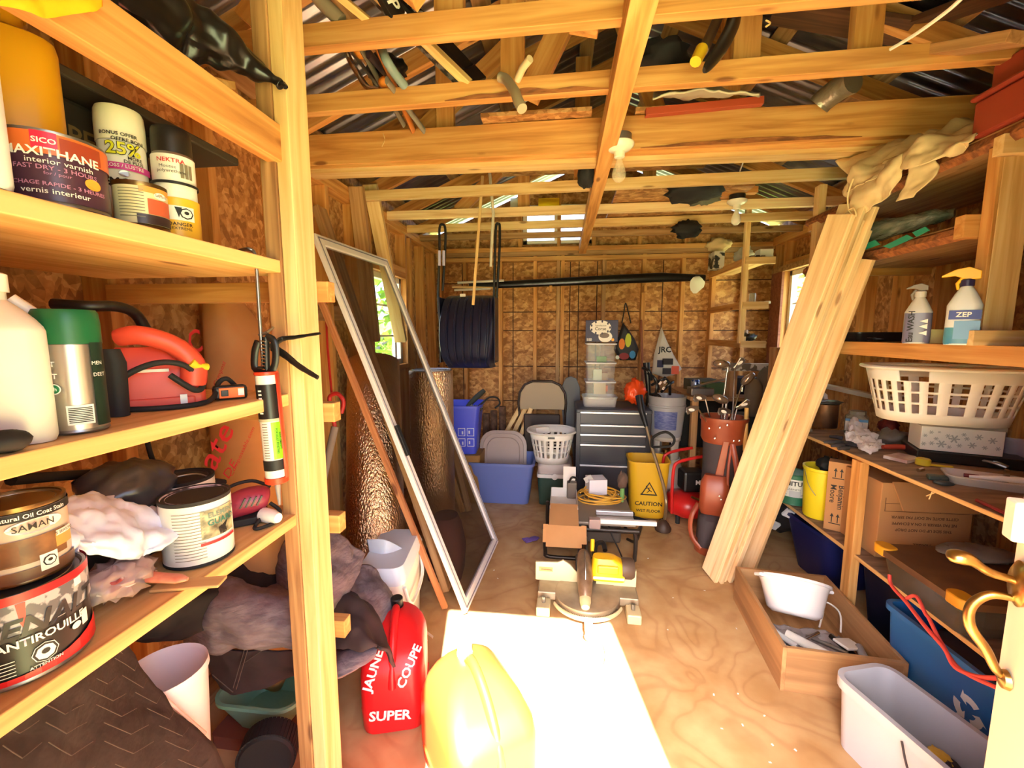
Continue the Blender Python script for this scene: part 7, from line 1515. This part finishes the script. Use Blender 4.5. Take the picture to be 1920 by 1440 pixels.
for i,(x_,y_,w_,d_,h_,m_,nm,lb) in enumerate(((1.15,3.7,.18,.14,.06,steel,'grey_metal_tray','grey metal tray lying on the bench left end'),(1.55,3.85,.22,.2,.14,blackr,'black_box','black box on the bench under the splattered board'),(1.25,4.05,.25,.12,.1,pbr('dull_olive',(84,80,60),.7),'olive_box','olive drab box at the back of the bench'))):
    o=MB().box(-w_/2,-d_/2,0,w_/2,d_/2,h_).obj(nm,m_,bevel=.006); o.location=(x_,y_,.931); o.rotation_euler=(0,0,.1*i); tag(o,lb,'box')
o=lumber('metal_strip',(1.08,3.66,1.0),(1.4,3.7,1.08),.05,.01,steel,None); tag(o,'bright metal strip resting across the bench clutter','strip')
# -------- table saw stand with stuff
pt=W(1103,1052,Z=0); t=thing('table_saw','dusty portable table saw with black tube roll frame in the middle of the floor','table saw',(pt.x,pt.y,.001),0)
BT=pbr('black_steel_tube',(52,44,40),.4,.3); xs=W(1022,1050,Z=0).x-pt.x; xe=W(1188,1052,Z=0).x-pt.x
zt_=W(1100,992,Y=pt.y).z
MB().tube(smoothpath([(xs+.02,0,zt_),(xs,0,zt_-.03),(xs,0,.05),(xs+.03,0,.014),((xs+xe)/2,0,.013),(xe-.03,0,.014),(xe,0,.05),(xe,0,zt_-.03),(xe-.02,0,zt_)],4),.013,8).obj('leg_frame',BT,t,smooth=50)
MB().tube([(xs-.02,0,zt_),(xe+.02,0,zt_)],.016,10).obj('leg_bar',BT,t,smooth=50)
MB().tube(smoothpath([(xe+.02,.02,zt_),(xe+.05,.1,.2),(xe+.04,.2,.05),(xe,.3,.013)],4),.010,8).obj('leg_frame',BT,t,smooth=50)
MB().tube(smoothpath([(xs+.0,.42,zt_),(xs,.42,.05),(xs+.03,.42,.014),(xe-.03,.42,.014),(xe,.42,.05),(xe,.42,zt_)],4),.013,8).obj('leg_frame',BT,t,smooth=50)
zS=zt_+.03
MB().box(xs+.06,.05,.10,xe-.08,.42,zS).obj('motor_housing',pbr('dark_dusty_plastic',(74,66,60),.7),t,bevel=.015)
MB().box(xs+.03,-.01,zS,xe,.46,zS+.02).obj('saw_table',pbr('dusty_aluminium',(150,138,126),.5,.4),t,bevel=.004)
MB().box(.02,-.03,zS+.022,xe+.12,-.005,zS+.05).obj('fence_rail',white,t,bevel=.003); MB().box(.05,.10,zS+.022,xe+.0,.13,zS+.05).obj('fence_rail',ALU,t,bevel=.003)
MB().cbox((.03,-.04,zS+.03),(.07,.05,.06)).obj('fence_clamp',pbr('pinkish_grey',(176,150,142),.5),t,bevel=.005); MB().cbox((-.06,-.03,zS-.03),(.06,.03,.07)).obj('switch_box',black,t,bevel=.005); MB().cbox((-.06,-.047,zS-.01),(.02,.006,.01)).obj('switch',wink,t)
TS=Vector((pt.x,pt.y,0)); zTop=zS+.021
def tp(px,py,dz=0): return W(px,py,Z=zTop+dz)
# carton
t=thing('opened_carton','long opened carton with brown inside, flaps hanging over the saw table front','box',TS+Vector((xs+.115,.03,zTop))); WC2=pbr('white_carton',(222,218,214),.6)
for (x0,y0,z0_,x1,y1,z1_) in ((-.09,0,0,.09,.36,.003),(-.09,0,0,-.087,.36,.07),(.087,0,0,.09,.36,.07),(-.09,.357,0,.09,.36,.07)): MB().box(x0,y0,z0_,x1,y1,z1_).obj('carton_panel',WC2,t)
o=MB().box(-.09,0,0,.09,.20,.003).obj('flap',kraft,t); o.location=(0,.05,.075); o.rotation_euler=(-2.85,0,0)
o=MB().box(-.105,0,0,.105,.13,.003).obj('flap',kraft,t); o.location=(0,-.145,.018); o.rotation_euler=(-2.35,0,0)
o=MB().box(-.045,0,0,.045,.15,.003).obj('flap',WC2,t); o.location=(.04,.36,.07); o.rotation_euler=(1.2,0,0)
for s_ in (-1,1): o=MB().box(0,0,0,.03,.11,.003).obj('flap',kraft,t); o.location=(s_*.105 if s_>0 else -.125,-.215,-.06); o.rotation_euler=(.8,0,0)
p=tp(1118,935); t=thing('small_white_box','small white box standing on the saw table among yellow cord','box',(p.x,p.y+.05,zTop+.03),.2); MB().box(-.065,-.06,0,.065,.06,.11).obj('carton',pbr('lilac_white',(232,226,236),.5),t,bevel=.002); o=MB().box(-.06,0,0,.0,.05,.002).obj('flap',WC2,t); o.location=(-.03,-.04,.11); o.rotation_euler=(.5,-.5,0)
pts=[]
rnd=random.Random(2)
ctr=tp(1125,940,.02); 
for k in range(150):
    a_=k*.36; r_=.11+.03*math.sin(k*.21)+.012*math.sin(k*.9); pts.append(Vector((ctr.x+.01+r_*1.15*math.cos(a_)+.02*math.sin(k*.11),ctr.y+.06+r_*.9*math.sin(a_),zTop+.008+.0004*k+.008*math.sin(k*.5))))
o=MB().tube(pts,.0048,6).obj('yellow_extension_cord',pbr('cord_yellow',(222,168,60),.45),smooth=60); tag(o,'coiled yellow extension cord heaped on the table saw','cord')
t=thing('scrub_brush','dark bristled brush with green handle standing at the right of the saw table','brush',W(1166,945,Y=pt.y+.3)); t.location.z=zTop+.02; b=MB(); b.lathe([(.012,0),(.016,.05),(.014,.10)],n=12); b.obj('handle',pbr('leaf_green',(110,160,90),.5),t,smooth=50); blob('bristles',pbr('brown_bristles',(96,76,66),.9),t,(.0,0,.15),(.07,.07,.11),3,.25,5)
t=thing('battery_clamp_kit','grey black tool unit at the left of the saw table beside the carton','tool',tp(1072,940)); t.location.y+=.1; t.location.z=zTop
MB().cbox((0,0,.06),(.07,.12,.12)).obj('unit_body',pbr('grey_brown_plastic',(110,98,88),.6),t,bevel=.01); MB().tube(smoothpath([(-.02,-.05,.12),(0,-.06,.16),(.03,-.04,.15),(.03,.0,.12)],4),.008,8).obj('unit_handle',black,t,smooth=50)
bx('white_rail_end','short white channel offcut on the floor by the mop bucket','offcut',1185,930,0,.07,.03,.03,white,.1,.002)
b_=bpy.data.objects[-1] if False else None
PU=pbr('purple_nitrile',(110,84,160),.5)
t=thing('nitrile_glove','purple glove lying on the floor left of the table saw','glove',W(1000,1010,Z=.012)); t.rotation_euler=(0,0,.6); blob('palm',PU,t,(0,0,0),(.09,.06,.02),3,.15,3)
for k in range(4): MB().tube([(-.03,-.02+.014*k,0),(-.075,-.028+.018*k,.004)],[.008,.006],7).obj('finger',PU,t,smooth=50)
# -------- miter saw
pm=W(1103,1165,Z=0); t=thing('miter_saw','yellow and grey sliding miter saw on the floor at the edge of the sun patch','miter saw',(pm.x,pm.y+.13,.001),-.02); DA=pbr('dusty_cast_aluminium',(176,160,136),.5,.5,col2=(150,134,112),scale=9); DY=pbr('tool_yellow',(246,190,30),.4)
xm=W(1005,1150,Z=.05).x-pm.x; xM=W(1203,1150,Z=.05).x-pm.x
b=MB(); b.lathe([(.165,.028),(.17,.033),(.17,.074),(.16,.079),(0.001,.079)],n=40); b.obj('turntable',DA,t,smooth=40)
for s_ in (-1,1):
    x0_,x1_=(xm,-.10) if s_<0 else (.10,xM)
    MB().box(x0_,-.03,.03,x1_,.10,.075).obj('base_wing',DA,t,bevel=.006)
    xo=x0_ if s_<0 else x1_
    MB().box(min(xo,xo-s_*.07),-.13,.0,max(xo,xo-s_*.07),-.04,.05).obj('foot_block',pbr('pale_dusty_metal',(206,190,150),.5,.2),t,bevel=.006)
    MB().box(min(xo-s_*.01,xo-s_*.05),-.05,.0,max(xo-s_*.01,xo-s_*.05),.10,.045).obj('foot_block',MATS['pale_dusty_metal'],t,bevel=.006)
    MB().tube([(xo-s_*.035,-.08,.05),(xo-s_*.035,-.08,.08)],.010,8).obj('clamp_post',steel,t,smooth=40)
b=MB(); b.tube([( .185*math.sin(a_),-.185*math.cos(a_),.045) for a_ in [-1.15+2.3*k/24 for k in range(25)]],.012,8,flat=.6); b.obj('miter_scale',MATS['pale_dusty_metal'],t,smooth=50)
b=MB(); [b.cbox((.172*math.sin(a_),-.172*math.cos(a_),.052),(.0018,.01,.001),rz=a_) for a_ in [-1.0+.05*k for k in range(41)]]; b.obj('scale_marks',ink,t); 
MB().box(-.02,-.25,.028,.02,-.13,.05).obj('miter_arm',MATS['pale_dusty_metal'],t,bevel=.004)
MB().tube([(0,-.25,.03),(0,-.285,.032)],[.018,.022],14).obj('miter_knob',pbr('dusty_grey_knob',(190,176,150),.5),t,smooth=40)
FE=MATS['pale_dusty_metal']
zf=.075
b=MB(); b.prism([(xm-.02,zf+.0),(-.03,zf),(-.03,zf+.03),(-.09,zf+.10),(-.13,zf+.125),(-.16,zf+.11),(xm-.02,zf+.105)],.014,Matrix(((1,0,0,0),(0,0,-1,.09),(0,1,0,0),(0,0,0,1)))); b.obj('fence',pbr('cream_fence',(222,212,170),.5,.1),t,bevel=.002)
MB().box(xm+.0,.073,zf+.055,xm+.075,.0745,zf+.078).obj('fence_label',pbr('amber_label2',(206,170,110),.5),t); text_flat(t,'WARNING',.012,ink,(xm+.04,.0725,zf+.066),(1,0,0),(0,0,1),bold=1)
b=MB(); b.prism([(.05,zf),(xM,zf),(xM,zf+.10),(xM-.03,zf+.05),(.05,zf+.04)],.014,Matrix(((1,0,0,0),(0,0,-1,.09),(0,1,0,0),(0,0,0,1)))); b.obj('fence',MATS['cream_fence'],t,bevel=.002)
MB().box(-.022,-.11,.080,-.008,.14,.086).obj('kerf_plate',black,t)
# arm/head
b=MB(); b.tube(smoothpath([(-.015,-.13,.12),(-.015,-.06,.17),(-.015,.06,.20),(-.015,.17,.19),(-.015,.24,.12)],5),[.026,.03,.034,.036,.038,.04,.04,.04,.04,.04,.04,.04,.038,.036,.034,.032,.03,.03,.028,.028,.026],14); b.obj('blade_guard',pbr('brown_dusty_guard',(112,88,70),.4,.3,col2=(150,126,100),scale=14),t,smooth=60)
b=MB(); n_=40; b.prism([(.115*math.cos(2*PI*k/n_),.115*math.sin(2*PI*k/n_)) for k in range(n_)],.003,Matrix(((0,0,1,-.015),(1,0,0,.02),(0,1,0,.165),(0,0,0,1)))); b.obj('saw_blade',steel,t)
b=MB(); b.lathe([(.028,-.01),(.028,.02),(.020,.05),(0,.055)],n=18,M=Matrix.Translation((-.015,-.13,.12)) @ Matrix.Rotation(1.9,4,'X')); b.obj('front_grip',FE,t,smooth=50)
b=MB(); loftz(b,[(.17,.10,.02,.11,.05,.14),(.18,.11,.025,.11,.05,.17),(.16,.10,.03,.105,.05,.23),(.12,.07,.03,.09,.05,.255)]); b.obj('motor_housing',DY,t,smooth=40)
b=MB(); b.lathe([(.055,0),(.055,.05),(.045,.065),(0,.068)],n=28,M=Matrix.Translation((.18,.05,.195)) @ Matrix.Rotation(PI/2,4,'Y')); b.obj('motor_cap',pbr('dark_brown_cap',(84,66,54),.5),t,smooth=40)
MB().box(.03,-.008,.155,.19,-.004,.168).obj('white_stripe',wink,t)
MB().box(.05,-.02,.19,.16,-.006,.235).obj('handle_bulge',DY,t,bevel=.01)
b=MB(); b.tube(smoothpath([(.04,.10,.22),(.05,.16,.26),(.09,.19,.26),(.10,.14,.24)],5),.014,8); b.obj('carry_handle',black,t,smooth=50)
MB().tube([(.03,.12,.24),(.032,.16,.29)],.011,8).obj('yellow_lever',DY,t,smooth=50)
for s_ in (-1,1): MB().tube([(-.015+s_*.022,.18,.13),(-.015+s_*.022,.46,.15)],.011,10).obj('slide_rail',steel,t,smooth=50)
MB().cbox((-.015,.22,.08),(.09,.07,.14)).obj('pivot_bracket',pbr('mid_grey_cast',(120,110,100),.5,.4),t,bevel=.01)
o=MB().tube(smoothpath([W(1140,980,Z=.22),W(1146,1000,Z=.2),W(1160,1030,Z=.12),W(1172,1060,Z=.06),W(1178,1085,Z=.03)],5),.0045,6).obj('black_power_cord',blackr,smooth=60); tag(o,'black cord running from the table saw down to the miter saw','cord')
# thin wire and debris in the sun patch
o=MB().tube(smoothpath([W(1000,1190,Z=.004),W(990,1225,Z=.01),W(1010,1260,Z=.004),W(1060,1280,Z=.006),W(1110,1270,Z=.004),W(1135,1235,Z=.01),W(1120,1200,Z=.004),W(1060,1185,Z=.008)],7),.0014,5).obj('thin_wire',pbr('grey_wire',(120,110,100),.5,.5),smooth=60); tag(o,'thin wire curling on the floor in the sun patch','wire')
rnd=random.Random(21); chips=[(1340,1305),(1382,1299),(1432,1340),(1355,1365),(1395,1362),(1445,1395),(1488,1405),(1445,1428),(1322,1107),(1383,1180),(925,1070),(935,1085),(1262,1120),(1215,1048),(1250,1180)]
for i,(a_,c_) in enumerate(chips):
    p=W(a_,c_,Z=.002); o=MB().add([(0,0,0),(.009,.003,.001),(.007,.008,.002),(-.002,.006,.001)],[(0,1,2,3)]).obj('wood_chip',wink,solid=.001); o.location=p; o.rotation_euler=(0,0,rnd.uniform(0,6)); tag(o,'tiny pale wood chip scattered on the plywood floor','wood chip','wood chips on the floor')
# ================================================================== UP IN THE RAFTERS, LAMPS
PORC=pbr('white_porcelain',(238,232,220),.25); BULB=pbr('clear_bulb_glass',(250,240,220),.03,alpha=.28)
def lampholder(label,q,s,frost=False,cable=None):
    t=thing('light_fixture',label,'light fixture',q)
    MB().lathe([(.05*s,.0),(.05*s,.035*s),(0,.035*s)],n=28,cap0=True).obj('junction_box',steel if not frost else black,t,smooth=40)
    b=MB(); b.lathe([(.062*s,.0),(.062*s,-.010*s),(.045*s,-.025*s),(.024*s,-.032*s),(.023*s,-.055*s),(.018*s,-.057*s)],n=32); b.obj('porcelain_base',PORC,t,smooth=50)
    r_=.031*s; b=MB(); b.lathe([(.013*s,-.055*s),(.014*s,-.075*s),(.024*s,-.098*s),(r_,-.125*s),(.027*s,-.145*s),(.014*s,-.158*s),(0.001,-.161*s)],n=24); b.obj('bulb',BULB if not frost else pbr('frosted_bulb',(240,236,226),.3),t,smooth=60)
    if not frost: MB().tube([(-.008,0,-.09*s),(-.006,0,-.12*s),(0,0,-.125*s),(.006,0,-.12*s),(.008,0,-.09*s)],.0012,5).obj('filament',chrome,t)
    return t
q=W(1162,270,Y=2.02); lampholder('porcelain lamp holder with a clear bulb under the ceiling runner',q,1.0)
o=MB().tube([W(1170,168,Y=1.85),W(1166,220,Y=1.98),q+Vector((0,0,.035))],.005,6).obj('white_cable',white,smooth=50); tag(o,'white cable running down to the clear bulb lamp holder','cable')
q2=W(1382,376,Y=3.15); lampholder('small porcelain lamp holder with a frosted bulb near the corner shelf',q2,1.0,True)
o=MB().tube(smoothpath([W(1395,300,Y=2.75),W(1385,330,Y=3.0),W(1382,362,Y=3.13)],5),.004,6).obj('white_cable',white,smooth=50); tag(o,'white cable hanging down to the frosted bulb lamp holder','cable')
lumber('lamp_batten', q2+Vector((-.12,0,.06)), q2+Vector((.12,0,.06)), .06, .04, LUM, None); struct(bpy.data.objects['lamp_batten'])
# hockey sticks
def stick(name,label,a,c,w_,t_,m,s=None,sz=.05,up=(0,-.7,.7),cat='hockey stick',blade=None,sm=wink):
    t=thing(name,label,cat,(0,0,0)); o=lumber('shaft',a,c,w_,t_,m,t,up=up)
    if s: 
        me=textmesh(s,sz,1.2); me.materials.append(sm); me.materials.clear(); me.materials.append(sm)
        for v in me.vertices: pass
        ob=bpy.data.objects.new('lettering',me); COL.objects.link(ob); ob.parent=t
        L=(c-a).length
        # which big face looks at the camera
        mb=o.matrix_basis; side=mb.to_3x3() @ Vector((0,0,1)); mid=(a+c)/2; sg=1 if side.dot(CO-mid)>0 else -1
        ob.matrix_basis=mb @ Matrix.Translation((L*.5,0,sg*(t_/2+.0015))) @ (Matrix.Identity(4) if sg>0 else Matrix.Rotation(PI,4,'X'))
    if blade: lumber('blade',c,blade,.07,.012,m,t,up=up)
    return t
BST=pbr('black_stick',(26,24,26),.4)
stick('hockey_stick','black hockey stick with white RD letters, blade down at the joist',W(700,-60,Y=1.75),W(878,128,Y=1.80),.055,.02,BST,'HARD',.05,blade=W(900,152,Y=1.80))
stick('hockey_stick','dark hockey stick with silver lettering, left of the lettered black one',W(640,-70,Y=1.6),W(862,152,Y=1.72),.05,.02,pbr('grey_print_stick',(58,50,50),.4,col2=(120,112,110),scale=40,sharp=True),'WARRIOR',.045)
stick('hockey_stick','dark hockey stick with AMP lettering crossing above the front joist',W(690,-70,Y=1.28),W(745,32,Y=1.34),.06,.02,BST,'AMP',.055)
stick('wooden_batten','pale yellow wooden batten beside the hockey sticks, slanting down right',W(655,-60,Y=1.55),W(880,158,Y=1.68),.028,.03,LUM2,cat='batten')
stick('wooden_batten','pale wooden batten slanting above the front joist',W(620,-20,Y=1.27),W(692,40,Y=1.33),.02,.02,LUM2,cat='batten')
# old ski / skates cluster
t=thing('ski_bundle','bundle of old skis and poles stored above the second joist','ski bundle',(0,0,0))
for (a_,c_,m_,r_) in (((660,60),(758,235),pbr('grey_ski',(120,110,100),.4),.016),((700,70),(775,245),pbr('orange_ski',(190,110,50),.4),.02),((725,150),(795,245),pbr('grey_ski2',(140,134,126),.4),.016),((645,80),(740,200),steel,.010),((690,100),(750,165),pbr('purple_black_ski',(50,40,52),.4),.02)):
    MB().tube([W(*a_,Y=1.62),(W(*a_,Y=1.62)+W(*c_,Y=1.95))/2,W(*c_,Y=1.95)],r_,8,flat=.5).obj('ski',m_,t,smooth=50)
for (a_,c_) in ((675,98),(722,155)):
    blob('orange_wheel',pbr('skate_orange',(230,140,50),.5),t,W(a_,c_,Y=1.7),(.05,.05,.04),2,.05,2)
MB().tube(smoothpath([W(640,70,Y=1.7),W(655,110,Y=1.7),W(672,140,Y=1.72),W(690,165,Y=1.72),W(712,168,Y=1.72)],5),.012,8).obj('silver_runner',chrome,t,smooth=50)
blob('black_boot',black,t,W(725,132,Y=1.85),(.16,.12,.12),5,.15,3)
o=MB().tube(smoothpath([W(704,60,Y=1.62),W(716,92,Y=1.55),W(724,112,Y=1.5),W(742,140,Y=1.55),W(758,160,Y=1.6)],5),.016,10).obj('taped_pole',pbr('blue_grey_tape',(130,150,154),.5),smooth=50); tag(o,'blue grey taped pole hanging between the front joists','pole')
o=MB().tube([W(560,-60,Y=1.3),W(600,0,Y=1.32),W(640,40,Y=1.34)],.022,10).obj('grey_tube',pbr('old_grey_tube',(130,118,104),.5),smooth=50); tag(o,'old grey tube end poking down at the top left of the joists','tube')
HP=pbr('grey_hose',(170,156,136),.5)
o=MB().tube(smoothpath([W(938,145,Y=1.62),W(950,150,Y=1.60),W(965,172,Y=1.52),W(972,190,Y=1.48),W(979,204,Y=1.46)],6),.017,12).obj('plastic_hose',HP,smooth=60); tag(o,'bent grey hose hanging over the second joist','hose')
o=MB().tube([W(970,150,Y=1.66),W(980,128,Y=1.62),W(994,110,Y=1.58)],.013,12).obj('white_conduit',pbr('ivory_conduit',(226,206,170),.5),smooth=50); tag(o,'short ivory pipe end sticking up beside the bent grey hose','pipe')
# right side rafters
o=MB().tube([W(1352,20,Y=1.75),W(1335,60,Y=1.65),W(1318,95,Y=1.55)],.017,12).obj('wooden_pole',pbr('grey_brown_handle',(110,84,60),.5),smooth=50); tag(o,'brown wooden handle poking out above the second joist, right side','pole')
o=MB().tube([W(1316,92,Y=1.552),W(1304,116,Y=1.53)],[.020,.018],12).obj('yellow_ferrule',pbr('taxi_yellow',(240,190,40),.45),smooth=50); tag(o,'yellow end cap on the brown handle above the second joist','cap'); o.name='yellow_end_piece'
o=MB().tube(smoothpath([W(1380,25,Y=1.7),W(1368,60,Y=1.6),W(1345,100,Y=1.5),W(1320,132,Y=1.44)],5),[.03,.032,.034,.034,.032,.03,.03,.028,.028,.026,.024,.022,.02,.018,.014,.008],12,flat=.6).obj('folded_black_umbrella',black,smooth=50); tag(o,'furled black umbrella hanging point down above the second joist','umbrella')
o=MB().tube(smoothpath([W(1810,-10,Y=1.25),W(1780,18,Y=1.3),W(1720,62,Y=1.4),W(1670,92,Y=1.5)],5),.005,6).obj('white_cable',white,smooth=50); tag(o,'white cable crossing the rafters at the upper right','cable')
DUCT=pbr('silver_duct',(150,144,130),.35,.6,bump=.4,bscale=40,scale=4)
o=MB().tube(smoothpath([W(1600,150,Y=2.0),W(1575,165,Y=2.05),W(1548,185,Y=2.1),W(1535,198,Y=2.12)],5),[.05]*3+[.048]*13,14).obj('flexible_duct',DUCT,smooth=60); tag(o,'silver grey flexible duct over the big beam on the right','duct')
o=cloth('grey_tarp',pbr('tarp_grey',(176,168,150),.6,bump=.4,scale=8),None,[[W(1225,175,Y=1.72),W(1320,170,Y=1.72),W(1425,172,Y=1.72)],[W(1225,180,Y=2.0),W(1320,180,Y=2.0),W(1425,182,Y=2.0)]],amp=.02,freq=7,seed=5,thick=.006); tag(o,'pale grey tarp folded on the loft boards right of the runner','tarp')
o=lumber('red_edged_panel',W(1210,212,Y=1.98),W(1430,190,Y=1.98),.03,.03,pbr('red_brown_paint',(170,70,40),.6),None); tag(o,'red painted board edge lying along the right loft panel','board')
o=lumber('stored_plank',W(1700,105,Y=1.75),W(1915,70,Y=1.45),.09,.03,LUM3,None); tag(o,'loose plank lying on the joists at the upper right','board')
o=lumber('stored_plank',W(1680,60,Y=2.3),W(1900,-20,Y=1.7),.2,.02,wood('dark_stained_plank',(120,76,48),(96,58,36),(74,44,30),knots=False),None); tag(o,'wide dark plank stored up under the right roof slope','board')
o=lumber('stored_plank',W(1450,20,Y=2.2),W(1700,60,Y=2.1),.16,.02,MATS['dark_stained_plank'],None); tag(o,'dark brown plank stored high beyond the second joist, right side','board')
o=blob('black_bundle',pbr('black_bundle_cloth',(28,26,28),.8,bump=.3,scale=8),None,W(1235,112,Y=1.85),(.22,.2,.12),4,.2,4); tag(o,'black cloth bundle on the joists just right of the runner','bundle')
o=blob('black_bundle',MATS['black_bundle_cloth'],None,W(1300,362,Y=2.9)+Vector((0,0,.0)),(.35,.3,.09),7,.15,4); tag(o,'flat black bundle resting above the middle joists on the right','bundle')
o=blob('black_bundle',MATS['black_bundle_cloth'],None,W(1100,328,Y=2.45),(.10,.16,.13),8,.15,4); tag(o,'small black bundle wedged left of the runner behind the big beam','bundle')
o=blob('grey_rag',pbr('greenish_rag',(110,112,96),.8),None,W(1318,372,Y=3.0),(.2,.16,.07),9,.25,5); tag(o,'greenish grey rag hanging over the far joists on the right','rag')
o=blob('black_rag',MATS['black_bundle_cloth'],None,W(1288,430,Y=3.55),(.22,.1,.12),10,.25,5); tag(o,'black rag dangling under the far joists on the right','rag')
# coloured sheets against the rear gable light
o=MB().cbox((0,0,0),(.20,.01,.14)).obj('yellow_sheet',pbr('yellow_film',(255,200,20),.5,trans=.8)); o.location=W(1029,386,Y=4.3); tag(o,'bright yellow plastic sheet in front of the gable window','sheet')
o=MB().cbox((0,0,0),(.19,.01,.15)).obj('white_sheet',pbr('white_film',(250,244,228),.5,trans=.8)); o.location=W(975,386,Y=4.32); tag(o,'white plastic sheet in front of the gable window','sheet')
# carpenter scraps of string on joists
for i,(a_,c_,lb) in enumerate(((W(718,250,Y=JO[5][0].y-.003),W(716,275,Y=JO[5][0].y-.005),'frayed pale string hanging over the big beam, left side'),(W(1436,38,Y=1.4),W(1436,50,Y=1.39),'little frayed string curl on the joist, upper right'))):
    o=MB().tube(smoothpath([a_,(a_+c_)/2+Vector((.012,0,0)),c_],4),.0025,5).obj('frayed_string',LUM2,smooth=40); tag(o,lb,'string')
